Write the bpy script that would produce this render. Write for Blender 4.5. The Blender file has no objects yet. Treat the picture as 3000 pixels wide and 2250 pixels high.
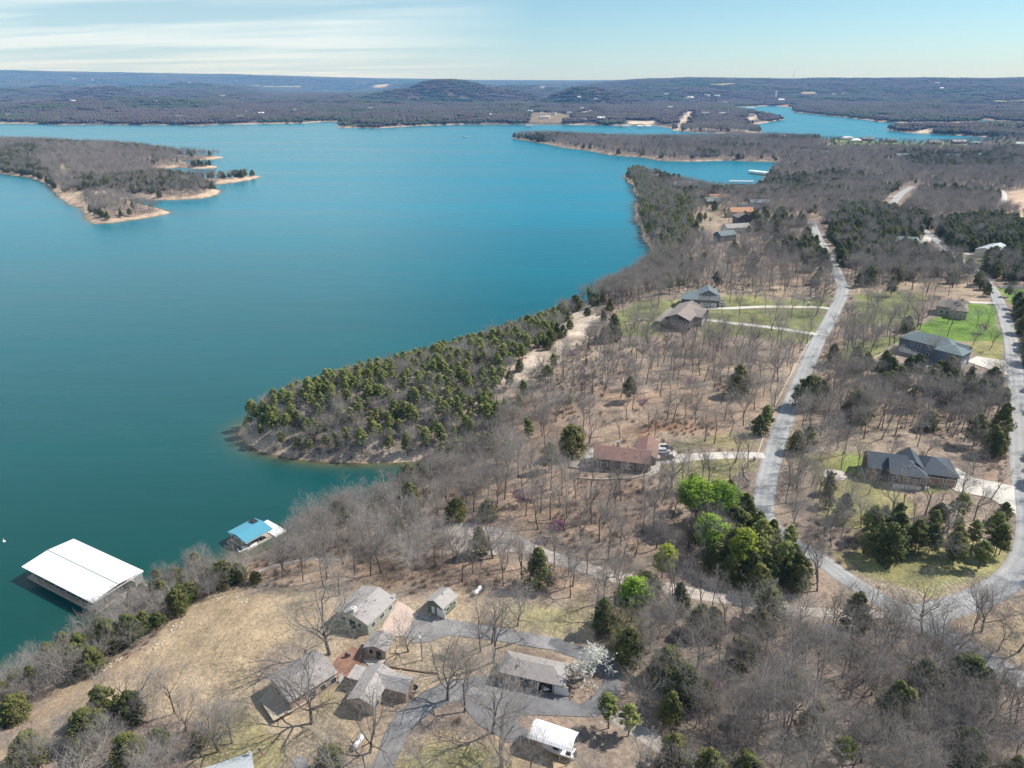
import bpy, bmesh, math, random
import numpy as np
from mathutils import Vector, Matrix
R = math.radians
random.seed(7)
scene = bpy.context.scene
col = scene.collection

# ---------------------------------------------------------------- camera
CAM_Z = 130.0
HAZE = 7.5e-5
FPX = 2082.0                       # focal length in pixels of a 3000 px wide picture
HORIZON = 240.0
PITCH = math.atan((1125 - HORIZON) / FPX)
cam_d = bpy.data.cameras.new('camera')
cam = bpy.data.objects.new('camera', cam_d)
col.objects.link(cam)
cam_d.sensor_width = 36.0
cam_d.lens = FPX / 3000 * 36.0
cam_d.clip_start = 0.5
cam_d.clip_end = 80000
cam.location = (0, 0, CAM_Z)
cam.rotation_euler = (R(90) - PITCH, 0, 0)
scene.camera = cam

# ---------------------------------------------------------------- sky and sun
SUN_AZ = R(74)                     # measured from +Y (view direction) towards +X (right)
SUN_EL = R(47)
world = bpy.data.worlds.new("World")
scene.world = world
world.use_nodes = True
wn, wl = world.node_tree.nodes, world.node_tree.links
wn.clear()
w_out = wn.new('ShaderNodeOutputWorld')
w_bg = wn.new('ShaderNodeBackground')
w_sky = wn.new('ShaderNodeTexSky')
w_sky.sky_type = 'NISHITA'
w_sky.sun_disc = False
w_sky.sun_elevation = SUN_EL
w_sky.sun_rotation = SUN_AZ
w_sky.air_density = 1.0
w_sky.dust_density = 0.15
w_sky.ozone_density = 1.0
w_tc = wn.new('ShaderNodeTexCoord')
w_sep = wn.new('ShaderNodeSeparateXYZ')
wl.new(w_tc.outputs['Generated'], w_sep.inputs[0])
# thin cirrus: streaks laid out on a flat layer high overhead (direction / height)
def wmath(op, a, b=None, clamp=False):
    n = wn.new('ShaderNodeMath'); n.operation = op; n.use_clamp = clamp
    for i, v in enumerate((a, b)):
        if v is None: continue
        if isinstance(v, (int, float)): n.inputs[i].default_value = v
        else: wl.new(v, n.inputs[i])
    return n.outputs[0]
zz = wmath('ADD', wmath('MAXIMUM', w_sep.outputs[2], 0.0), 0.045)
lx = wmath('DIVIDE', w_sep.outputs[0], zz)
ly = wmath('DIVIDE', w_sep.outputs[1], zz)
w_cmb = wn.new('ShaderNodeCombineXYZ')
wl.new(wmath('MULTIPLY', wmath('ADD', lx, wmath('MULTIPLY', ly, 0.35)), 0.20), w_cmb.inputs[0])
wl.new(wmath('MULTIPLY', wmath('ADD', ly, wmath('MULTIPLY', lx, 0.12)), 0.75), w_cmb.inputs[1])
w_no = wn.new('ShaderNodeTexNoise')
w_no.inputs['Scale'].default_value = 1.0
w_no.inputs['Detail'].default_value = 7
w_no.inputs['Roughness'].default_value = 0.55
w_no.inputs['Distortion'].default_value = 0.35
wl.new(w_cmb.outputs[0], w_no.inputs['Vector'])
w_mr = wn.new('ShaderNodeMapRange')
w_mr.inputs[1].default_value = 0.38; w_mr.inputs[2].default_value = 0.60; w_mr.inputs[3].default_value = 0.22
wl.new(w_no.outputs['Fac'], w_mr.inputs[0])
w_side = wn.new('ShaderNodeMapRange')          # the cirrus bank lies to the left of the view only
w_side.inputs[1].default_value = 0.03; w_side.inputs[2].default_value = -0.22
wl.new(w_sep.outputs[0], w_side.inputs[0])
w_fac = wmath('MULTIPLY', wmath('MULTIPLY', w_mr.outputs[0], w_side.outputs[0]), 0.85, True)
w_tint = wn.new('ShaderNodeMix'); w_tint.data_type = 'RGBA'; w_tint.blend_type = 'MULTIPLY'
w_tint.inputs[0].default_value = 1.0
w_hz = wn.new('ShaderNodeMapRange'); w_hz.inputs[1].default_value = 0.0; w_hz.inputs[2].default_value = 0.10
wl.new(w_sep.outputs[2], w_hz.inputs[0])
w_tc2 = wn.new('ShaderNodeMix'); w_tc2.data_type = 'RGBA'; w_tc2.inputs[6].default_value = (0.80, 1.08, 1.52, 1); w_tc2.inputs[7].default_value = (0.80, 1.08, 1.24, 1)
wl.new(w_hz.outputs[0], w_tc2.inputs[0]); wl.new(w_tc2.outputs[2], w_tint.inputs[7])
wl.new(w_sky.outputs[0], w_tint.inputs[6])
w_mix = wn.new('ShaderNodeMix'); w_mix.data_type = 'RGBA'
wl.new(w_fac, w_mix.inputs[0])
wl.new(w_tint.outputs[2], w_mix.inputs[6])
w_mix.inputs[7].default_value = (9.5, 10.6, 10.9, 1)
wl.new(w_mix.outputs[2], w_bg.inputs[0])
w_bg.inputs[1].default_value = 0.077
wl.new(w_bg.outputs[0], w_out.inputs[0])

sun_d = bpy.data.lights.new('sun', 'SUN')
sun_d.energy = 5.0
sun_d.angle = R(0.53)
sun_d.color = (1.0, 0.95, 0.88)
sun = bpy.data.objects.new('sun', sun_d)
col.objects.link(sun)
sdir = Vector((math.sin(SUN_AZ) * math.cos(SUN_EL), math.cos(SUN_AZ) * math.cos(SUN_EL), math.sin(SUN_EL)))
sun.rotation_euler = sdir.to_track_quat('Z', 'Y').to_euler()
scene.view_settings.view_transform = 'Standard'
scene.view_settings.look = 'None'
scene.view_settings.exposure = 0.32
scene.view_settings.gamma = 1.0
scene.cycles.max_bounces = 4
scene.cycles.transparent_max_bounces = 8
scene.cycles.volume_bounces = 0

# ---------------------------------------------------------------- small helpers
def tag(o, label=None, cat=None, group=None, kind=None):
    if label: o['label'] = label
    if cat: o['category'] = cat
    if group: o['group'] = group
    if kind: o['kind'] = kind
    return o

def ray(px, py):
    """direction of the sight line through a point of the 3000x2250 photograph"""
    dx = (px - 1500) / FPX
    dy = (1125 - py) / FPX
    c, s = math.cos(PITCH), math.sin(PITCH)
    return dx, c + dy * s, -s + dy * c

def at_z(px, py, z=0.0):
    x, y, w = ray(px, py)
    t = (z - CAM_Z) / w
    return (x * t, y * t)

# value noise on a lattice, numpy
def _hash(ix, iy, seed):
    n = (ix.astype(np.int64) * 374761393 + iy.astype(np.int64) * 668265263 + seed * 1442695041) & 0xffffffff
    n = ((n ^ (n >> 13)) * 1274126177) & 0xffffffff
    return ((n ^ (n >> 16)) & 0xffff) / 65535.0
def vnoise(x, y, scale, seed=0):
    x = np.asarray(x, float) / scale; y = np.asarray(y, float) / scale
    ix = np.floor(x); iy = np.floor(y); fx = x - ix; fy = y - iy
    fx = fx * fx * (3 - 2 * fx); fy = fy * fy * (3 - 2 * fy)
    a = _hash(ix, iy, seed); b = _hash(ix + 1, iy, seed)
    c = _hash(ix, iy + 1, seed); d = _hash(ix + 1, iy + 1, seed)
    return (a * (1 - fx) + b * fx) * (1 - fy) + (c * (1 - fx) + d * fx) * fy      # 0..1
def fbm(x, y, scale, seed=0, octs=4, rough=0.5):
    s = 0; amp = 1; tot = 0
    for k in range(octs):
        s = s + amp * vnoise(x, y, scale / 2 ** k, seed + 17 * k); tot += amp; amp *= rough
    return s / tot

def seg_dist(x, y, poly, closed=True):
    """unsigned distance to a polyline and inside test"""
    x = np.asarray(x, float).ravel(); y = np.asarray(y, float).ravel()
    best = np.full(x.shape, 1e18); inside = np.zeros(x.shape, bool)
    n = len(poly)
    for i in range(n if closed else n - 1):
        x0, y0 = poly[i]; x1, y1 = poly[(i + 1) % n]
        ex, ey = x1 - x0, y1 - y0
        L = ex * ex + ey * ey + 1e-9
        t = np.clip(((x - x0) * ex + (y - y0) * ey) / L, 0, 1)
        dx = x - x0 - t * ex; dy = y - y0 - t * ey
        np.minimum(best, dx * dx + dy * dy, out=best)
        if closed:
            c = (y0 > y) != (y1 > y)
            if c.any():
                xi = x0 + (y - y0) * ex / (ey if ey != 0 else 1e-9)
                inside ^= c & (x < xi)
    return np.sqrt(best), inside
def sdf(x, y, poly):               # positive inside
    d, i = seg_dist(x, y, poly)
    return np.where(i, d, -d)
def sstep(a, b, x):
    t = np.clip((x - a) / (b - a), 0, 1)
    return t * t * (3 - 2 * t)
def smooth(poly, it=1, closed=True):
    for _ in range(it):
        out = []
        n = len(poly)
        if not closed: out.append(poly[0])
        for i in range(n if closed else n - 1):
            a = poly[i]; b = poly[(i + 1) % n]
            out.append((a[0] * .75 + b[0] * .25, a[1] * .75 + b[1] * .25))
            out.append((a[0] * .25 + b[0] * .75, a[1] * .25 + b[1] * .75))
        if not closed: out.append(poly[-1])
        poly = out
    return poly

# ---------------------------------------------------------------- the lake's outline (shore points, lake level is z = 0)
near_shore = [(-420, 2210), (-200, 2110), (0, 2020), (90, 1985), (170, 1930), (250, 1880), (320, 1825), (380, 1785), (450, 1752), (520, 1715),
  (590, 1680), (650, 1655), (720, 1635), (790, 1610), (850, 1590), (900, 1560), (960, 1530), (1040, 1505), (1110, 1470), (1180, 1430), (1250, 1390), (1310, 1356),
  (1290, 1347), (1220, 1353), (1150, 1357), (1077, 1358), (1010, 1357), (958, 1355), (900, 1350), (854, 1343), (800, 1334), (759, 1324), (712, 1296), (695, 1272), (702, 1253), (721, 1240),
  (792, 1216), (887, 1178), (982, 1144), (1077, 1121), (1220, 1083), (1362, 1040), (1504, 988), (1599, 960), (1647, 926), (1700, 893),
  (1760, 870), (1820, 838), (1870, 800), (1905, 765), (1917, 742), (1900, 720), (1875, 692), (1885, 668), (1862, 642), (1857, 628), (1865, 600), (1857, 570), (1845, 545), (1836, 520), (1836, 508),
  (1860, 502), (1900, 508), (1960, 523), (2020, 543), (2080, 560), (2150, 570), (2215, 562), (2240, 540), (2240, 515), (2265, 495), (2290, 480), (2275, 474), (2234, 473),
  (2125, 471), (2017, 473), (1936, 471), (1881, 462), (1804, 456), (1736, 444), (1660, 433), (1569, 417), (1501, 405),
  (1530, 401), (1650, 402), (1800, 409), (1900, 412), (2050, 412), (2240, 408), (2400, 409), (2520, 414), (2644, 420), (2750, 420), (2861, 416), (2959, 405.5),
  (2888, 402), (2780, 396), (2671, 390), (2590, 381), (2625, 374), (2700, 372), (2861, 369), (3000, 371), (3300, 374),
  (3300, 366), (3000, 360), (2929, 355), (2877, 351), (2862, 359), (2780, 361), (2636, 360), (2576, 357), (2508, 348), (2427, 340), (2400, 337), (2329, 329), (2313, 313), (2250, 310.5), (2153, 314),
  (2160, 322), (2230, 333), (2299, 350), (2234, 361), (2207, 365), (2231, 386), (2229, 392), (2180, 391), (2071, 390), (2017, 387), (1976, 383), (1960, 375), (1908, 367), (1827, 369), (1700, 366),
  (1578, 365), (1460, 365), (1352, 365), (1216, 369), (1103, 376), (986, 374), (1013, 360), (963, 356), (881, 362), (760, 364), (633, 365), (588, 369), (500, 366), (407, 367), (300, 365), (181, 367), (90, 363), (0, 362), (-300, 360), (-1500, 362)]
LAKE = [at_z(*p) for p in near_shore] + [(-6000, 1500), (-3000, 300), (-900, -100), (-300, -60)]
z1 = lambda p: (p[0] / 2.212, p[1] / 2.212 + 150)
left_land = [(-1500, 575), (-400, 590), (0, 600), (400, 612), (700, 625), (950, 640), (1200, 680), (1450, 688), (1380, 702), (1160, 708), (1230, 735), (1405, 748), (1390, 760), (1240, 762), (1150, 752), (1080, 762),
  (950, 750), (1060, 790), (1000, 802), (1100, 815), (1280, 832), (1450, 832), (1560, 815), (1690, 812), (1640, 830), (1520, 850), (1400, 863), (1310, 864), (1330, 878), (1430, 905), (1410, 930), (1300, 955), (1100, 965), (980, 963), (870, 958),
  (835, 968), (880, 985), (980, 1010), (1110, 1045), (1050, 1062), (900, 1087), (720, 1112), (600, 1120), (545, 1085), (560, 1068), (525, 1020), (460, 1000), (400, 960), (350, 910), (310, 862), (200, 822), (0, 792), (-400, 765), (-1500, 760)]
LEFT = [at_z(*z1(p)) for p in left_land]
INLET = [at_z(*p) for p in [(855, 271), (960, 265), (1054, 267), (1000, 272.5), (900, 273.5)]]

SKY_X = [-400, 0, 100, 300, 500, 700, 900, 1000, 1200, 1400, 1600, 1900, 2200, 2400, 2700, 3000, 3400]
SKY_Y = [208, 208, 209, 214, 217, 220, 225, 228, 232, 236, 237, 236, 235, 234, 233, 231, 231]

def shore_dist(x, y):
    """distance to the water's edge, positive on land"""
    d = -sdf(x, y, LAKE)
    d = np.maximum(d, sdf(x, y, LEFT))
    return d
def height(x, y):
    x = np.asarray(x, float).ravel(); y = np.asarray(y, float).ravel()
    r = np.hypot(x, y)
    d = shore_dist(x, y)
    far = sstep(1700, 2600, r)
    left = sstep(-150, -320, x) * (1 - far) * sstep(550, 700, y)
    # ragged water's edge
    d = d + (vnoise(x, y, 14, 3) - .5) * 3.0 * sstep(200, 500, r) + (vnoise(x, y, 55, 4) - .5) * 10 * sstep(400, 900, r) * (1 - left)
    top = (18 - 13 * sstep(720, 1080, r)) * (1 - left) + 10 * left
    scale = 28 * (1 - left) + 40 * left
    cv = at_z(2150, 520); top = top * (1 - .6 * np.exp(-(np.hypot(x - cv[0], y - cv[1]) / 260) ** 2))
    top = top * (1 - far) + 9 * far; scale = scale * (1 - far) + 60 * far
    dd = np.maximum(d - 2.0, 0)
    near = np.where(d > 0, 0.35 * np.minimum(d, 3) + top * (1 - np.exp(-dd / scale)), np.maximum(d * 0.3, -6) - .15)
    lump = sstep(4, 60, d)
    near = near + lump * (fbm(x, y, 90, 11, 3) - .5) * 4.0
    # hills beyond the lake
    ramp = sstep(0, 900, d) * far
    h = (fbm(x, y, 1300, 21, 5, .52) - .40) * 230
    h = np.maximum(h, 0) * (0.55 + 0.45 * sstep(3500, 9000, r))
    h += (fbm(x, y, 420, 31, 3) - .5) * 26
    px = 1500 + FPX * np.tan(np.arctan2(x, np.maximum(y, 1))) / math.cos(PITCH) * 0.985
    # right hand ridge, then the skyline ridge
    skyy = np.interp(px, SKY_X, SKY_Y)
    ang = (HORIZON - skyy) / FPX
    def ridge(r0, r1, amp_y, seed, lo=.3):
        hh = CAM_Z + r1 * (HORIZON - amp_y) / FPX
        wob = (fbm(x, y, 1700, seed, 4) - .5)
        return hh * sstep(r0, r1, r + wob * 1800) * (1 + .10 * (wob))
    rightside = sstep(1500, 1900, px)
    r1 = ridge(5000, 8200, 238.5, 41) * rightside
    skyh = (CAM_Z + 15500 * ang * .86 * np.cos(np.arctan2(x, np.maximum(y, 1))) - 14) * sstep(10500, 15500, r + (fbm(x, y, 1500, 51, 4) - .5) * 2500) * (0.97 + .05 * fbm(x, y, 900, 61, 3))
    low = 1 - 0.75 * sstep(700, 800, px) * (1 - sstep(1100, 1250, px)) * sstep(4000, 7000, r) * (1 - sstep(11500, 13000, r))
    skyh = skyh + (fbm(x, y, 1100, 91, 4, .6) - .5) * 90 * sstep(8000, 11000, r) * (1 - sstep(13500, 15500, r))
    h = h * (1 - .7 * sstep(1850, 1950, px) * (1 - sstep(2380, 2500, px)) * (1 - sstep(4300, 5200, r)))
    lim = np.maximum(CAM_Z * (1 - r / 11800.0) - 36, 2) + sstep(11400, 13000, r) * 400
    lim = np.where((px > 820) & (px < 1090), lim, 1e4)
    hf = np.maximum(np.maximum(h * low, r1 * (0.86 + .28 * fbm(x, y, 700, 71, 4))), skyh)
    def bump(px0, dist, hgt, wid, flat=.25, stretch=1.0):
        ang0 = math.atan((px0 - 1500) / FPX * math.cos(PITCH) / 0.985)
        cx, cy = dist * math.sin(ang0), dist * math.cos(ang0)
        q = np.hypot((x - cx), (y - cy) / stretch) / wid
        q = q + (fbm(x, y, 350, 81, 3) - .5) * .25
        return hgt * (1 - sstep(flat, 1.0, q))
    hf = np.maximum(hf, bump(1312, 5200, 128, 560, .12, 1.2))
    hf = np.maximum(hf, bump(1225, 5250, 78, 520, .1, 1.1)); hf = np.maximum(hf, bump(1420, 5250, 74, 520, .1, 1.1))
    hf = np.maximum(hf, bump(1716, 4500, 88, 300, .12, 1.3)); hf = np.maximum(hf, bump(1745, 4600, 70, 400, .12, 1.3))
    hf = np.maximum(hf, bump(316, 6300, 84, 420, .1, 1.2))
    hf = np.maximum(hf, bump(1050, 12300, 125, 1100, .3, .6))
    hf = np.minimum(hf, lim)
    di = -sdf(x, y, INLET)
    far_h = near + ramp * hf
    far_h = np.where(r > 8000, np.where(di < 0, -3, np.minimum(far_h, di * .25 + 1)), far_h)
    return np.where(d > 0, far_h, near), d

# polar grid, denser close to the viewer
N_TH, R0, DLR = 560, 12.0, 0.0068
TH0, TH1 = R(-66), R(66)
N_R = int(math.log(17600 / R0) / DLR) + 1
ths = np.linspace(TH0, TH1, N_TH)
rs = R0 * np.exp(np.arange(N_R) * DLR)
TT, RR = np.meshgrid(ths, rs)
GX = RR * np.sin(TT); GY = RR * np.cos(TT)
_h = np.empty(GX.size); _d = np.empty(GX.size)
fx_, fy_ = GX.ravel(), GY.ravel()
for i in range(0, GX.size, 60000):
    _h[i:i + 60000], _d[i:i + 60000] = height(fx_[i:i + 60000], fy_[i:i + 60000])
GZ = _h.reshape(GX.shape); GD = _d.reshape(GX.shape)

def sample(grid, x, y):
    x = np.asarray(x, float); y = np.asarray(y, float)
    r = np.maximum(np.hypot(x, y), R0); th = np.arctan2(x, y)
    v = np.clip(np.log(r / R0) / DLR, 0, N_R - 1.001); u = np.clip((th - TH0) / (TH1 - TH0) * (N_TH - 1), 0, N_TH - 1.001)
    i = v.astype(int); j = u.astype(int); a = v - i; b = u - j
    return (grid[i, j] * (1 - b) + grid[i, j + 1] * b) * (1 - a) + (grid[i + 1, j] * (1 - b) + grid[i + 1, j + 1] * b) * a
def gz(x, y): return float(sample(GZ, x, y))
_ts = np.exp(np.linspace(math.log(60), math.log(17400), 1400))
def at(px, py, up=0.0):
    """ground point seen at a photograph position (up = height above ground of the seen point)"""
    x, y, w = ray(px, py)
    X = x * _ts; Y = y * _ts; Z = CAM_Z + w * _ts
    g = np.maximum(sample(GZ, X, Y), 0) + up
    k = np.argmax(Z < g)
    if Z[k] >= g[k]: k = len(_ts) - 1
    t0, t1 = _ts[max(k - 1, 0)], _ts[k]
    for _ in range(20):
        tm = (t0 + t1) / 2
        if CAM_Z + w * tm < max(gz(x * tm, y * tm), 0) + up: t1 = tm
        else: t0 = tm
    return (x * t1, y * t1)
def project(x, y, z):
    c, s = math.cos(PITCH), math.sin(PITCH)
    dz = z - CAM_Z
    depth = y * c - dz * s
    up = y * s + dz * c
    return 1500 + FPX * x / depth, 1125 - FPX * up / depth, depth
# ---------------------------------------------------------------- materials
MATS = {}
def nodes_of(name):
    m = bpy.data.materials.new(name); m.use_nodes = True
    nt = m.node_tree; b = nt.nodes['Principled BSDF']
    MATS[name] = m
    return m, nt, b
def mat(name, rgb, rough=.8, var=.12, scale=3.0, metal=0.0, bump=0.0, spec=.3, hue=None, obj_coord=True):
    """plain material with a noisy base colour"""
    if name in MATS: return MATS[name]
    m, nt, b = nodes_of(name)
    tc = nt.nodes.new('ShaderNodeTexCoord')
    no = nt.nodes.new('ShaderNodeTexNoise'); no.inputs['Scale'].default_value = scale; no.inputs['Detail'].default_value = 5
    nt.links.new(tc.outputs['Object'], no.inputs['Vector'])
    cr = nt.nodes.new('ShaderNodeValToRGB')
    lo = [c * (1 - var) for c in rgb]; hi = [min(1, c * (1 + var)) for c in rgb]
    if hue: hi = [min(1, hi[i] + hue[i]) for i in range(3)]
    cr.color_ramp.elements[0].position = .3; cr.color_ramp.elements[1].position = .7
    cr.color_ramp.elements[0].color = (*lo, 1); cr.color_ramp.elements[1].color = (*hi, 1)
    nt.links.new(no.outputs['Fac'], cr.inputs[0])
    nt.links.new(cr.outputs[0], b.inputs['Base Color'])
    b.inputs['Roughness'].default_value = rough; b.inputs['Metallic'].default_value = metal
    b.inputs['Specular IOR Level'].default_value = spec
    if bump:
        bp = nt.nodes.new('ShaderNodeBump'); bp.inputs['Strength'].default_value = bump
        nt.links.new(no.outputs['Fac'], bp.inputs['Height']); nt.links.new(bp.outputs[0], b.inputs['Normal'])
    return m

def mesh_obj(name, verts, faces, material=None, parent=None, smooth_=False, link=True):
    me = bpy.data.meshes.new(name)
    if isinstance(verts, np.ndarray) and isinstance(faces, np.ndarray):
        k = faces.shape[1]
        me.vertices.add(len(verts)); me.vertices.foreach_set('co', verts.astype(np.float32).ravel())
        me.loops.add(faces.size); me.loops.foreach_set('vertex_index', faces.astype(np.int32).ravel())
        me.polygons.add(len(faces)); me.polygons.foreach_set('loop_start', np.arange(0, faces.size, k, dtype=np.int32))
        me.polygons.foreach_set('loop_total', np.full(len(faces), k, dtype=np.int32))
        me.update(calc_edges=True)
    else:
        me.from_pydata([tuple(v) for v in verts], [], faces); me.update()
    if smooth_: me.polygons.foreach_set('use_smooth', [True] * len(me.polygons))
    if material:
        for m in (material if isinstance(material, (list, tuple)) else [material]): me.materials.append(m)
    o = bpy.data.objects.new(name, me)
    if link: col.objects.link(o)
    if parent: o.parent = parent
    return o

# ---------------------------------------------------------------- the ground: colour zones that belong to the soil and grass
def Z(*pts): return [at(*p) for p in pts]
LITTER = np.array((.265, .212, .172)); ORANGE = np.array((.34, .235, .165)); TAN = np.array((.40, .32, .22)); DRY = np.array((.385, .295, .19))
GREEN = np.array((.155, .20, .055)); OLIVE = np.array((.25, .24, .10)); ROCK = np.array((.40, .33, .27)); BEACH = np.array((.55, .41, .30)); WOOD = np.array((.105, .085, .075))
SAND = np.array((.60, .50, .40)); RED = np.array((.36, .17, .09))
FIELD = Z((900, 1722), (760, 1724), (700, 1730), (600, 1752), (550, 1790), (480, 1845), (400, 1920), (300, 1962), (200, 2010), (110, 2090), (-20, 2190), (-20, 2270), (60, 2260), (200, 2120), (350, 2060), (600, 2100), (720, 2060), (760, 2000), (800, 1930), (900, 1880), (1000, 1800), (960, 1730))
zones = [
 (Z((690, 1660), (1300, 1640), (1700, 1660), (1720, 1740), (1400, 1745), (1160, 1725), (900, 1720), (700, 1720)), ORANGE, 4, .6),
 (Z((1300, 1230), (1900, 1150), (2230, 1180), (2200, 1300), (1900, 1290), (1700, 1290), (1400, 1400)), ORANGE, 12, .55),
 (Z((1400, 1390), (2000, 1400), (1950, 1640), (1350, 1560)), ORANGE, 10, .5),
 (Z((700, 1270), (740, 1220), (1000, 1110), (1500, 960), (1700, 860), (1760, 920), (1640, 1010), (1450, 1180), (1300, 1370), (1000, 1372), (760, 1340), (690, 1300)), ROCK, 12, .75),
 (Z((1480, 1110), (1560, 1040), (1640, 990), (1700, 900), (1760, 900), (1700, 1000), (1600, 1060), (1520, 1120)), SAND, 8, .7),
 (FIELD, DRY, 5, .9),
 (Z((0, 2150), (120, 2070), (300, 1965), (420, 1905), (430, 1940), (250, 2040), (150, 2130), (0, 2250)), ORANGE, 4, .45),
 (Z((900, 1850), (1000, 1790), (1200, 1740), (1700, 1745), (1780, 1800), (1700, 1950), (1500, 1930), (1100, 2260), (600, 2260), (620, 2100)), TAN, 5, .7),
 (Z((1490, 1770), (1700, 1770), (1690, 1850), (1640, 1870), (1530, 1840)), OLIVE, 5, .6),
 (Z((1160, 2260), (1180, 2150), (1300, 2120), (1500, 2180), (1700, 2240), (1700, 2270)), DRY, 3, .7),
 (Z((1180, 2260), (1240, 2200), (1400, 2200), (1540, 2260)), OLIVE, 3, .8),
 (Z((620, 2260), (600, 2160), (700, 2080), (780, 2140), (860, 2230), (840, 2260)), OLIVE, 3, .6),
 (Z((920, 2080), (930, 1990), (1010, 1990), (1000, 2060), (960, 2150), (900, 2150)), OLIVE, 3, .35),
 (Z((2050, 1830), (2400, 1760), (2700, 1900), (3000, 2080), (3000, 2260), (1800, 2260), (1850, 2000)), LITTER * .92, 8, .7),
 (Z((2780, 1810), (2900, 1770), (3000, 1760), (3010, 1950), (2900, 1890)), DRY * .95, 3, .8),
 (Z((1775, 965), (1790, 935), (1850, 890), (1985, 876), (1990, 900), (1930, 985), (1790, 985)), GREEN, 4, .7),
 (Z((1850, 955), (1890, 930), (1910, 925), (1880, 960)), TAN, 2, .6),
 (Z((2045, 990), (2040, 950), (2110, 866), (2280, 880), (2430, 870), (2420, 900), (2405, 960), (2375, 985), (2380, 1010), (2200, 985)), GREEN, 6, .68),
 (Z((2110, 868), (2250, 860), (2250, 885), (2120, 885)), OLIVE, 3, .6),
 (Z((2510, 862), (2690, 855), (2700, 880), (2690, 950), (2480, 960), (2500, 900)), GREEN, 6, .7),
 (Z((2840, 888), (2915, 890), (2935, 1000), (2842, 1000), (2690, 985), (2700, 945)), GREEN * np.array((.8, 1.08, .7)), 2, .95),
 (Z((2842, 1000), (2937, 1000), (2944, 1060), (2850, 1040)), OLIVE * 1.1, 2, .9),
 (Z((2925, 846), (3060, 848), (3060, 895), (2970, 893)), GREEN * np.array((.8, 1.08, .7)), 2, .95),
 (Z((2465, 1055), (2480, 1000), (2640, 985), (2640, 1010), (2560, 1050)), GREEN, 3, .7),
 (Z((2500, 850), (2700, 820), (2850, 830), (2900, 900), (2800, 870)), TAN, 4, .5),
 (Z((2800, 740), (2880, 745), (2960, 780), (2920, 810), (2820, 790)), OLIVE * 1.1, 4, .8),
 (Z((2380, 1500), (2350, 1330), (2540, 1300), (2640, 1480), (2500, 1560)), OLIVE, 6, .8),
 (Z((2500, 1330), (2560, 1310), (2560, 1360), (2450, 1400), (2430, 1370)), GREEN, 3, .8),
 (Z((2700, 1420), (2760, 1405), (2770, 1430), (2710, 1440)), GREEN, 1.5, .9),
 (Z((2450, 1620), (2750, 1600), (2960, 1600), (2900, 1710), (2760, 1735), (2640, 1730), (2520, 1690)), OLIVE, 4, .9),
 (Z((1400, 1740), (1420, 1700), (2000, 1800), (2000, 1850)), LITTER, 5, .5),
 (Z((1990, 1395), (1920, 1345), (2210, 1338), (2215, 1385), (2100, 1420), (1950, 1440)), OLIVE, 4, .75),
 (Z((1960, 1290), (2200, 1270), (2230, 1310), (1960, 1320)), OLIVE, 3, .6),
 (Z((1990, 1240), (2100, 1230), (2050, 1270), (1880, 1270), (1850, 1255)), RED, 6, .45),
 (Z((2960, 560), (3060, 550), (3060, 640), (2980, 640), (2935, 600)), BEACH, 4, .8),
 (Z((2420, 402), (2640, 403), (2860, 410), (2860, 435), (2700, 440), (2450, 432)), OLIVE * np.array((.8, 1.1, .8)), 8, .8),
 (Z((2590, 470), (2640, 462), (2640, 475), (2590, 480)), SAND, 4, .7),
 (Z((2040, 575), (2120, 560), (2140, 620), (2060, 610)), TAN, 5, .5),
 (Z((2060, 600), (2200, 640), (2100, 690), (2040, 660)), TAN, 6, .5),
]
far_zones = [   # clearings, fields and cuttings on the distant hills
 (Z((1990, 385), (2012, 350), (2025, 328), (2018, 326), (2000, 345), (1978, 384)), SAND, 6, .9),
 (Z((1970, 384), (2230, 391), (2229, 380), (2100, 378), (1990, 374)), SAND, 8, .55),
 (Z((2190, 345), (2215, 335), (2215, 350), (2195, 356)), SAND, 8, .8),
 (Z((1840, 363), (1915, 363), (1915, 355), (1845, 354)), SAND, 8, .9),
 (Z((1545, 358), (1640, 362), (1680, 345), (1640, 330), (1560, 330)), TAN * .8, 25, .5),
 (Z((1690, 330), (1740, 320), (1740, 326), (1695, 336)), SAND, 15, .8),
 (Z((2070, 246), (2155, 244), (2150, 249), (2090, 250)), OLIVE * 1.2, 30, .9),
 (Z((2205, 246), (2260, 245), (2255, 249), (2210, 249)), OLIVE * 1.2, 30, .9),
 (Z((2345, 270), (2390, 268), (2390, 276), (2350, 278)), TAN, 30, .8),
 (Z((2890, 296), (3050, 288), (3050, 300), (2900, 300)), OLIVE * 1.2, 25, .8),
 (Z((2160, 312), (2320, 306), (2320, 311), (2160, 318)), RED * 1.3, 15, .7),
 (Z((2675, 388), (2735, 376), (2735, 384), (2712, 391)), SAND, 5, .9),
 (Z((1095, 250), (1140, 247), (1140, 253), (1100, 256)), SAND, 30, .8),
 (Z((725, 250), (880, 251), (880, 253.5), (725, 252.5)), OLIVE * 1.5, 40, .8),
 (Z((1570, 255), (1595, 252), (1590, 257), (1570, 258)), SAND, 20, .7),
 (Z((170, 500), (185, 482), (200, 500), (200, 530), (185, 520)), TAN, 5, .9),
 (Z((196, 568), (225, 563), (339, 561), (343, 572), (253, 575), (238, 606), (190, 593)), TAN * 1.1, 6, .9),
 (Z((1800, 560), (1990, 590), (1970, 615), (1900, 600)), LITTER, 6, .1),
]
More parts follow.
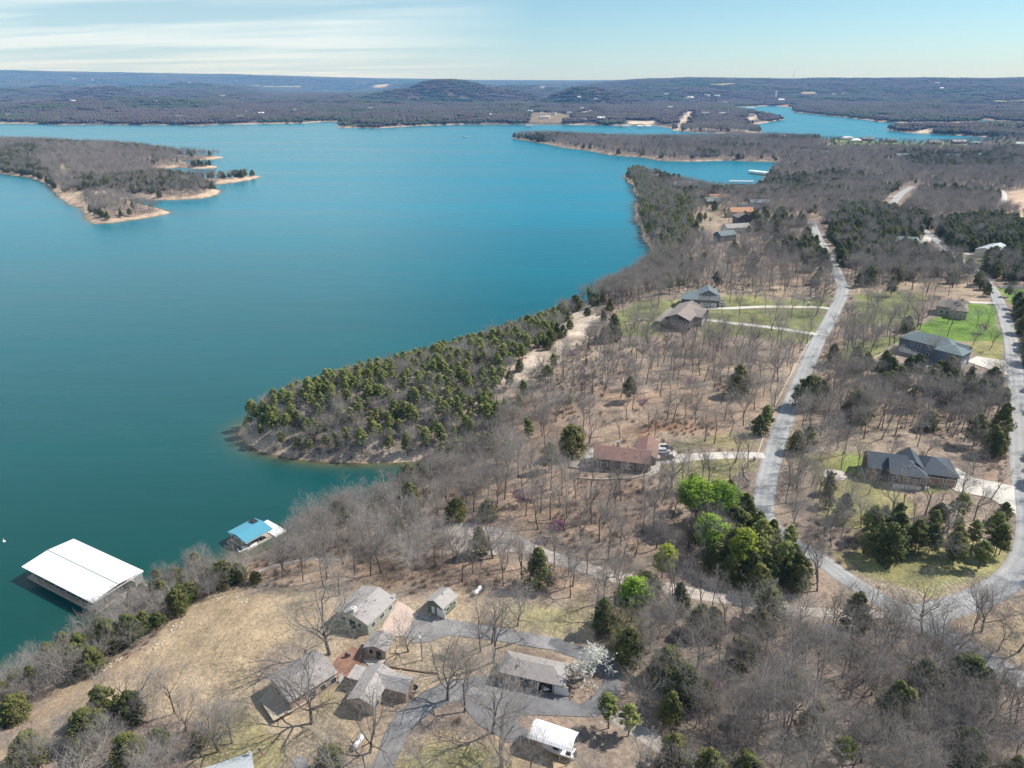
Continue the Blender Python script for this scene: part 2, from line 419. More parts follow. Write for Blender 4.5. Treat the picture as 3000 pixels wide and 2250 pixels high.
def zone_colour(x, y, z, d):
    r = np.hypot(x, y)
    n1 = fbm(x, y, 9, 101, 4); n2 = fbm(x, y, 45, 111, 3); n3 = fbm(x, y, 260, 121, 4)
    c = LITTER[None] * (0.80 + .4 * n2)[:, None]
    k = (sstep(.45, .7, n1) * .45)[:, None]; c = c * (1 - k) + ORANGE[None] * k
    k = (sstep(.5, .75, n2) * .35)[:, None]; c = c * (1 - k) + TAN[None] * k
    k = sstep(600, 1100, r)[:, None] * .5; c = c * (1 - k) + np.array((.20, .165, .14))[None] * k
    # wooded hills: leafless canopy colour with evergreen patches
    fr = sstep(1500, 2300, r)[:, None]
    wc = WOOD[None] * (0.65 + .7 * n3)[:, None] * (1 - .4 * sstep(6500, 9000, r))[:, None]
    ev = sstep(.52, .64, fbm(x, y, 330, 131, 5, .6))[:, None] * .8
    wc = wc * (1 - ev) + np.array((.055, .075, .045))[None] * ev
    c = c * (1 - fr) + wc * fr
    inside_any = x * 0
    for zs in (zones, far_zones):
        for poly, zc, soft, amt in zs:
            P = np.array(poly); lo = P.min(0) - soft * 3; hi = P.max(0) + soft * 3
            m = (x > lo[0]) & (x < hi[0]) & (y > lo[1]) & (y < hi[1])
            if not m.any(): continue
            s = sdf(x[m], y[m], poly) + (n1[m] - .5) * soft * 3
            k = (sstep(-soft * .6, soft * .6, s) * amt)[:, None]
            jit = (0.82 + .36 * n1[m])[:, None]
            c[m] = c[m] * (1 - k) + zc[None] * jit * k
    # bare shore: pale gravel and ledges exposed by the low lake
    bw = 3.5 + 3.0 * sstep(600, 1200, r) + 14 * sstep(2000, 3000, r) * (fbm(x, y, 240, 141, 3) > .42)
    left = sstep(-150, -320, x) * (1 - sstep(1700, 2600, r)) * sstep(450, 600, y)
    bw = bw + left * (4 + 5 * (fbm(x, y, 90, 77, 2) > .45))
    k = (1 - sstep(bw * .6, bw, d + (n1 - .5) * 3))[:, None] * (.85 + .1 * left)[:, None]
    k = k * (r < 9000)[:, None]
    c = c * (1 - k) + (BEACH * .95)[None] * (0.8 + .4 * n1)[:, None] * k
    wet = (1 - sstep(.0, 1.0, d))[:, None]
    c = c * (1 - wet * .45)
    return c
gc = np.empty((GX.size, 3)); gx_, gy_, gz_, gd_ = GX.ravel(), GY.ravel(), GZ.ravel(), GD.ravel()
for i in range(0, GX.size, 80000):
    s = slice(i, i + 80000); gc[s] = zone_colour(gx_[s], gy_[s], gz_[s], gd_[s])

m_ground, nt, b = nodes_of('ground_soil')
N = nt.nodes; L = nt.links
at_n = N.new('ShaderNodeAttribute'); at_n.attribute_name = 'soil'
geo = N.new('ShaderNodeNewGeometry')
def noise(scale, detail=4, rough=.6, vec=None):
    n = N.new('ShaderNodeTexNoise'); n.inputs['Scale'].default_value = scale; n.inputs['Detail'].default_value = detail; n.inputs['Roughness'].default_value = rough
    L.new(vec or geo.outputs['Position'], n.inputs['Vector']); return n
def maprange(src, a, b_, c, d):
    n = N.new('ShaderNodeMapRange'); L.new(src, n.inputs[0])
    for i, v in enumerate((a, b_, c, d)): n.inputs[i + 1].default_value = v
    return n.outputs[0]
def mathn(op, a, b_):
    n = N.new('ShaderNodeMath'); n.operation = op
    for i, v in enumerate((a, b_)):
        if isinstance(v, (int, float)): n.inputs[i].default_value = v
        else: L.new(v, n.inputs[i])
    return n.outputs[0]
def mixc(fac, a, b_, mode='MIX'):
    n = N.new('ShaderNodeMix'); n.data_type = 'RGBA'; n.blend_type = mode
    for i, v in ((0, fac), (6, a), (7, b_)):
        if isinstance(v, (int, float)): n.inputs[i].default_value = v
        elif isinstance(v, tuple): n.inputs[i].default_value = (*v, 1)
        else: L.new(v, n.inputs[i])
    return n.outputs[2]
f1 = maprange(noise(1.3, 6, .7).outputs['Fac'], .3, .7, .62, 1.38)
f2 = maprange(noise(.16, 5, .65).outputs['Fac'], .3, .7, .80, 1.22)
f3 = maprange(noise(.035, 6, .75).outputs['Fac'], .3, .7, .72, 1.30)
ff = mathn('MULTIPLY', mathn('MULTIPLY', f1, f2), f3)
c1 = mixc(1.0, at_n.outputs['Color'], ff, 'MULTIPLY')
spk = maprange(noise(3.1, 2, .5).outputs['Fac'], .66, .72, 0, .55)
c2 = mixc(spk, c1, (.42, .38, .32))
L.new(c2, b.inputs['Base Color'])
b.inputs['Roughness'].default_value = .95; b.inputs['Specular IOR Level'].default_value = .1
bp = N.new('ShaderNodeBump'); bp.inputs['Strength'].default_value = .55; bp.inputs['Distance'].default_value = 2.2
L.new(noise(.11, 6, .75).outputs['Fac'], bp.inputs['Height'])
L.new(bp.outputs[0], b.inputs['Normal'])

idx = np.arange(GX.size).reshape(GX.shape)
quads = np.stack([idx[:-1, :-1], idx[:-1, 1:], idx[1:, 1:], idx[1:, :-1]], -1).reshape(-1, 4)
ground = mesh_obj('ground', np.stack([gx_, gy_, gz_], 1), quads, m_ground, smooth_=True)
ca = ground.data.color_attributes.new('soil', 'FLOAT_COLOR', 'POINT')
ca.data.foreach_set('color', np.concatenate([gc, np.ones((len(gc), 1))], 1).astype(np.float32).ravel())
tag(ground, kind='structure')

# ---------------------------------------------------------------- the lake
wmask = (GD < 12) & (RR > 60)
fm = wmask[:-1, :-1] & wmask[:-1, 1:] & wmask[1:, 1:] & wmask[1:, :-1]
inl = (RR[:-1, :-1] > 7800) & (RR[:-1, :-1] < 13500)
fm = fm | inl
wq = quads.reshape(N_R - 1, N_TH - 1, 4)[fm]
used, inv = np.unique(wq, return_inverse=True)
wv = np.stack([gx_[used], gy_[used], np.zeros(len(used))], 1)
m_water, nt, b = nodes_of('lake_water'); N = nt.nodes; L = nt.links
at_n = N.new('ShaderNodeAttribute'); at_n.attribute_name = 'depth'
geo = N.new('ShaderNodeNewGeometry')
mp = N.new('ShaderNodeMapping'); mp.inputs['Rotation'].default_value = (0, 0, R(12)); mp.inputs['Scale'].default_value = (.0022, .011, 1)
L.new(geo.outputs['Position'], mp.inputs[0])
streak = noise(1.0, 5, .55, mp.outputs[0]).outputs['Fac']
mp2 = N.new('ShaderNodeMapping'); mp2.inputs['Rotation'].default_value = (0, 0, R(-8)); mp2.inputs['Scale'].default_value = (.35, .9, 1)
L.new(geo.outputs['Position'], mp2.inputs[0])
rip = noise(1.0, 4, .6, mp2.outputs[0]).outputs['Fac']
mp3 = N.new('ShaderNodeMapping'); mp3.inputs['Scale'].default_value = (.02, .06, 1)
L.new(geo.outputs['Position'], mp3.inputs[0])
chop = noise(1.0, 3, .6, mp3.outputs[0]).outputs['Fac']
sf = maprange(streak, .30, .70, .88, 1.12)
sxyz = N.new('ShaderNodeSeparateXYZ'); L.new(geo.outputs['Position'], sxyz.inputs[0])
WCOL = mixc(maprange(sxyz.outputs[1], 150, 800, 0, 1), (.001, .054, .047), (.0, .168, .240))   # body green near; farther out, the sky's reflected blue is painted into the colour
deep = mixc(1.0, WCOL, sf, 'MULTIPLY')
sh = mixc(maprange(at_n.outputs['Fac'], 0, 1, 0, .85), deep, (.15, .12, .045))
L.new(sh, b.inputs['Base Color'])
L.new(maprange(streak, .3, .7, .22, .31), b.inputs['Roughness'])
b.inputs['IOR'].default_value = 1.333; b.inputs['Specular IOR Level'].default_value = .36
bp = N.new('ShaderNodeBump'); bp.inputs['Strength'].default_value = .5; bp.inputs['Distance'].default_value = .12
L.new(rip, bp.inputs['Height'])
bp2 = N.new('ShaderNodeBump'); bp2.inputs['Strength'].default_value = .35; bp2.inputs['Distance'].default_value = .8
L.new(chop, bp2.inputs['Height']); L.new(bp.outputs[0], bp2.inputs['Normal'])
L.new(bp2.outputs[0], b.inputs['Normal'])
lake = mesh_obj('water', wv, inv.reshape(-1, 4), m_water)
da = lake.data.attributes.new('depth', 'FLOAT', 'POINT')
shal = np.clip(np.exp(np.minimum(gd_[used], 0) / 3.2), 0, 1); shal = np.where(np.hypot(gx_[used], gy_[used]) > 4000, 0, shal)
da.data.foreach_set('value', shal.astype(np.float32))
tag(lake, kind='structure')
# ---------------------------------------------------------------- roads, drives and yards (draped sheets with real thickness of asphalt edge)
from mathutils.geometry import delaunay_2d_cdt
def clearance(x, y): return 0.05 + 0.00045 * math.hypot(x, y)
def asphalt(name, rgb, stain, scale=.5):
    m, nt, b = nodes_of(name); N_ = nt.nodes; L_ = nt.links
    g = N_.new('ShaderNodeNewGeometry')
    def nz(s, d, r_):
        n = N_.new('ShaderNodeTexNoise'); n.inputs['Scale'].default_value = s; n.inputs['Detail'].default_value = d; n.inputs['Roughness'].default_value = r_
        L_.new(g.outputs['Position'], n.inputs['Vector']); return n.outputs['Fac']
    cr = N_.new('ShaderNodeValToRGB'); L_.new(nz(scale * .35, 6, .7), cr.inputs[0])
    cr.color_ramp.elements[0].position = .35; cr.color_ramp.elements[1].position = .65
    cr.color_ramp.elements[0].color = (*[c * (1 - stain) for c in rgb], 1); cr.color_ramp.elements[1].color = (*[c * (1 + stain * .6) for c in rgb], 1)
    cr2 = N_.new('ShaderNodeValToRGB'); L_.new(nz(4.0, 3, .6), cr2.inputs[0])
    cr2.color_ramp.elements[0].position = .3; cr2.color_ramp.elements[1].position = .7
    cr2.color_ramp.elements[0].color = (.84, .84, .84, 1); cr2.color_ramp.elements[1].color = (1.12, 1.12, 1.12, 1)
    mx = N_.new('ShaderNodeMix'); mx.data_type = 'RGBA'; mx.blend_type = 'MULTIPLY'; mx.inputs[0].default_value = 1
    L_.new(cr.outputs[0], mx.inputs[6]); L_.new(cr2.outputs[0], mx.inputs[7])
    wa = N_.new('ShaderNodeAttribute'); wa.attribute_name = 'wear'; wm = N_.new('ShaderNodeMapRange'); L_.new(wa.outputs['Fac'], wm.inputs[0])
    for i_, v_ in enumerate((-1, 1, .82, 1.18)): wm.inputs[i_ + 1].default_value = v_
    mw = N_.new('ShaderNodeMix'); mw.data_type = 'RGBA'; mw.blend_type = 'MULTIPLY'; mw.inputs[0].default_value = 1
    L_.new(mx.outputs[2], mw.inputs[6]); L_.new(wm.outputs[0], mw.inputs[7]); L_.new(mw.outputs[2], b.inputs['Base Color'])
    b.inputs['Roughness'].default_value = .9; b.inputs['Specular IOR Level'].default_value = .2
    return m
M_ROAD = asphalt('worn_road', (.375, .375, .372), .12)
M_LOT = asphalt('dark_asphalt', (.19, .188, .195), .35)
M_LOT2 = asphalt('pale_asphalt', (.27, .265, .265), .3)
M_BLACK = asphalt('black_asphalt', (.13, .135, .15), .15)
M_CONC = asphalt('concrete', (.62, .58, .52), .06)
M_GRAVEL = asphalt('gravel', (.50, .44, .39), .15, 1.2)
M_BRICK = asphalt('patio_paving', (.30, .165, .115), .2, 2)
M_PINK = asphalt('pink_gravel', (.60, .47, .40), .08)
road_lines = []
def resample(pts, step):
    out = [pts[0]]; 
    for a, b in zip(pts[:-1], pts[1:]):
        n = max(1, int(math.hypot(b[0] - a[0], b[1] - a[1]) / step))
        for k in range(1, n + 1): out.append((a[0] + (b[0] - a[0]) * k / n, a[1] + (b[1] - a[1]) * k / n))
    return out
def ribbon(name, pix, width, material, edge=None, world_pts=None, lift=0.0, sm=2):
    pts = world_pts or [at(*p) for p in pix]
    pts = resample(smooth(pts, sm, closed=False), 1.5)
    w = width if isinstance(width, (list, tuple)) else (width, width)
    road_lines.append((pts[::3] + [pts[-1]], max(w) / 2))
    vs = []; fs = []; K = 6; n = len(pts)
    for i, p in enumerate(pts):
        a = pts[max(i - 2, 0)]; b = pts[min(i + 2, n - 1)]
        tx, ty = b[0] - a[0], b[1] - a[1]; l = math.hypot(tx, ty) or 1; nx, ny = -ty / l, tx / l
        ww = w[0] + (w[1] - w[0]) * i / (n - 1)
        ww += .25 * (vnoise(i * 1.5, 0, 6, len(name)) - .5)
        for k in range(K + 1):
            s = (k / K - .5) * ww
            X, Y = p[0] + nx * s, p[1] + ny * s
            drop = .12 if k in (0, K) else 0
            vs.append((X, Y, gz(X, Y) + clearance(X, Y) + lift - drop))
    for i in range(n - 1):
        for k in range(K):
            q = i * (K + 1) + k
            fs.append((q, q + K + 1, q + K + 2, q + 1))
    o = mesh_obj(name, vs, fs, material); tag(o, kind='structure')
    aa = o.data.attributes.new('wear', 'FLOAT', 'POINT'); aa.data.foreach_set('value', np.tile([1.0, -.35, .75, 0, .75, -.35, 1.0], n).astype(np.float32) * -1 + .0)
    return o
lots = []
def drape(name, pix, material, lift=0.012, step=1.3, world_pts=None, sm=0):
    poly = world_pts or [at(*p) for p in pix]
    if sm: poly = smooth(poly, sm)
    area = sum(poly[i][0] * poly[(i + 1) % len(poly)][1] - poly[(i + 1) % len(poly)][0] * poly[i][1] for i in range(len(poly)))
    if area < 0: poly = poly[::-1]
    lots.append(poly)
    ring = resample(poly + [poly[0]], step)[:-1]
    P = np.array(ring); lo, hi = P.min(0), P.max(0)
    gx, gy = np.meshgrid(np.arange(lo[0], hi[0], step), np.arange(lo[1], hi[1], step))
    q = np.stack([gx.ravel(), gy.ravel()], 1)
    q = q[sdf(q[:, 0], q[:, 1], ring) > step * .4]
    allp = [Vector(p) for p in ring] + [Vector(p) for p in q]
    v, e, f, _, _, _ = delaunay_2d_cdt(allp, [], [list(range(len(ring)))], 1, 1e-4)
    vs = [(p.x, p.y, gz(p.x, p.y) + clearance(p.x, p.y) + lift) for p in v]
    o = mesh_obj(name, vs, [list(t) for t in f], material); tag(o, kind='structure')
    return o
ribbon('road', [(2235, 1500), (2245, 1400), (2290, 1250), (2340, 1130), (2390, 1010), (2425, 950), (2450, 900), (2468, 865), (2468, 835), (2452, 800), (2440, 770), (2420, 735), (2398, 700), (2385, 672), (2376, 650)], (5.9, 7.2), M_ROAD)
ribbon('road', [(2235, 1500), (2270, 1560), (2330, 1600), (2400, 1635), (2470, 1690), (2560, 1745), (2650, 1800), (2760, 1860), (2890, 1930), (3010, 2005), (3150, 2080)], 5.2, M_ROAD, lift=.02)
ribbon('road', [(2640, 1800), (2760, 1790), (2890, 1745), (2970, 1690), (3010, 1620), (3020, 1540), (3002, 1450), (2990, 1350), (2985, 1250), (2978, 1120), (2965, 1010), (2945, 930), (2925, 880), (2895, 830), (2865, 800), (2830, 770), (2790, 745), (2760, 720), (2725, 690), (2700, 670)], (6.4, 5.8), M_ROAD, lift=.04)
drape('road_junction', [(2560, 1725), (2640, 1770), (2740, 1778), (2850, 1740), (2870, 1770), (2790, 1805), (2770, 1850), (2700, 1850), (2600, 1790)], M_ROAD, lift=.06, sm=2)
ribbon('gravel_lane', [(2640, 1815), (2550, 1800), (2450, 1797), (2350, 1793), (2250, 1778), (2150, 1755), (2050, 1742), (1950, 1722), (1850, 1700), (1760, 1680), (1690, 1655), (1600, 1628), (1500, 1595), (1420, 1572), (1340, 1560)], (2.8, 5.5), M_GRAVEL)
ribbon('gravel_lane', [(1780, 2080), (1850, 2130), (1930, 2180), (2020, 2225), (2100, 2265)], 3.6, M_GRAVEL)
ribbon('gravel_track', [(1000, 1640), (900, 1636), (840, 1650), (780, 1665), (740, 1680)], 1.6, M_GRAVEL)
drape('gravel_clearing', [(1295, 1535), (1350, 1528), (1410, 1545), (1470, 1548), (1540, 1580), (1600, 1615), (1560, 1630), (1500, 1615), (1440, 1632), (1380, 1615), (1340, 1625), (1310, 1580)], M_GRAVEL, lift=.03, sm=1); lots.pop()
ribbon('driveway', [(2062, 936), (2140, 947), (2250, 958), (2330, 970), (2395, 981)], (4.4, 4.0), M_CONC)
ribbon('driveway', [(2062, 902), (2120, 905), (2200, 900), (2300, 899), (2400, 900), (2430, 905)], (4.2, 3.4), M_CONC)
ribbon('driveway', [(1940, 1350), (1990, 1342), (2080, 1335), (2180, 1333), (2240, 1335)], (5.5, 4.0), M_CONC)
drape('parking_apron', [(1905, 1305), (1950, 1300), (1985, 1330), (1985, 1350), (1960, 1358), (1935, 1362), (1930, 1382), (1905, 1385)], M_CONC, lift=.03)
drape('terrace', [(1735, 1310), (1745, 1350), (1715, 1355), (1712, 1340)], M_CONC)
drape('parking_apron', [(2720, 1382), (2805, 1374), (2850, 1400), (2970, 1425), (2978, 1510), (2900, 1460), (2800, 1440), (2760, 1412)], M_CONC, lift=.02)
drape('parking_apron', [(2862, 1045), (2945, 1058), (2950, 1100), (2830, 1060)], M_CONC, lift=.02)
ribbon('driveway', [(2955, 1112), (2870, 1102), (2780, 1092), (2700, 1078), (2620, 1066), (2550, 1060), (2490, 1060), (2420, 1062)], (6.5, 4.0), M_BLACK)
ribbon('driveway', [(2838, 886), (2870, 887), (2920, 889)], 4.5, M_CONC)
ribbon('driveway', [(2925, 842), (2960, 842), (3060, 845)], 5, M_BLACK)
ribbon('driveway', [(2800, 742), (2850, 745), (2900, 750)], 6, M_CONC)
ribbon('gravel_lane', [(2700, 720), (2715, 705), (2720, 690)], 6, M_CONC)
ribbon('road', [(2610, 602), (2632, 575), (2650, 560), (2672, 548)], 8, M_ROAD)
ribbon('gravel_lane', [(2585, 577), (2610, 577), (2632, 574)], 3, M_CONC)
ribbon('gravel_lane', [(2930, 610), (2940, 590), (2945, 570), (2930, 557)], (7, 5), M_CONC)
drape('asphalt_yard', [(1228, 1800), (1290, 1812), (1366, 1824), (1475, 1842), (1627, 1870), (1640, 1908), (1558, 1896), (1457, 1878), (1367, 1867), (1306, 1863), (1260, 1882), (1210, 1885), (1180, 1862)], M_LOT2)
drape('asphalt_yard', [(1345, 1998), (1385, 2000), (1468, 1997), (1547, 2022), (1656, 2042), (1735, 2084), (1728, 2101), (1640, 2098), (1529, 2095), (1512, 2116), (1547, 2142), (1540, 2172), (1486, 2176), (1450, 2150), (1395, 2120), (1352, 2060)], M_LOT)
ribbon('driveway', [(1475, 2025), (1400, 2010), (1330, 2022), (1260, 2048), (1200, 2095), (1165, 2140), (1145, 2190), (1120, 2250), (1100, 2300)], (6.0, 3.6), M_LOT2, lift=.02)
ribbon('driveway', [(1610, 1880), (1670, 1905), (1740, 1925), (1790, 1955), (1800, 2000), (1770, 2050), (1720, 2085)], (3.6, 4.2), M_LOT, lift=.03)
drape('gravel_yard', [(1165, 1760), (1200, 1780), (1225, 1800), (1175, 1868), (1110, 1850), (1130, 1820)], M_PINK)
drape('brick_terrace', [(985, 1930), (1030, 1895), (1065, 1905), (1060, 1940), (1040, 1972), (1015, 1985), (980, 1990), (970, 1965)], M_BRICK, lift=.02, step=.8)
drape('walkway', [(1065, 1935), (1105, 1937), (1135, 1930), (1120, 1950), (1080, 1950)], M_CONC, lift=.03, step=.8)
drape('walkway', [(1905, 1340), (1920, 1342), (1930, 1375), (1905, 1380)], M_CONC, lift=.05, step=1)
drape('patio', [(2410, 1378), (2430, 1374), (2480, 1385), (2485, 1405), (2440, 1412), (2412, 1400)], M_GRAVEL, lift=.03, sm=1)
drape('driveway', [(850, 2250), (870, 2215), (900, 2225), (905, 2270), (850, 2275)], M_LOT2)
ribbon('wall_walk', [(1690, 1402), (1760, 1406), (1850, 1402), (1900, 1392), (1925, 1380)], 1.2, M_CONC)

# ---------------------------------------------------------------- tree shapes
def tubes(segs, sides=3):
    """segs: list of (p0, p1, r0, r1) -> verts, faces (numpy)"""
    P0 = np.array([s[0] for s in segs], float); P1 = np.array([s[1] for s in segs], float)
    r0 = np.array([s[2] for s in segs], float)[:, None]; r1 = np.array([s[3] for s in segs], float)[:, None]
    d = P1 - P0; d /= np.linalg.norm(d, axis=1)[:, None] + 1e-9
    ref = np.where(np.abs(d[:, 2:3]) > .9, np.array([[1., 0, 0]]), np.array([[0, 0, 1.]]))
    u = np.cross(d, ref); u /= np.linalg.norm(u, axis=1)[:, None] + 1e-9; v = np.cross(d, u)
    n = len(segs); V = np.empty((n, 2 * sides, 3))
    for k in range(sides):
        a = 2 * math.pi * k / sides; o = u * math.cos(a) + v * math.sin(a)
        V[:, k] = P0 + o * r0; V[:, sides + k] = P1 + o * r1
    base = (np.arange(n) * 2 * sides)[:, None]
    F = []
    for k in range(sides):
        k2 = (k + 1) % sides
        F.append(np.concatenate([base + k, base + k2, base + sides + k2, base + sides + k], 1))
    return V.reshape(-1, 3), np.concatenate(F)
def grow(rng, p, d, length, rad, level, out, maxlev, nseg, kids, spread, up, tip):
    """one limb with its side limbs"""
    p = np.array(p, float); d = np.array(d, float); d /= np.linalg.norm(d)
    pts = [p]; dirs = [d]
    for i in range(nseg):
        d = d + rng.normal(0, .16 + .05 * level, 3) + np.array((0, 0, up))
        d /= np.linalg.norm(d)
        p = p + d * length / nseg
        pts.append(p); dirs.append(d)
    for i in range(nseg):
        a = rad * (1 - i / nseg * (1 - tip)); b = rad * (1 - (i + 1) / nseg * (1 - tip))
        out.append((level, pts[i], pts[i + 1], a, b))
    if level >= maxlev: return
    n = kids[level]
    for k in range(n):
        t = .25 + .75 * (k + rng.random() * .8) / n if level else .5 + .5 * (k + rng.random()) / n
        t = min(t, 1.0); i = min(int(t * nseg), nseg - 1); f = t * nseg - i
        q = pts[i] * (1 - f) + pts[i + 1] * f; dd = dirs[i + 1]
        perp = rng.normal(0, 1, 3); perp -= dd * perp.dot(dd); perp /= np.linalg.norm(perp) + 1e-9
        s = spread[level] * (.7 + .6 * rng.random())
        nd = dd * math.cos(s) + perp * math.sin(s)
        nl = length * (.62 + .25 * rng.random()) * (1.15 - .5 * t) * (1.0 if level else 1.05)
        grow(rng, q, nd, nl, max(rad * (1 - t * (1 - tip)) * .62, .013), level + 1, out, maxlev, max(2, nseg - 1), kids, spread, up * .8 + .02, .35)
def bare_tree(seed, H, fork, spread, kids, limb, rad, up=.05, reach=1.0):
    rng = np.random.default_rng(seed)
    out = []
    d = np.array((rng.normal(0, .07), rng.normal(0, .07), 1.0))
    p = np.zeros(3); pts = [p]; n = 6
    for i in range(n):
        d = d + rng.normal(0, .055, 3); d[2] = abs(d[2]); d /= np.linalg.norm(d); p = p + d * H * fork / n; pts.append(p)
    trunk = []
    for i in range(n):
        a = rad * (1.35 if i == 0 else 1 - .35 * i / n); b = rad * (1 - .35 * (i + 1) / n)
        trunk.append((pts[i] - (np.array((0, 0, .5)) if i == 0 else 0), pts[i + 1], a, b))
    nl = limb
    for k in range(nl):
        az = 2 * math.pi * (k + rng.random() * .6) / nl
        lean = spread[0] * (.5 + .8 * rng.random())
        if k == 0: lean *= .25
        dd = np.array((math.cos(az) * math.sin(lean), math.sin(az) * math.sin(lean), math.cos(lean)))
        j = n - (k % 3) if k else n
        grow(rng, pts[j], dd, reach * H * (1 - fork) * (.62 + .25 * rng.random()) * (1.15 if k == 0 else 1), rad * (.55 if k else .62), 1, out, 4, 5, kids, spread, up, .3)
    thick = [(s[1], s[2], s[3], s[4]) for s in out if s[0] <= 2]
    thin = [(s[1], s[2], max(s[3], .015), max(s[4] * .7, .008)) for s in out if s[0] > 2]
    V1, F1 = tubes(thick, 4); V2, F2 = tubes(thin, 3)
    cr = (np.concatenate([V1, V2]), np.concatenate([F1, F2 + len(V1)]), len(F1))
    tr = tubes(trunk, 7)
    return tr, cr
def leaf_cloud(rng, centres, radii, n_each, size, squash=.7, flat=.0):
    """sprays of small three-sided leaves filling round clumps"""
    V = []; F = []
    C = np.repeat(np.array(centres), n_each, 0); Rr = np.repeat(np.array(radii), n_each)[:, None]
    n = len(C)
    d = rng.normal(0, 1, (n, 3)); d /= np.linalg.norm(d, axis=1)[:, None]
    rr = rng.random((n, 1)) ** .45
    P = C + d * rr * Rr * np.array((1, 1, squash))
    a = rng.normal(0, 1, (n, 3)) * .8 + d; a[:, 2] += .25; a /= np.linalg.norm(a, axis=1)[:, None]
    b = np.cross(a, rng.normal(0, 1, (n, 3))); b /= np.linalg.norm(b, axis=1)[:, None]
    c = np.cross(a, b)
    s = size * (.6 + .8 * rng.random((n, 1)))
    v0 = P + a * s; v1 = P - a * s * .35 + b * s * .42; v2 = P - a * s * .35 - b * s * .30 + c * s * .35; v3 = P - a * s * .35 - b * s * .2 - c * s * .38
    V = np.stack([v0, v1, v2, v3], 1).reshape(-1, 3)
    o = (np.arange(n) * 4)[:, None]
    F = np.concatenate([o + np.array([[0, 1, 2]]), o + np.array([[0, 2, 3]]), o + np.array([[0, 3, 1]])])
    return V, F
def cedar(seed, H, W, low=.06, power=.8, n=70, each=62, size=.27):
    rng = np.random.default_rng(seed)
    cs = []; rs_ = []
    lean = rng.normal(0, .03, 2)
    for k in range(n):
        t = (k + rng.random()) / n; t = t ** .85
        z = H * (low + (1 - low) * t)
        env = W / 2 * (1 - t ** 1.9) ** power * (0.75 + .5 * rng.random()) * min(1, t * 5 + .55)
        az = k * 2.4 + rng.random()
        rr = env * (.45 + .45 * rng.random())
        cs.append((math.cos(az) * rr + lean[0] * z, math.sin(az) * rr + lean[1] * z, z)); rs_.append(max(.42, env * .36 * (.6 + .8 * rng.random())))
    V, F = leaf_cloud(rng, cs, rs_, each, size, .85)
    tr = tubes([((0, 0, -.5), (lean[0] * H * .5, lean[1] * H * .5, H * .5), .17, .1), ((lean[0] * H * .5, lean[1] * H * .5, H * .5), (lean[0] * H, lean[1] * H, H * .92), .1, .02)], 6)
    return tr, (V, F)
def pine(seed, H, W, start=.42, n=34, each=50, size=.25, flat=.7):
    rng = np.random.default_rng(seed)
    segs = []; pts = [np.array((0, 0, -.5))]; d = np.array((rng.normal(0, .05), rng.normal(0, .05), 1.))
    for i in range(7):
        d = d + rng.normal(0, .035, 3); d /= np.linalg.norm(d); pts.append(pts[-1] + d * (H * .95 + .5) / 7)
    for i in range(7): segs.append((pts[i], pts[i + 1], .19 * (1 - i / 8.), .19 * (1 - (i + 1) / 8.)))
    cs = []; rs_ = []; br = []
    for k in range(n):
        t = start + (1 - start) * ((k + rng.random()) / n)
        i = min(int(t * 7), 6); f = t * 7 - i; q = pts[i] * (1 - f) + pts[i + 1] * f
        u = (t - start) / (1 - start)
        env = W / 2 * math.sin(math.pi * min(1, (u * .78 + .22))) ** .7 * (.7 + .45 * rng.random())
        az = k * 2.4 + rng.random() * .8
        e = q + np.array((math.cos(az) * env * .75, math.sin(az) * env * .75, env * .18))
        br.append((q, e, .05, .02))
        cs.append(e); rs_.append(max(.4, W * .145 * (.45 + 1.0 * rng.random())))
        if rng.random() < .7: cs.append(q * .45 + e * .55 + rng.normal(0, .2, 3)); rs_.append(W * .11)
    V, F = leaf_cloud(rng, cs, rs_, each, size, flat)
    V2, F2 = tubes(br, 3)
    tV, tF = tubes(segs, 6)
    tr = (np.concatenate([tV, V2]), np.concatenate([tF, F2 + len(tV)]))
    return tr, (V, F)

def bark(name, rgb, tip, var=.25):
    m, nt, b = nodes_of(name); N_ = nt.nodes; L_ = nt.links
    tc = N_.new('ShaderNodeTexCoord'); no = N_.new('ShaderNodeTexNoise'); no.inputs['Scale'].default_value = .9; no.inputs['Detail'].default_value = 3
    L_.new(tc.outputs['Object'], no.inputs['Vector'])
    oi = N_.new('ShaderNodeObjectInfo')
    ad = N_.new('ShaderNodeMath'); ad.operation = 'MULTIPLY_ADD'; ad.inputs[1].default_value = .55; L_.new(oi.outputs['Random'], ad.inputs[0]); L_.new(no.outputs['Fac'], ad.inputs[2])
    cr = N_.new('ShaderNodeValToRGB'); L_.new(ad.outputs[0], cr.inputs[0])
    cr.color_ramp.elements[0].position = .35; cr.color_ramp.elements[1].position = 1.0
    cr.color_ramp.elements[0].color = (*rgb, 1); cr.color_ramp.elements[1].color = (*tip, 1)
    L_.new(cr.outputs[0], b.inputs['Base Color']); b.inputs['Roughness'].default_value = .9; b.inputs['Specular IOR Level'].default_value = .15
    return m
M_TRUNK = bark('trunk_bark', (.07, .058, .05), (.15, .13, .11))
M_LIMB = bark('limb_bark', (.09, .078, .068), (.26, .235, .21))
M_TWIG = bark('twig_bark', (.19, .165, .15), (.36, .33, .30))
M_PALE = bark('pale_bark', (.28, .26, .23), (.60, .57, .52))
M_PTWIG = bark('pale_twigs', (.20, .18, .165), (.38, .355, .33))
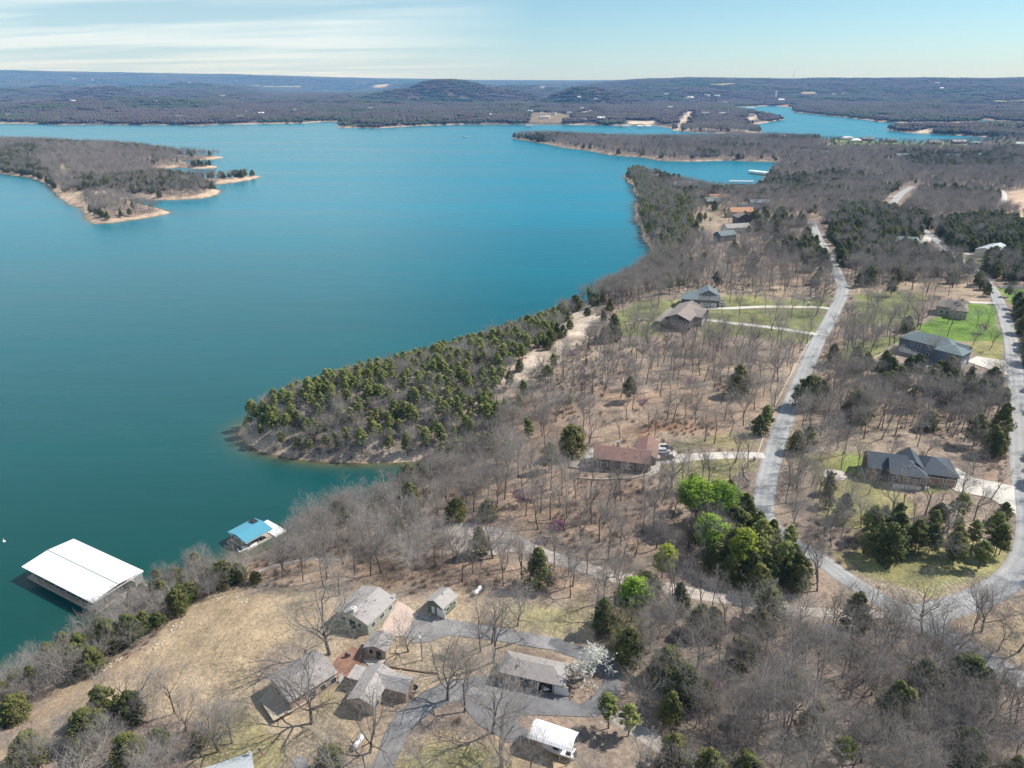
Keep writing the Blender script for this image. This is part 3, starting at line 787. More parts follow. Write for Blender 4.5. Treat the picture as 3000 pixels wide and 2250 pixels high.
def foliage(name, dark, light, tip=None, trans=.0):
    m, nt, b = nodes_of(name); N_ = nt.nodes; L_ = nt.links
    tc = N_.new('ShaderNodeTexCoord'); no = N_.new('ShaderNodeTexNoise'); no.inputs['Scale'].default_value = .75; no.inputs['Detail'].default_value = 4; no.inputs['Roughness'].default_value = .7
    L_.new(tc.outputs['Object'], no.inputs['Vector'])
    oi = N_.new('ShaderNodeObjectInfo')
    ad = N_.new('ShaderNodeMath'); ad.operation = 'MULTIPLY_ADD'; ad.inputs[1].default_value = .35; L_.new(oi.outputs['Random'], ad.inputs[0]); L_.new(no.outputs['Fac'], ad.inputs[2])
    cr = N_.new('ShaderNodeValToRGB'); L_.new(ad.outputs[0], cr.inputs[0])
    cr.color_ramp.elements[0].position = .38; cr.color_ramp.elements[1].position = .95
    cr.color_ramp.elements[0].color = (*dark, 1); cr.color_ramp.elements[1].color = (*light, 1)
    L_.new(cr.outputs[0], b.inputs['Base Color']); b.inputs['Roughness'].default_value = .75; b.inputs['Specular IOR Level'].default_value = .2
    return m
M_CEDAR = foliage('cedar_green', (.068, .092, .030), (.18, .18, .055))
M_PINE = foliage('pine_green', (.14, .175, .05), (.29, .31, .10))
M_BRIGHT = foliage('bright_pine_green', (.12, .22, .03), (.30, .42, .05))
M_YELLOW = foliage('yellow_pine_green', (.17, .22, .03), (.38, .42, .05))
M_BUD = foliage('redbud_blossom', (.22, .12, .17), (.40, .22, .32))
M_WHITE = foliage('white_blossom', (.55, .56, .50), (.8, .8, .74))
M_BRUSH = bark('brush_twigs', (.24, .19, .155), (.40, .33, .28))
M_HAZEL = foliage('budding_green', (.20, .20, .09), (.32, .31, .15))

SHAPES = {}     # species -> list of (trunk mesh, crown mesh, nominal height)
def to_mesh(name, vf, m):
    o = mesh_obj(name, vf[0], vf[1], m, link=False); me = o.data
    if len(vf) > 2 and isinstance(m, list): me.polygons.foreach_set('material_index', np.where(np.arange(len(vf[1])) < vf[2], 0, 1).astype(np.int32))
    bpy.data.objects.remove(o); return me
def add_shape(sp, tr, cr, mt, mc, H, tn='trunk', cn='crown'):
    SHAPES.setdefault(sp, []).append((to_mesh(tn, tr, mt), to_mesh(cn, cr, mc), H))
for s, H, fork, sp_, kids, limb, rad in [
    (1, 14, .48, (.55, .6, .65, .7), (0, 5, 5, 4), 4, .22), (2, 15, .52, (.45, .55, .65, .7), (0, 5, 5, 4), 4, .21), (3, 13, .42, (.6, .6, .7, .75), (0, 6, 5, 5), 4, .18),
    (4, 14, .56, (.5, .6, .7, .7), (0, 5, 5, 4), 5, .17), (5, 12, .48, (.6, .65, .7, .7), (0, 5, 5, 5), 4, .16), (6, 15, .45, (.42, .55, .6, .7), (0, 6, 5, 4), 4, .2)]:
    tr, cr = bare_tree(s, H, fork, sp_, kids, limb, rad); add_shape('bare', tr, cr, M_TRUNK, [M_LIMB, M_TWIG], H)
for s, H, fork, sp_, kids, limb, rad in [
    (11, 13, .30, (.85, .7, .7, .75), (0, 6, 6, 5), 6, .30), (12, 14, .34, (.8, .65, .7, .75), (0, 6, 6, 5), 6, .32), (13, 11, .26, (.9, .7, .75, .75), (0, 6, 5, 5), 6, .26), (14, 15, .42, (.75, .65, .7, .75), (0, 6, 5, 5), 6, .28)]:
    tr, cr = bare_tree(s, H, fork, sp_, kids, limb, rad, reach=1.22); add_shape('broad', tr, cr, M_TRUNK, [M_LIMB, M_TWIG], H)
for s, H in [(21, 9), (22, 11), (23, 8)]:
    tr, cr = bare_tree(s, H, .22, (.7, .7, .75, .8), (0, 6, 5, 5), 5, .15); add_shape('pale', tr, cr, M_PALE, [M_PALE, M_PTWIG], H)
for s, H, W, lo_, pw in [(31, 8, 6.2, .06, .7), (32, 9, 6.0, .14, .75), (33, 7, 6.6, .04, .55), (34, 10, 6.0, .26, .7)]:
    tr, cr = cedar(s, H, W, lo_, pw); add_shape('cedar', tr, cr, M_TRUNK, M_CEDAR, H)
for s, H, W, st in [(41, 10, 4.5, .42), (42, 11, 4.1, .46), (43, 9, 4.7, .34), (44, 10, 3.7, .28)]:
    tr, cr = pine(s, H, W, st); add_shape('pine', tr, cr, M_TRUNK, M_PINE, H)
for s, H, W, st in [(51, 13, 10.5, .48), (52, 11, 7.6, .42)]:
    tr, cr = pine(s, H, W, st, n=46, each=80, size=.28, flat=.6); add_shape('bright', tr, cr, M_TRUNK, M_BRIGHT, H)
tr, cr = pine(53, 10, 6.4, .35, n=44, each=80, size=.28, flat=.7); add_shape('yellow', tr, cr, M_TRUNK, M_YELLOW, 10)
for s in (61, 62):
    tr, cr = bare_tree(s, 5, .3, (.8, .7, .7, .7), (0, 5, 4, 3), 4, .09)
    rng = np.random.default_rng(s); cs = cr[0][rng.integers(0, len(cr[0]), 260)]
    V, F = leaf_cloud(rng, cs, np.full(260, .16), 6, .13, 1); n0 = len(cr[0]); 
    tri = np.concatenate([cr[1][:, [0, 1, 2]], cr[1][:, [0, 2, 3]]])
    add_shape('redbud', tr, (np.concatenate([cr[0], V]), np.concatenate([tri, F + n0])), M_TRUNK, M_BUD, 5)
tr, cr = bare_tree(65, 8, .25, (.8, .7, .7, .7), (0, 6, 5, 4), 5, .14)
rng = np.random.default_rng(65); cs = cr[0][rng.integers(0, len(cr[0]), 500)]
V, F = leaf_cloud(rng, cs, np.full(500, .2), 8, .16, 1)
tri = np.concatenate([cr[1][:, [0, 1, 2]], cr[1][:, [0, 2, 3]]])
add_shape('blossom', tr, (np.concatenate([cr[0], V]), np.concatenate([tri, F + len(cr[0])])), M_TRUNK, M_WHITE, 8)
tr, cr = bare_tree(66, 9, .3, (.95, .8, .7, .7), (0, 6, 5, 5), 6, .2)
rng = np.random.default_rng(66); cs = cr[0][rng.integers(0, len(cr[0]), 500)]
V, F = leaf_cloud(rng, cs, np.full(500, .2), 4, .12, 1)
tri = np.concatenate([cr[1][:, [0, 1, 2]], cr[1][:, [0, 2, 3]]])
add_shape('budding', tr, (np.concatenate([cr[0], V]), np.concatenate([tri, F + len(cr[0])])), M_TRUNK, M_HAZEL, 9)

# ---------------------------------------------------------------- where every tree stands
HERO = [  # photo point of the trunk's foot, species, shape number, height, label
 (965, 1917, 'broad', 1, 17.5, 'huge bare spreading tree on the field edge left of the chimney house'),
 (914, 2120, 'broad', 0, 14.5, 'big bare tree with a thick pale trunk in front of the largest grey roof'),
 (1197, 1909, 'broad', 2, 9, 'small bare round tree at the edge of the pink gravel yard'),
 (1084, 2205, 'broad', 2, 11, 'bare leaning tree above the white gas tank'),
 (1312, 2051, 'broad', 1, 13, 'bare tree in dry grass throwing its shadow across the curving driveway'),
 (1362, 2085, 'bare', 0, 13, 'bare twin of the tree by the asphalt yard, slightly further right'),
 (1443, 2145, 'broad', 3, 15, 'tall straight bare tree at the lower corner of the dark asphalt yard'),
 (1468, 2246, 'broad', 0, 12, 'bare tree cut by the bottom edge left of the white metal carport'),
 (1446, 1939, 'broad', 3, 15, 'tall bare tree at the left corner of the long open garage'),
 (1408, 1910, 'bare', 5, 13, 'slim bare tree in dry grass between the two asphalt yards'),
 (1441, 1885, 'bare', 1, 13, 'slim bare tree at the upper asphalt drive'),
 (1515, 1834, 'broad', 2, 9, 'low forked bare tree on the lawn above the asphalt drive'),
 (1826, 1921, 'budding', 0, 8.5, 'low wide tree with pale green buds at the wood edge right of the long garage'),
 (1740, 1985, 'blossom', 0, 7.5, 'white blossoming tree at the right end of the long garage'),
 (1783, 2134, 'pine', 0, 9, 'olive green pine in front of the white blossoming tree'),
 (1841, 2156, 'pine', 2, 8, 'dark green pine at the head of the pale gravel lane'),
 (1848, 1822, 'bright', 1, 12, 'bright green pine standing alone over the bend of the gravel lane'),
 (2035, 1545, 'bright', 0, 15, 'largest bright green pine below the red roofed house'),
 (2100, 1545, 'bright', 0, 13.5, 'bright green pine with yellow tinge right of the largest one'),
 (2071, 1635, 'bright', 1, 13, 'round bright green pine in the middle of the dark grove'),
 (2155, 1680, 'yellow', 0, 13, 'yellow green pine at the right of the dark grove'),
 (1938, 1693, 'yellow', 0, 9.5, 'small yellow green pine left of the dark grove'),
 (2455, 2240, 'yellow', 0, 7, 'small bright yellow green pine at the bottom edge'),
 (2243, 1273, 'pine', 3, 11, 'single green pine at the left kerb of the road'),
 (1989, 1790, 'cedar', 1, 7.5, 'cedar beside the gravel lane below the dark grove, upper of two'),
 (2087, 1862, 'cedar', 0, 7.5, 'cedar with an orange green crown below the gravel lane, lower of two'),
 (2217, 1740, 'cedar', 2, 8, 'broad olive cedar at the lower end of the dark grove'),
 (1785, 916, 'cedar', 1, 8, 'lone cedar on the lawn edge towards the lake'),
 (1735, 888, 'cedar', 2, 6, 'round dark cedar at the water above the sandy bank'),
 (2609, 868, 'cedar', 3, 11, 'tall dark conifer on the lawn left of the brown hipped house'),
 (2654, 972, 'cedar', 0, 8, 'dark conifer directly above the large blue grey roof'),
 (473, 1738, 'cedar', 1, 8, 'cedar above the middle of the field beside the big white dock'),
 (535, 1775, 'cedar', 2, 6, 'rounded green cedar at the field edge, lowest of the bank group'),
 (560, 1760, 'cedar', 2, 5.5, 'rounded cedar beside the lowest one of the bank group'),
 (662, 1715, 'cedar', 2, 7.5, 'large bushy cedar at the upper corner of the field'),
 (705, 1705, 'cedar', 0, 6, 'cedar right of the large bushy one at the upper corner of the field'),
 (750, 1708, 'cedar', 2, 3.5, 'small low cedar bush at the top right of the field'),
 (579, 1680, 'cedar', 3, 7.5, 'cedar on the bank below the blue roofed dock'),
 (520, 1720, 'cedar', 1, 6.5, 'cedar between the bank group and the white dock'),
 (328, 1895, 'cedar', 2, 7.5, 'left one of two wide green cedars at the middle of the bank'),
 (385, 1882, 'cedar', 2, 7.5, 'right one of two wide green cedars at the middle of the bank'),
 (178, 1975, 'cedar', 3, 7, 'slim cedar at the left shore behind pale leafless trees'),
 (53, 2110, 'cedar', 2, 6.5, 'broad green cedar at the left picture edge'),
 (310, 2110, 'cedar', 0, 8.5, 'green cedar in the thicket at the lower end of the field'),
 (90, 2235, 'cedar', 2, 7, 'green cedar in the lower left corner'),
 (386, 2240, 'cedar', 2, 7, 'wide olive cedar at the bottom edge left of the flag'),
 (970, 2262, 'cedar', 2, 6, 'orange green cedar at the bottom edge by the little driveway'),
 (407, 2082, 'broad', 2, 9.5, 'bare tree with a dark forked trunk standing out in the dry field'),
 (641, 2202, 'broad', 2, 10, 'bare leaning tree with its shadow along the grass near the flag'),
 (680, 2178, 'bare', 3, 10, 'slim bare tree beside the leaning one near the flag'),
 (545, 2140, 'broad', 2, 8.5, 'low bare tree over the lower edge of the field'),
 (313, 2222, 'pale', 1, 9, 'pale leafless tree in the lower left thicket'),
 (207, 1998, 'pale', 0, 10, 'pale leafless tree in front of the slim shore cedar'),
 (164, 2003, 'pale', 1, 9, 'pale leafless tree at the left end of the bank'),
 (318, 1812, 'pale', 2, 9, 'pale leafless tree reaching over the corner of the white dock roof'),
 (386, 1812, 'pale', 0, 9, 'pale leafless tree with white branches behind the white dock'),
 (583, 1650, 'pale', 1, 8, 'white branched dead looking tree on the bank left of the blue dock'),
 (60, 1985, 'pale', 0, 8, 'white branched tree at the far left of the shore'),
 (270, 1870, 'pale', 1, 8, 'pale leafless tree on the bank left of the two wide cedars'),
 (450, 1800, 'pale', 2, 7, 'pale leafless tree between the two cedar groups on the bank'),
 (948, 1629, 'broad', 1, 12, 'large bare tree at the inlet right of the blue roofed dock'),
 (1040, 1684, 'bare', 0, 12, 'bare tree at the wood edge above the chimney house, left'),
 (1118, 1679, 'broad', 3, 14, 'tall bare tree above the chimney house with a stout trunk'),
 (1197, 1686, 'pale', 1, 11, 'silver branched tree above the gap between the two roofs'),
 (1353, 1704, 'bare', 5, 13, 'bare tree above the small gabled garage'),
 (1475, 1718, 'bare', 2, 12, 'bare tree by the white tank above the upper drive'),
 (1530, 1699, 'bare', 4, 12, 'bare tree in leaf litter right of the white tank'),
 (1622, 1669, 'bare', 3, 11, 'bare tree beside the pink gravel lane'),
 (1274, 1664, 'bare', 1, 12, 'bare tree in the wood above the small gabled garage'),
 (1656, 1721, 'pale', 2, 8, 'pale broken tree left of the gravel lane bend'),
 (2531, 1852, 'broad', 1, 11, 'dark forked tree below the road junction, left'),
 (2636, 1842, 'bare', 2, 10, 'bare tree at the kerb below the road junction'),
 (2701, 1862, 'broad', 3, 13, 'tall bare tree where the lower road leaves the junction'),
 (2875, 1852, 'broad', 1, 11, 'bare spreading tree on the dry bank right of the junction'),
 (2860, 1827, 'bare', 3, 9, 'slim bare tree behind the spreading one right of the junction'),
 (2343, 1849, 'bare', 5, 12, 'bare tree just below the white gravel lane'),
 (2436, 1863, 'bare', 0, 11, 'bare multi stemmed tree below the gravel lane by the grey box'),
 (2405, 1852, 'bare', 3, 9, 'thin bare tree below the gravel lane'),
 (2506, 2080, 'bare', 1, 11, 'bare dark trunked tree with a long shadow in the lower right wood'),
 (2719, 2030, 'broad', 0, 12, 'large bare tree below the lower road'),
 (2983, 1910, 'broad', 3, 12, 'bare tree on the dry bank at the right edge'),
 (2835, 2200, 'broad', 1, 12, 'big bare tree in the lower right corner wood'),
 (2643, 2243, 'broad', 0, 10, 'bare tree at the bottom edge, lower right wood'),
 (2293, 2192, 'broad', 1, 14, 'largest bare tree in the lower right wood with a wide open crown'),
 (2159, 2185, 'broad', 0, 12, 'bare tree left of the largest one in the lower right wood'),
 (2098, 2040, 'bare', 4, 9, 'slim bare tree beside the purple redbud'),
 (2085, 2050, 'redbud', 0, 4.5, 'purple flowering redbud in the lower right wood'),
 (1990, 2000, 'redbud', 1, 4, 'purple redbud under the leafless trees'),
 (2475, 2120, 'redbud', 0, 4, 'pink redbud above the small yellow green pine'),
 (1960, 1960, 'redbud', 1, 3.5, 'upper purple redbud in the lower right wood'),
 (2880, 978, 'redbud', 0, 5, 'pink redbud on the green lawn by the right road'),
 (2992, 880, 'redbud', 1, 4.5, 'pink redbud at the right edge of the green lawn'),
 (1885, 1200, 'redbud', 1, 4, 'pink redbud in the orange brush'),
 (870, 1620, 'redbud', 0, 4, 'purple redbud by the path to the blue roofed dock'),
 (1440, 1500, 'redbud', 1, 4, 'pink redbud above the pink gravel clearing'),
 (2000, 988, 'redbud', 0, 3.5, 'purple redbud in front of the dark house gable'),
]
for p_, sp, v_, H_ in [((1612, 1522), 'bare', 0, 13), ((1757, 1588), 'bare', 1, 14), ((1878, 1565), 'bare', 2, 13), ((1719, 1681), 'bare', 3, 11), ((1799, 1691), 'broad', 2, 8), ((1968, 1429), 'broad', 1, 12), ((2154, 1356), 'bare', 4, 12), ((2190, 1372), 'bare', 1, 13), ((1825, 1641), 'bare', 5, 12),
  ((1875, 1006), 'bare', 2, 9), ((2101, 1031), 'broad', 3, 13), ((2197, 1013), 'bare', 5, 12), ((2364, 1006), 'bare', 0, 12), ((2279, 1118), 'broad', 3, 13), ((2311, 1102), 'bare', 2, 11), ((2051, 1100), 'broad', 3, 13), ((2156, 1100), 'broad', 1, 12), ((2029, 1068), 'bare', 1, 11), ((1960, 1125), 'bare', 4, 9), ((2034, 1216), 'broad', 2, 11), ((1899, 1263), 'broad', 2, 9), ((1817, 1285), 'bare', 2, 11), ((1917, 1285), 'bare', 3, 11), ((2065, 1294), 'bare', 0, 13), ((2092, 1301), 'bare', 1, 13), ((2393, 921), 'broad', 1, 12), ((1725, 1299), 'broad', 2, 11), ((2152, 1357), 'bare', 5, 12), ((1797, 1100), 'bare', 3, 11), ((1845, 1140), 'bare', 4, 9),
  ((2569, 890), 'broad', 2, 12), ((2672, 849), 'broad', 1, 14), ((2715, 858), 'broad', 3, 14), ((2790, 843), 'broad', 0, 14), ((2688, 958), 'broad', 1, 14), ((2627, 982), 'broad', 3, 15), ((2558, 1015), 'bare', 2, 13), ((2489, 1066), 'broad', 3, 15), ((2859, 961), 'bare', 3, 10),
  ((2472, 1330), 'bare', 2, 12), ((2315, 1420), 'bare', 1, 12), ((2335, 1445), 'bare', 5, 13), ((2415, 1562), 'broad', 0, 12), ((2465, 1575), 'bare', 3, 9), ((2850, 1390), 'broad', 2, 9), ((2900, 1470), 'bare', 1, 12)]:
    HERO.append((*p_, sp, v_, H_, None))

forest = []   # (x, y, species, variant, scale, rotation, label, group)
occupied = []
for (px_, py_, sp, v_, H_, lab) in HERO:
    X, Y = at(px_, py_)
    sh = SHAPES[sp]; v_ = v_ % len(sh)
    forest.append((X, Y, sp, v_, H_ / sh[v_][2], random.uniform(0, 6.28), lab, None, True))
    occupied.append((X, Y))

# region polygons: (outline in the photo, spacing, {species: share}, height, label, group)
PX = lambda *p: [at(*q) for q in p]
B_ = 'bare'
NONE = ('none',)
regions = [
 (FIELD, 0, None, 0, '', ''),
 (PX((1690, 1290), (1740, 1250), (1960, 1240), (2010, 1300), (2000, 1345), (1900, 1365), (1700, 1345)), 0, None, 0, '', ''),
 (PX((2000, 1300), (2230, 1300), (2230, 1345), (2000, 1350)), 13, {B_: 1}, 9, 'bare tree by the driveway of the red roofed house', 'trees by the driveway of the red roofed house'),
 (PX((1900, 1000), (1890, 960), (2060, 960), (2060, 1010)), 11, {B_: 1}, 6, 'small bare tree below the dark gable', 'small trees below the dark gable'),
 (PX((2355, 640), (2400, 640), (2425, 700), (2462, 760), (2440, 790), (2405, 760), (2385, 720)), 0, None, 0, '', ''),
 (PX((2585, 620), (2600, 575), (2660, 540), (2700, 542), (2670, 590), (2640, 625)), 0, None, 0, '', ''),
 (PX((2690, 735), (2700, 690), (2740, 690), (2760, 735), (2830, 765), (2900, 765), (2860, 790), (2780, 765)), 0, None, 0, '', ''),
 (PX((1650, 1375), (1640, 1420), (1960, 1440), (2000, 1400), (2230, 1360), (2230, 1335), (1950, 1350), (1900, 1370)), 12, {B_: 1}, 9, 'bare tree in front of the red roofed house', 'trees in front of the red roofed house'),
 (PX((0, 1990), (90, 1955), (170, 1905), (250, 1855), (330, 1795), (400, 1765), (520, 1695), (600, 1650), (720, 1600), (840, 1610), (760, 1690), (620, 1760), (420, 1905), (290, 1970), (200, 2020), (100, 2080), (-60, 2170), (-200, 2150)), 4.0, {'pale': .38, B_: .17, 'cedar': .30}, 7.5, 'leafless tree on the lake bank beside the boat docks', 'trees along the near lake bank'),
 (PX((630, 1600), (655, 1690), (760, 1680), (850, 1640), (850, 1565), (740, 1570)), 5, {'pale': 1}, 3.4, 'low pale sapling on the bank by the turquoise dock', 'saplings by the turquoise dock'),
 (PX((100, 2120), (350, 2070), (620, 2110), (700, 2160), (600, 2290), (-50, 2290)), 4.8, {'pale': .42, B_: .38, 'cedar': .2}, 8, 'leafless tree in the thicket below the dry field', 'trees in the lower left thicket'),
 (PX((620, 2060), (800, 1930), (930, 1870), (1000, 1790), (1060, 1700), (1250, 1700), (1420, 1720), (1640, 1745), (1690, 1850), (1760, 1900), (1740, 1960), (1700, 2080), (1780, 2120), (1700, 2270), (600, 2290)), 0, None, 0, '', ''),
 (PX((740, 1640), (800, 1600), (900, 1560), (1000, 1520), (1100, 1470), (1200, 1420), (1330, 1365), (1450, 1380), (1480, 1500), (1320, 1560), (1330, 1620), (1500, 1640), (1690, 1690), (1600, 1720), (1300, 1690), (1000, 1670), (860, 1650)), 5.6, {B_: .62, 'broad': .06, 'pale': .24, 'cedar': .08}, 10.5, 'leafless grey tree between the cove and the gravel clearing', 'trees between the cove and the houses'),
 (PX((1300, 1370), (1480, 1360), (1700, 1410), (1960, 1400), (1990, 1420), (1960, 1650), (1850, 1680), (1700, 1640), (1480, 1560), (1450, 1400)), 6.8, {B_: .92, 'pale': .05, 'redbud': .03}, 13.5, 'bare tree on orange leaf litter below the red roofed house', 'trees below the red roofed house'),
 (PX((1985, 1560), (2000, 1500), (2070, 1470), (2140, 1470), (2200, 1500), (2240, 1545), (2300, 1585), (2380, 1620), (2350, 1700), (2260, 1750), (2100, 1720), (2080, 1640), (2000, 1560)), 3.9, {'cedar': .64, 'pine': .16, B_: .20}, 10.8, 'dark evergreen in the dense grove beside the road bend', 'evergreens in the grove by the road bend'),
 (PX((2510, 1570), (2600, 1530), (2700, 1520), (2840, 1550), (2950, 1620), (2975, 1640), (2960, 1680), (2860, 1690), (2700, 1670), (2540, 1650)), 4.6, {'cedar': .46, 'pine': .30, B_: .24}, 10.5, 'dark evergreen on the olive grass below the charcoal roofed house', 'evergreens below the charcoal roofed house'),
 (PX((2450, 1650), (2620, 1650), (2960, 1670), (2900, 1730), (2640, 1760), (2500, 1700)), 0, None, 0, '', ''),
 (PX((2430, 1320), (2560, 1290), (2810, 1290), (2960, 1380), (2960, 1440), (2700, 1480), (2520, 1480), (2400, 1400)), 14, {B_: 1}, 11, 'bare tree on the grass around the charcoal roofed house', 'trees around the charcoal roofed house'),
 (PX((2300, 1350), (2480, 1330), (2500, 1480), (2520, 1640), (2400, 1600), (2290, 1500)), 6.2, {B_: .72, 'cedar': .2, 'pale': .08}, 10, 'tree on the grass between the road and the round gravel patio', 'trees between the road and the gravel patio'),
 (PX((2360, 1180), (2420, 1090), (2500, 1130), (2600, 1165), (2880, 1190), (2960, 1180), (2970, 1290), (2820, 1310), (2550, 1290), (2350, 1320), (2300, 1330)), 5.9, {B_: .88, 'cedar': .08, 'pale': .04}, 12.8, 'bare tree in the wood between the two large roofed houses right of the road', 'trees between the blue grey and charcoal roofs'),
 (PX((2890, 1180), (2970, 1160), (2975, 1400), (2900, 1330)), 4.5, {'cedar': .8, B_: .2}, 9, 'evergreen along the left side of the right hand road', 'evergreens along the right hand road'),
 (PX((2440, 1060), (2480, 950), (2620, 950), (2650, 1010), (2560, 1050)), 7, {B_: 1}, 12, 'bare tree left of the large blue grey roof', 'trees left of the large blue grey roof'),
 (PX((2480, 960), (2500, 850), (2700, 820), (2880, 850), (2930, 1000), (2940, 1100), (2640, 1070), (2620, 980)), 17, {B_: 1}, 12, 'bare tree on the lawns around the brown hipped house', 'trees on the lawns around the brown hipped house'),
 (PX((2480, 850), (2480, 780), (2560, 740), (2750, 770), (2870, 790), (2880, 830), (2700, 830)), 5.6, {B_: .7, 'cedar': .3}, 12.5, 'tree in the belt above the lawns on the right', 'trees in the belt above the lawns'),
 (PX((1775, 985), (1800, 900), (1990, 870), (2100, 860), (2440, 870), (2420, 960), (2360, 1000), (2200, 1000), (2050, 985), (1980, 990)), 13, {B_: .85, 'broad': .15}, 11.5, 'bare tree on the green lawns below the two lake houses', 'trees on the lawns of the two lake houses'),
 (PX((1700, 1020), (1900, 985), (2400, 1000), (2330, 1180), (2240, 1180), (2000, 1150), (1700, 1200), (1560, 1200)), 8.0, {B_: .97, 'redbud': .02, 'cedar': .01}, 13, 'bare tree on the brown slope above the red roofed house', 'trees on the open brown slope'),
 (PX((1480, 1360), (1640, 1230), (2000, 1150), (2250, 1170), (2200, 1310), (2000, 1300), (1940, 1290), (1740, 1300), (1500, 1400)), 11, {B_: 1}, 12.5, 'bare tree in the orange brush around the red roofed house', 'trees in the orange brush'),
 (PX((1480, 1120), (1560, 1050), (1650, 980), (1700, 905), (1790, 900), (1780, 990), (1660, 1040), (1570, 1100)), 15, {B_: .6, 'cedar': .4}, 7, 'small tree on the bare sandy bank', 'trees on the sandy bank'),
 (PX((1640, 975), (1500, 1100), (1450, 1180), (1420, 1330), (1300, 1372), (1000, 1372), (750, 1340), (690, 1300), (695, 1240), (880, 1150), (1200, 1060), (1500, 970), (1625, 930)), 3.8, {'pine': .66, 'pale': .28, B_: .06}, 9.4, 'tree on the wooded point reaching into the lake', 'trees on the wooded point'),
 (PX((1460, 1180), (1560, 1110), (1680, 1040), (1700, 1200), (1520, 1360), (1420, 1380)), 5.2, {B_: .62, 'pale': .25, 'pine': .13}, 9.5, 'grey leafless tree behind the wooded point', 'trees behind the wooded point'),
 (PX((1700, 900), (1780, 850), (1860, 810), (1915, 740), (1990, 780), (2100, 800), (2000, 860), (1900, 870), (1800, 895)), 4.8, {B_: .85, 'pine': .15}, 11, 'grey tree on the shore above the two lake houses', 'trees on the shore above the lake houses'),
 (PX((1840, 505), (1880, 500), (1960, 560), (2040, 620), (2030, 700), (1960, 770), (1905, 760), (1860, 640)), 5.2, {B_: .45, 'pine': .55}, 10.5, 'tree on the steep shore of the far headland', 'trees on the steep shore'),
 (PX((2060, 610), (2200, 640), (2190, 700), (2100, 740), (2040, 690)), 17, {B_: .8, 'pine': .2}, 8, 'tree around the row of lake houses', 'trees around the row of lake houses'),
 (PX((2420, 800), (2420, 680), (2440, 610), (2620, 620), (2720, 640), (2740, 760), (2560, 760)), 5.0, {'cedar': .72, B_: .28}, 10, 'dark evergreen in the belt around the green roofed house', 'evergreens around the green roofed house'),
 (PX((2750, 660), (2860, 640), (3050, 660), (3050, 780), (2900, 760), (2760, 730)), 4.8, {'cedar': .85, B_: .15}, 10, 'dark evergreen on the rise behind the white barn', 'evergreens behind the white barn'),
 (PX((2410, 800), (2470, 790), (2500, 850), (2490, 960), (2440, 1010), (2480, 900)), 8, {B_: .8, 'cedar': .2}, 11, 'bare tree along the right kerb of the road', 'trees along the right kerb'),
 (PX((2880, 800), (2900, 720), (3060, 770), (3080, 835), (2960, 835)), 5.2, {'cedar': .55, B_: .45}, 10.5, 'dark tree at the right edge above the blacktop drive', 'dark trees above the blacktop drive'),
 (PX((2400, 400), (3000, 402), (3000, 440), (2400, 440)), 13, {B_: .8, 'cedar': .2}, 8, 'tree among the far row of houses', 'trees among the far row of houses'),
 (PX((1800, 1700), (2000, 1740), (2350, 1810), (2560, 1830), (2700, 1880), (2950, 2020), (3100, 2100), (3100, 2330), (2020, 2330), (1880, 2100), (1830, 2000), (1790, 1920), (1720, 1850)), 4.6, {B_: .58, 'broad': .12, 'pale': .08, 'cedar': .18, 'redbud': .02, 'budding': .02}, 11, 'leafless tree in the lower right wood', 'trees in the lower right wood'),
]
regions.insert(3, (PX((-300, 440), (0, 450), (60, 440), (110, 470), (160, 525), (165, 555), (100, 530), (0, 512), (-300, 505)), 6.5, {'cedar': .6, B_: .4}, 11, 'tree on the bluff of the left peninsula', 'trees on the bluff of the left peninsula'))
regions.insert(3, (PX((215, 535), (380, 518), (560, 520), (610, 548), (640, 560), (420, 572), (350, 560), (230, 560)), 6.5, {'cedar': .55, B_: .45}, 11, 'tree in the evergreen band of the left peninsula', 'trees in the evergreen band of the left peninsula'))
regions.insert(1, (PX((575, 1640), (600, 1700), (760, 1690), (850, 1640), (850, 1565), (740, 1570), (640, 1600)), 4.5, {'pale': 1}, 3.6, 'low pale sapling on the bank by the turquoise dock', 'saplings by the turquoise dock'))
regions.insert(1, (PX((1690, 2050), (1700, 2240), (1900, 2240), (1900, 2080), (1800, 2040)), 14, {'pale': 1}, 6, 'pale small tree beside the lane right of the white carport', 'small trees right of the white carport'))
road_pts = []
def blocked(X, Y, pad=1.2):
    m = np.zeros(len(X), bool)
    for line, hw in road_lines:
        L_ = np.array(line); lo = L_.min(0) - 8; hi = L_.max(0) + 8
        k = (X > lo[0]) & (X < hi[0]) & (Y > lo[1]) & (Y < hi[1]) & ~m
        if k.any():
            d, _ = seg_dist(X[k], Y[k], line, closed=False); t = m[k]; t |= d < hw + pad; m[k] = t
    for poly in lots + house_plots:
        P = np.array(poly); lo = P.min(0) - 8; hi = P.max(0) + 8
        k = (X > lo[0]) & (X < hi[0]) & (Y > lo[1]) & (Y < hi[1]) & ~m
        if k.any():
            t = m[k]; t |= sdf(X[k], Y[k], poly) > -pad - .6; m[k] = t
    return m
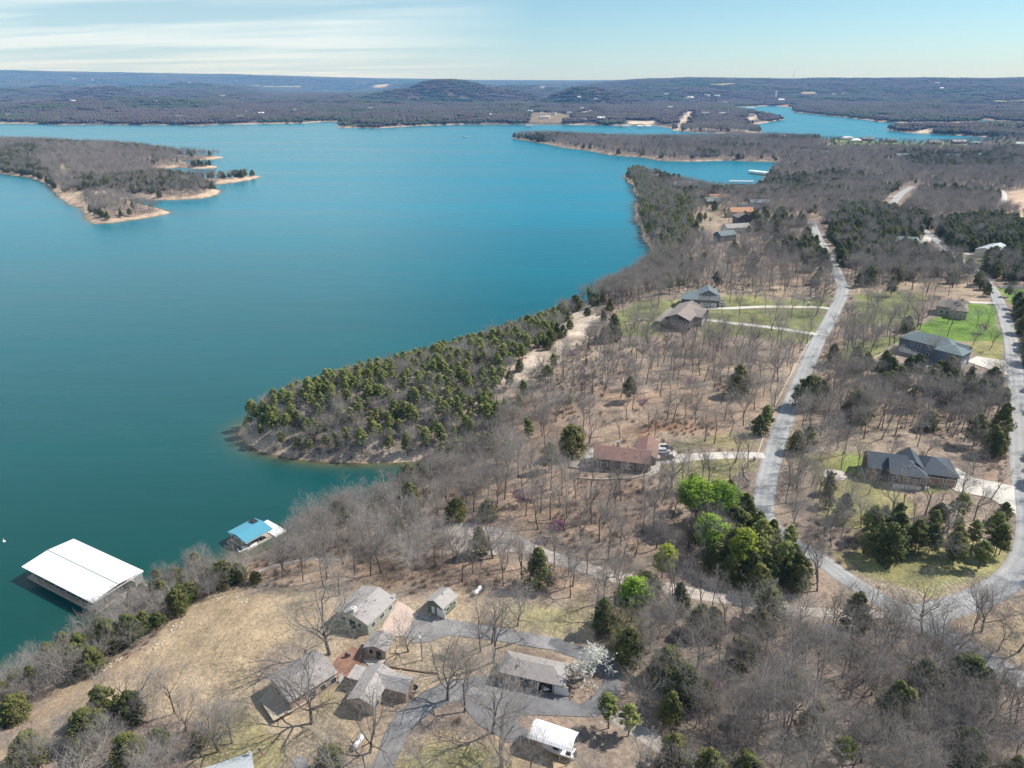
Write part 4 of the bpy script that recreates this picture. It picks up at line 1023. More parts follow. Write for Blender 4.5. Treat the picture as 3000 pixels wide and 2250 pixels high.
# ---------------------------------------------------------------- building kit
house_plots = []
class MB:
    def __init__(s): s.v = []; s.f = []
    def box(s, x0, y0, z0, x1, y1, z1):
        n = len(s.v)
        s.v += [(x, y, z) for x in (x0, x1) for y in (y0, y1) for z in (z0, z1)]
        s.f += [tuple(n + i for i in q) for q in ((0, 1, 3, 2), (4, 6, 7, 5), (0, 4, 5, 1), (2, 3, 7, 6), (0, 2, 6, 4), (1, 5, 7, 3))]
        return s
    def poly(s, pts, thick):
        """a slab: polygon pts (top side, counter-clockwise from above) with thickness downwards"""
        n = len(s.v); k = len(pts)
        s.v += [tuple(p) for p in pts] + [(p[0], p[1], p[2] - thick) for p in pts]
        s.f.append(tuple(range(n, n + k))); s.f.append(tuple(n + k + i for i in reversed(range(k))))
        for i in range(k):
            j = (i + 1) % k; s.f.append((n + i, n + k + i, n + k + j, n + j))
        return s
    def cyl(s, p0, p1, r0, r1=None, sides=10, cap=True):
        r1 = r0 if r1 is None else r1
        V, F = tubes([(p0, p1, r0, r1)], sides); n = len(s.v)
        s.v += [tuple(v) for v in V]; s.f += [tuple(int(i) + n for i in f) for f in F]
        if cap: s.f.append(tuple(n + i for i in reversed(range(sides)))); s.f.append(tuple(n + sides + i for i in range(sides)))
        return s
    def ball(s, c, rx, ry, rz, nu=10, nv=6):
        n = len(s.v)
        for i in range(nv + 1):
            a = math.pi * i / nv
            for j in range(nu):
                b_ = 2 * math.pi * j / nu
                s.v.append((c[0] + rx * math.sin(a) * math.cos(b_), c[1] + ry * math.sin(a) * math.sin(b_), c[2] + rz * math.cos(a)))
        for i in range(nv):
            for j in range(nu):
                j2 = (j + 1) % nu
                s.f.append((n + i * nu + j, n + (i + 1) * nu + j, n + (i + 1) * nu + j2, n + i * nu + j2))
        return s
    def build(s, name, m, parent=None):
        o = mesh_obj(name, s.v, s.f, m, parent); return o
def empty(name, loc, rz=0, label=None, cat=None, group=None):
    o = bpy.data.objects.new(name, None); o.empty_display_size = .5
    o.location = loc; o.rotation_euler = (0, 0, rz); col.objects.link(o); tag(o, label, cat, group); return o

def shingle(name, rgb, rib=None, metal=False):
    m, nt, b = nodes_of(name); N_ = nt.nodes; L_ = nt.links
    tc = N_.new('ShaderNodeTexCoord')
    no = N_.new('ShaderNodeTexNoise'); no.inputs['Scale'].default_value = 1.1; no.inputs['Detail'].default_value = 6; no.inputs['Roughness'].default_value = .7
    L_.new(tc.outputs['Object'], no.inputs['Vector'])
    cr = N_.new('ShaderNodeValToRGB'); L_.new(no.outputs['Fac'], cr.inputs[0])
    v = .06 if metal else .16
    cr.color_ramp.elements[0].position = .3; cr.color_ramp.elements[1].position = .7
    cr.color_ramp.elements[0].color = (*[c * (1 - v) for c in rgb], 1); cr.color_ramp.elements[1].color = (*[min(1, c * (1 + v)) for c in rgb], 1)
    wv = N_.new('ShaderNodeTexWave'); wv.inputs['Scale'].default_value = 1.6 if not metal else 1.0; wv.inputs['Distortion'].default_value = .0 if metal else .6
    wv.bands_direction = 'X' if metal else 'Z'
    L_.new(tc.outputs['Object'], wv.inputs['Vector'])
    w2 = N_.new('ShaderNodeValToRGB'); L_.new(wv.outputs['Fac'], w2.inputs[0])
    w2.color_ramp.elements[0].color = (.93, .93, .93, 1); w2.color_ramp.elements[1].position = .35; w2.color_ramp.elements[1].color = (1, 1, 1, 1)
    mx = N_.new('ShaderNodeMix'); mx.data_type = 'RGBA'; mx.blend_type = 'MULTIPLY'; mx.inputs[0].default_value = 1
    L_.new(cr.outputs[0], mx.inputs[6]); L_.new(w2.outputs[0], mx.inputs[7]); L_.new(mx.outputs[2], b.inputs['Base Color'])
    b.inputs['Roughness'].default_value = .45 if metal else .9; b.inputs['Specular IOR Level'].default_value = .4 if metal else .2
    return m
R_GREY = shingle('grey_shingle', (.33, .305, .29)); R_GREY2 = shingle('pale_grey_shingle', (.38, .355, .34)); R_RED = shingle('red_brown_shingle', (.235, .145, .125))
R_BROWN = shingle('brown_shingle', (.26, .225, .20)); R_BLUE = shingle('blue_grey_shingle', (.17, .21, .22)); R_CHAR = shingle('charcoal_shingle', (.085, .10, .12)); R_ORANGE = shingle('orange_shingle', (.45, .25, .15))
R_GREEN = shingle('green_metal', (.22, .34, .31), metal=True); R_WHITE = shingle('white_metal', (.86, .86, .87), metal=True); R_TEAL = shingle('turquoise_metal', (.09, .31, .42), metal=True); R_DECK = shingle('metal_grey', (.42, .46, .46), metal=True)
R_STEEL = shingle('ribbed_steel', (.45, .48, .50), metal=True)
W_MINT = mat('mint_siding', (.34, .38, .31), .8, .08, 2); W_TAN = mat('tan_siding', (.42, .33, .26), .8, .1, 2); W_GREEN = mat('green_siding', (.16, .19, .15), .8, .1, 2); W_DARK = mat('dark_siding', (.075, .065, .08), .8, .12, 2)
W_BLUE = mat('blue_grey_siding', (.13, .16, .20), .8, .1, 2); W_BROWN = mat('brown_siding', (.13, .10, .085), .8, .12, 2); W_CREAM = mat('cream_siding', (.62, .58, .50), .8, .08, 2); W_STONE = mat('wall_stone', (.36, .33, .28), .9, .3, 1.5); W_SLATE = mat('slate_siding', (.11, .13, .15), .8, .1, 2)
TRIM = mat('white_trim', (.80, .80, .78), .6, .03); GLASS = mat('window_glass', (.03, .04, .05), .12, .2, 1, spec=.8); DOOR_W = mat('white_door', (.78, .78, .77), .55, .04); DOOR_B = mat('wood_door', (.34, .19, .12), .6, .15, 2)
DARK = mat('bay_shade_and_ash', (.02, .02, .022), .9, .3); METAL = mat('galvanised', (.55, .56, .57), .4, .08, metal=.6); BRICK = mat('chimney_brick', (.48, .40, .36), .9, .2, 6); WOODM = mat('weathered_wood', (.42, .36, .29), .9, .15, 3); CEDARW = mat('dark_wood', (.16, .11, .08), .9, .2, 3)
WHITE = mat('white_paint', (.82, .82, .82), .4, .03); BLACKP = mat('black_plastic', (.03, .03, .035), .4, .1); RUBBER = mat('tyre_rubber', (.025, .025, .025), .8, .1)
ROCKM = mat('limestone', (.50, .42, .34), .95, .22, .8); REDP = mat('red_paint', (.38, .03, .03), .3, .05); SILVER = mat('silver_paint', (.60, .62, .64), .3, .04, metal=.3); DKP = mat('black_paint', (.03, .03, .035), .3, .05)
TANKW = mat('tank_paint', (.85, .85, .84), .35, .03)

def frame_of(A, B, C, h):
    """A, B: photo points of the ends of one eave; C: photo point on the opposite eave or a width in metres (+ = behind A->B)"""
    g = gz(*at(*A)); 
    for _ in range(3):
        a = at_z(*A, g + h); b = at_z(*B, g + h); g = gz((a[0] + b[0]) / 2, (a[1] + b[1]) / 2)
    th = math.atan2(b[1] - a[1], b[0] - a[0]); L = math.hypot(b[0] - a[0], b[1] - a[1])
    if isinstance(C, (int, float)): W = C
    else:
        c = at_z(*C, g + h); W = -(c[0] - a[0]) * math.sin(th) + (c[1] - a[1]) * math.cos(th)
    if W < 0: a, b = b, a; th += math.pi; W = -W
    return a, g, th, L, W
def house(name, label, cat, A, B, C, h, blocks, wallm, roofm, feats=(), group=None, foundation=3.0):
    a, g, th, L, W = frame_of(A, B, C, h)
    root = empty(name, (a[0], a[1], g), th, label, cat, group)
    blocks = blocks(L, W)
    wb, rb = MB(), MB(); info = []
    for q in blocks:
        x0, y0, x1, y1 = q['r']; hh = q.get('h', h); rise = q.get('rise', 1.6); ov = q.get('ov', .45); kind = q.get('kind', 'gable'); ax = q.get('axis', 'x')
        X0, Y0, X1, Y1 = x0 + ov, y0 + ov, x1 - ov, y1 - ov      # wall lines stand inside the roof edge
        run = ((y1 - y0) if ax == 'x' else (x1 - x0)) / 2
        sl = rise / run
        if q.get('walls', True): wb.box(X0, Y0, -foundation, X1, Y1, hh + ov * sl - .16)
        info.append((X0, Y0, X1, Y1, hh))
        def T(u, v, z): return (u, v, z) if ax == 'x' else (x0 + (v - y0) * (x1 - x0) / (y1 - y0) if False else v, u, z)
        if ax == 'x': u0, u1, v0, v1 = x0, x1, y0, y1
        else: u0, u1, v0, v1 = y0, y1, x0, x1
        vm = (v0 + v1) / 2; z0 = hh; z1 = hh + rise; t = .17
        def P(u, v, z): return (u, v, z) if ax == 'x' else (v, u, z)
        def slab(pts):
            if ax == 'y': pts = pts[::-1]
            rb.poly([P(*p) for p in pts], t)
        if kind == 'gable':
            slab([(u0, v0, z0), (u1, v0, z0), (u1, vm, z1), (u0, vm, z1)]); slab([(u0, vm, z1), (u1, vm, z1), (u1, v1, z0), (u0, v1, z0)])
            if q.get('walls', True):
                zt = hh + ov * sl - .16
                for ue, ui in ((u0 + ov, u0 + ov + .2), (u1 - ov - .2, u1 - ov)):
                    n = len(wb.v)
                    tri = [(ue, v0 + ov, zt), (ue, v1 - ov, zt), (ue, vm, z1 - .18)]; tri2 = [(ui, p[1], p[2]) for p in tri]
                    wb.v += [P(*p) for p in tri + tri2]
                    wb.f += [(n, n + 1, n + 2), (n + 3, n + 5, n + 4), (n, n + 2, n + 5, n + 3), (n + 1, n + 4, n + 5, n + 2)]
        elif kind == 'hip':
            e0 = q.get('e0', 1); e1 = q.get('e1', 1); ra = u0 + run * e0; rz_ = u1 - run * e1
            slab([(u0, v0, z0), (u1, v0, z0), (rz_, vm, z1), (ra, vm, z1)]); slab([(u1, v1, z0), (u0, v1, z0), (ra, vm, z1), (rz_, vm, z1)])
            if e0: slab([(u0, v1, z0), (u0, v0, z0), (ra, vm, z1)])
            if e1: slab([(u1, v0, z0), (u1, v1, z0), (rz_, vm, z1)])
        elif kind == 'shed':
            slab([(u0, v0, z0), (u1, v0, z0), (u1, v1, z1), (u0, v1, z1)])
            if not q.get('walls', True):
                for pu in (u0 + .3, u1 - .3): wb.box(*P(pu - .08, v0 + .2, -1)[:2], -1, *P(pu + .08, v0 + .36, 0)[:2], z0 - .1)
    wb.build('wall', wallm, root); rf = rb.build('roof', roofm, root)
    x_ = [b_[0] for b_ in info] + [b_[2] for b_ in info]; y_ = [b_[1] for b_ in info] + [b_[3] for b_ in info]
    c_, s_ = math.cos(th), math.sin(th)
    for b_ in info:
        house_plots.append([(a[0] + x * c_ - y * s_, a[1] + x * s_ + y * c_) for x, y in ((b_[0], b_[1]), (b_[2], b_[1]), (b_[2], b_[3]), (b_[0], b_[3]))])
    def on_wall(bi, side, u, z, w, hh, t0, t1):
        """box on a wall: side S/N/W/E of block bi, u metres from its left end, standing t0..t1 proud"""
        X0, Y0, X1, Y1, _ = info[bi]
        if side == 'S': return (X0 + u, Y0 - t1, z, X0 + u + w, Y0 - t0, z + hh)
        if side == 'N': return (X1 - u - w, Y1 + t0, z, X1 - u, Y1 + t1, z + hh)
        if side == 'W': return (X0 - t1, Y1 - u - w, z, X0 - t0, Y1 - u, z + hh)
        return (X1 + t0, Y0 + u, z, X1 + t1, Y0 + u + w, z + hh)
    for ft in feats:
        k = ft[0]
        if k == 'win':
            _, bi, side, u, z, w, hh = ft
            fr = MB().box(*on_wall(bi, side, u - .1, z - .1, w + .2, hh + .2, -.02, .05)).build('window', TRIM, root)
            MB().box(*on_wall(bi, side, u, z, w, hh, .0, .065)).build('pane', GLASS, fr)
        elif k == 'door':
            _, bi, side, u, z, w, hh, m_ = ft
            MB().box(*on_wall(bi, side, u, z, w, hh, -.02, .06)).build('door', m_, root)
        elif k == 'garage':
            _, bi, side, u, z, w, hh, m_ = ft
            mb = MB()
            for r_ in range(4): mb.box(*on_wall(bi, side, u, z + r_ * hh / 4 + .02, w, hh / 4 - .04, -.02, .07))
            mb.box(*on_wall(bi, side, u, z, w, hh, -.02, .04))
            gd = mb.build('garage_door', m_, root)
            f2 = MB(); f2.box(*on_wall(bi, side, u - .18, z, .16, hh + .18, -.02, .09)); f2.box(*on_wall(bi, side, u + w + .02, z, .16, hh + .18, -.02, .09)); f2.box(*on_wall(bi, side, u - .18, z + hh + .19, w + .36, .16, -.02, .09))
            f2.build('trim', TRIM, gd)
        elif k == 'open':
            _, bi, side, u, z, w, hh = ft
            MB().box(*on_wall(bi, side, u, z, w, hh, -.02, .045)).build('bay_shade_panel', DARK, root)  # near-black panel on the solid wall paints the shade inside an open bay
        elif k == 'chimney':
            _, x, y, zt, m_ = ft
            mb = MB().box(x - .45, y - .45, 0, x + .45, y + .45, zt).box(x - .55, y - .55, zt + .002, x + .55, y + .55, zt + .15)
            ch = mb.build('chimney', m_, root); MB().cyl((x, y, zt + .15), (x, y, zt + .55), .16).build('flue', METAL, ch)
        elif k == 'vent':
            _, x, y, z = ft
            MB().cyl((x, y, z - .4), (x, y, z + .3), .09).cyl((x, y, z + .3), (x, y, z + .4), .16).build('vent', METAL, rf)
        elif k == 'dish':
            _, x, y, z = ft
            mb = MB().cyl((x, y, z - .3), (x, y, z + .5), .04).cyl((x - .02, y, z + .5), (x - .2, y - .1, z + .62), .12, .45, 12)
            mb.build('satellite_dish', WHITE, rf)
        elif k == 'ridge':
            _, p0, p1 = ft
            MB().cyl(p0, p1, .11, .11, 5).build('ridge_cap', R_GREY2 if roofm is not R_CHAR else roofm, rf)
        elif k == 'box':
            _, nm, b6, m_ = ft
            MB().box(*b6).build(nm, m_, root)
        elif k == 'rail':
            _, x0, y0, x1, y1, z = ft
            mb = MB(); n = max(2, int(math.hypot(x1 - x0, y1 - y0) / 1.2))
            for i in range(n + 1):
                x = x0 + (x1 - x0) * i / n; y = y0 + (y1 - y0) * i / n; mb.box(x - .05, y - .05, z, x + .05, y + .05, z + 1.0)
            mb.cyl((x0, y0, z + 1.03), (x1, y1, z + 1.03), .05, .05, 4).cyl((x0, y0, z + .5), (x1, y1, z + .5), .03, .03, 4)
            mb.build('railing', TRIM, root)
    return root
B1 = lambda rise, kind='gable', **k: (lambda L, W: [dict(r=(0, 0, L, W), rise=rise, kind=kind, **k)])

# --- the cottages at the bottom
house('ranch_house', 'grey roofed house with a white chimney and pale green side wall, highest of the cottages', 'house', (1078, 1834), (1161, 1754), (1068, 1711), 3.0, B1(1.5), W_MINT, R_GREY2,
      [('chimney', 1.0, 4.6, 5.3, WHITE), ('win', 0, 'S', 1.2, 1, 1.2, 1.1), ('win', 0, 'S', 4, 1, 1.6, 1.1), ('win', 0, 'S', 7.2, 1, 1.2, 1.1), ('win', 0, 'W', 1.2, 1, 1.4, 1.2), ('door', 0, 'W', 3.6, 0, 1.8, 2.1, GLASS), ('win', 0, 'W', 6, 1, 1, 1.2)]
      + [('vent', x, y, z) for x, y, z in ((3, 5.6, 4.1), (5, 4.2, 4.35), (6.5, 3, 4.0), (7, 5.5, 4.1), (2.6, 2.6, 3.9))] + [('dish', 10.1, .5, 3.3)])
house('cottage', 'small grey roofed cottage with a window and a glazed door behind the brick terrace', 'cottage', (1063, 1897), (1132, 1911), (1152, 1861), 2.6, B1(.9, axis='y'), W_TAN, R_GREY,
      [('win', 0, 'S', .7, .9, .9, 1.2), ('door', 0, 'S', 2.3, 0, 1.1, 2.0, GLASS), ('vent', 1.6, 2.5, 3.4)])
house('garage', 'small gabled garage with green siding and a white door on the upper asphalt yard', 'garage', (1298, 1786), (1342, 1746), (1237, 1766), 3.0, B1(1.3), W_GREEN, R_GREY2,
      [('garage', 0, 'W', 2.9, .05, 2.0, 1.9, DOOR_W), ('door', 0, 'W', 1.2, .1, .8, 1.9, DOOR_W), ('win', 0, 'S', 1.2, 1, 1.0, .9), ('win', 0, 'S', 3.6, 1, 1.0, .9), ('vent', 3.0, 2.4, 4.1), ('vent', 4.6, 4, 3.9)])
house('large_house', 'house with the largest plain grey roof and a wooden deck on its lower left', 'house', (848, 2058), (991, 1969), (934, 1894), 3.4, B1(1.1), W_TAN, R_GREY,
      [('win', 0, 'S', 3.4, 1, 1.6, 1.2), ('win', 0, 'S', 6.2, 1, 1.2, 1.2), ('win', 0, 'S', 8.6, 1, 1.2, 1.2), ('door', 0, 'S', 10.4, 0, 1, 2.1, TRIM), ('win', 0, 'W', 2, 1, 1.6, 1.3), ('door', 0, 'W', 5, 0, 2, 2.1, GLASS), ('vent', 3, 3, 4.1), ('vent', 7, 5, 4.5), ('vent', 8.4, 2.6, 4.0), ('vent', 5.2, 6.5, 4.0)])
house('l_shaped_house', 'L-shaped grey roofed house with a flat porch roof beside the brick terrace', 'house', (1095, 2070), (1158, 1966), (1013, 2051), 2.9,
      lambda L, W: [dict(r=(0, 0, L, W), rise=1.25), dict(r=(L * .50, -4.6, L * .98, W * .5), rise=1.15, axis='y', h=2.88), dict(r=(L * .55, W - .3, L * .95, W + 2.8), rise=.05, kind='shed', axis='x', h=2.6, walls=False)], W_TAN, R_GREY2,
      [('win', 0, 'W', 1.6, .9, 1.0, 1.2), ('win', 0, 'S', 1.0, .9, 1.2, 1.2), ('win', 0, 'S', 3.4, .9, .9, 1.2), ('vent', 4, 4, 3.9), ('vent', 7, 2.5, 3.9), ('vent', 8.6, -1.5, 3.8)])
house('long_garage', 'long hipped garage with four bays, two of them open, beside the dark asphalt yard', 'garage', (1457, 1968), (1656, 2013), (1477, 1903), 2.8, B1(1.5, 'hip', e0=.7), W_TAN, R_GREY,
      [('garage', 0, 'S', .8, 0, 2.3, 2.1, W_TAN), ('open', 0, 'S', 4.1, 0, 2.6, 2.2), ('open', 0, 'S', 8.1, 0, 2.6, 2.2), ('garage', 0, 'S', 11.4, 0, 2.4, 2.1, DOOR_W), ('box', 'post', (3.75, .3, 0, 3.9, .44, 2.5), TRIM), ('box', 'post', (7.05, .3, 0, 7.2, .44, 2.5), TRIM), ('box', 'post', (8.2, .3, 0, 8.35, .44, 2.5), TRIM), ('dish', 4.2, 2.0, 3.7), ('vent', 9, 4.2, 4.0)])
house('bottom_house', 'blue grey roofed house cut by the bottom edge beside the flag', 'house', (545, 2268), (738, 2202), -8.5, 3.2, B1(1.3), W_CREAM, R_STEEL, [('dish', .5, .8, 3.6), ('win', 0, 'E', 2, 1, 1.2, 1.2)])
# --- red roofed house
house('red_roofed_house', 'long house with a red brown roof and a garage wing by the two parked jeeps', 'house', (1737, 1342), (1905, 1361), 9.5, 3.6,
      lambda L, W: [dict(r=(0, 0, L, W), rise=2.3), dict(r=(L * .70, W * .5, L + 2.0, W + 7.5), rise=1.7, axis='y', h=3.2)], W_BROWN, R_RED,
      [('chimney', 7, 7.6, 6.3, METAL), ('win', 0, 'S', 2, .9, 2, 1.4), ('door', 0, 'S', 6, 0, 2, 2.1, GLASS), ('win', 0, 'S', 10, .9, 2, 1.4), ('win', 0, 'S', 14, .9, 1.2, 1.3), ('garage', 1, 'E', 2.5, 0, 4, 2.2, W_TAN), ('door', 0, 'E', 3, 0, 1, 2.1, DOOR_W),
       ('vent', 10, 3, 5.2), ('vent', 13.5, 2, 4.8), ('rail', 15, -1.3, 18, -1.3, -1), ('box', 'porch', (14.6, -1.5, -1.2, 18.2, .4, -1.0), WOODM)])
house('dark_gabled_house', 'dark plum house with a brown roof and its tall windowed gable facing the lake road', 'house', (2022, 941), (2063, 899), (1937, 937), 5.4,
      lambda L, W: [dict(r=(0, 0, L, W), rise=2.6), dict(r=(L * .35, -3.5, L * .95, W * .5), rise=1.8, axis='y', h=5.0), dict(r=(1, W - .4, L - 1, W + 5), rise=.1, kind='shed', axis='x', h=2.6, walls=False)], W_DARK, R_BROWN,
      [('win', 0, 'W', 4.6, 3.2, 1.1, 1.4), ('win', 0, 'W', 7.2, 3.2, 1.1, 1.4), ('win', 0, 'W', 9.4, 3.2, 1.1, 1.6), ('win', 0, 'W', 9.2, .8, 1.5, 1.2), ('win', 0, 'W', 11.3, .8, 1.5, 1.2), ('win', 0, 'S', 1.5, 1, 1.2, 1.4), ('garage', 1, 'S', 2, 0, 4.6, 2.3, DOOR_W)])
house('slate_house', 'blue grey roofed house with two white garage doors beside the silver pickup', 'house', (1996, 876), (2111, 882), 9, 4.2,
      lambda L, W: [dict(r=(0, 0, L, W), rise=1.9), dict(r=(L * .42, W * .45, L * .98, W + 7), rise=3.0, axis='y', h=5.6), dict(r=(L * .15, W * .5, L * .5, W + 5), rise=2.2, axis='x', h=4.3)], W_SLATE, R_BLUE,
      [('garage', 0, 'S', 9.8, .2, 4.8, 2.4, DOOR_W), ('garage', 0, 'S', 15.3, .2, 2.7, 2.4, DOOR_W), ('win', 1, 'S', 4.4, 6.0, .8, .9), ('win', 0, 'S', 3, 1, 1.4, 1.2), ('win', 0, 'S', 6.5, 1, 1.4, 1.2)])
# --- right hand houses
house('blue_grey_house', 'two storey house with the largest blue grey hipped roof by the right hand road', 'house', (2633, 988), (2800, 1030), 12, 6.2,
      lambda L, W: [dict(r=(0, 0, L, W), rise=3.0, kind='hip'), dict(r=(L * .68, -3.2, L + 4.0, W * .62), rise=2.2, kind='hip', h=6.0), dict(r=(L * .86, W * .35, L + 3.0, W * .8), rise=1.8, h=6.1)], W_BLUE, R_BLUE,
      [('win', 0, 'S', 5, 4.0, 1, 1.3), ('win', 0, 'S', 8, 4.0, 1.2, 1.3), ('win', 0, 'S', 11.5, 4.0, 1, 1.2), ('win', 0, 'S', 6.5, 1.4, 1, 1.1), ('win', 0, 'S', 12, 1.0, 1, 1.3), ('win', 0, 'S', 15, 3.4, 1.4, .8), ('garage', 0, 'S', .6, -.4, 4.8, 2.2, DOOR_W), ('garage', 0, 'S', 5.8, -.8, 4, 2.0, DOOR_W),
       ('garage', 1, 'E', 1.5, 0, 5, 2.3, DOOR_W), ('vent', 9, 3, 7.8), ('vent', 16, 7, 8.2), ('win', 2, 'E', 1.2, 3.6, 1.4, 1.2)])
house('brown_hipped_house', 'tan house with a brown hipped roof on the bright green lawn', 'house', (2742, 896), (2836, 908), 11, 4.6,
      lambda L, W: [dict(r=(0, 0, L, W), rise=3.0, kind='hip'), dict(r=(L * .45, -3.5, L + .3, W * .5), rise=1.8, kind='hip', h=4.4), dict(r=(L * .25, W * .6, L * .7, W + 5), rise=2.2, kind='hip', axis='y', h=4.5)], W_STONE, R_BROWN,
      [('win', 0, 'S', 2, 1, 1.2, 1.5), ('win', 0, 'S', 4.5, 1, 1.2, 1.5), ('win', 1, 'S', 1.5, 1, 1.2, 1.5), ('win', 1, 'S', 4, 1, 1.2, 1.5), ('chimney', 9, 4, 7.6, METAL), ('box', 'porch_post', (15.4, -3.2, -1, 15.7, -2.9, 4.2), TRIM), ('box', 'porch_post', (16.6, -1.2, -1, 16.9, -.9, 4.2), TRIM), ('rail', 14.8, -5, 17, -5, -.4)])
house('charcoal_roofed_house', 'brown house with a charcoal roof and two wooden garage doors by the white concrete apron', 'house', (2607, 1388), (2723, 1403), 10, 4.4,
      lambda L, W: [dict(r=(0, 0, L, W), rise=2.9, kind='hip', e0=.0, e1=1.0), dict(r=(-5.6, 2.4, L * .55, W + 2.6), rise=3.1, h=4.3), dict(r=(L - 1.2, 4.2, L + 9.2, W + 6.5), rise=3.0, h=3.7, kind='hip', e0=.6), dict(r=(L * .42, W * .45, L + .4, W + 5.0), rise=2.7, h=4.15, axis='y')], W_BROWN, R_CHAR,
      [('win', 0, 'S', .8, 2.6, .8, .8), ('win', 0, 'S', 3.6, 2.6, .9, .8), ('win', 0, 'S', 6.0, 2.6, .6, .6), ('win', 0, 'S', 8.0, 2.6, .8, .8), ('garage', 2, 'S', 1.9, 0, 4.0, 2.3, DOOR_B), ('garage', 2, 'S', 6.7, 0, 2.3, 2.3, DOOR_B), ('vent', 5.5, 2.8, 5.9), ('box', 'stone_pier', (L0, 0, 0, L0 + .01, .01, .01), W_STONE) if False else ('vent', 6.6, 3.0, 6.0), ('rail', -5.6, 3, -5.6, 9, -.2)])
house('green_roofed_house', 'house with a pale green metal roof among the dark evergreens', 'house', (2622, 706), (2700, 711), 11, 3.2, lambda L, W: [dict(r=(0, 0, L, W), rise=2.8, kind='hip', e0=.4, e1=.4), dict(r=(L * .62, -5, L, W * .5), rise=1.6, axis='y', h=3.0)], W_CREAM, R_GREEN, [('win', 0, 'S', 3, .8, 1.5, 1.3), ('win', 0, 'S', 8, .8, 1.5, 1.3)])
house('white_barn', 'white metal barn by the red car at the right edge', 'barn', (2912, 738), (2958, 722), 12, 4.6, B1(1.8), W_CREAM, R_STEEL, [('garage', 0, 'S', 2, 0, 4, 3, DOOR_W), ('garage', 0, 'S', 8, 0, 4, 3, DOOR_W)])
house('hillside_house', 'grey brown house beside the bright cul-de-sac road on the wooded hill', 'house', (2537, 580), (2577, 583), 12, 4, B1(2.2, 'hip'), W_BROWN, R_BROWN, [('win', 0, 'S', 3, 1, 2, 1.4)])
# --- row of lake houses beyond
LK = [((2122, 705), 16, 10, 5, 2.8, R_BLUE, W_SLATE, .45, 'pale blue grey gabled lake house, nearest of the lake row', 'x'),
 ((2155, 682), 22, 11, 5, 2.6, R_GREY, W_CREAM, .25, 'grey hipped lake house between the blue grey and the dark gabled ones', 'x'),
 ((2172, 655), 13, 12, 6, 3.4, R_BROWN, W_BROWN, .15, 'dark brown lake house with a steep front gable', 'y'),
 ((2168, 634), 22, 12, 5, 3.2, R_ORANGE, W_TAN, .1, 'lake house with an orange tan roof', 'x'),
 ((2190, 622), 20, 11, 5, 2.6, R_CHAR, W_SLATE, -.1, 'charcoal roofed lake house behind the orange one', 'x'),
 ((2222, 610), 20, 10, 6, 2.4, R_BLUE, W_SLATE, 0, 'blue grey roofed lake house, farthest of the lake row', 'x'),
 ((1925, 512), 16, 10, 5, 2.5, R_BROWN, W_BROWN, .1, 'brown house near the tip of the headland, upper', 'x'),
 ((1918, 524), 17, 10, 4, 2.8, R_GREY, W_CREAM, .4, 'grey roofed house near the tip of the headland, lower', 'x'),
 ((1998, 552), 26, 14, 5, 4, R_BLUE, W_SLATE, .2, 'blue grey house hidden in leafless trees on the headland', 'x'),
 ((2058, 583), 15, 14, 4, 4.5, R_ORANGE, W_TAN, .1, 'peaked red orange roof on the headland', 'y'),
 ((2105, 588), 22, 12, 4, 3, R_ORANGE, W_BROWN, 0, 'long reddish roof right of the peaked one on the headland', 'x'),
 ((2082, 598), 18, 10, 4, 3, R_GREEN, W_SLATE, .3, 'green grey roofed house in front of the reddish roof', 'x')]
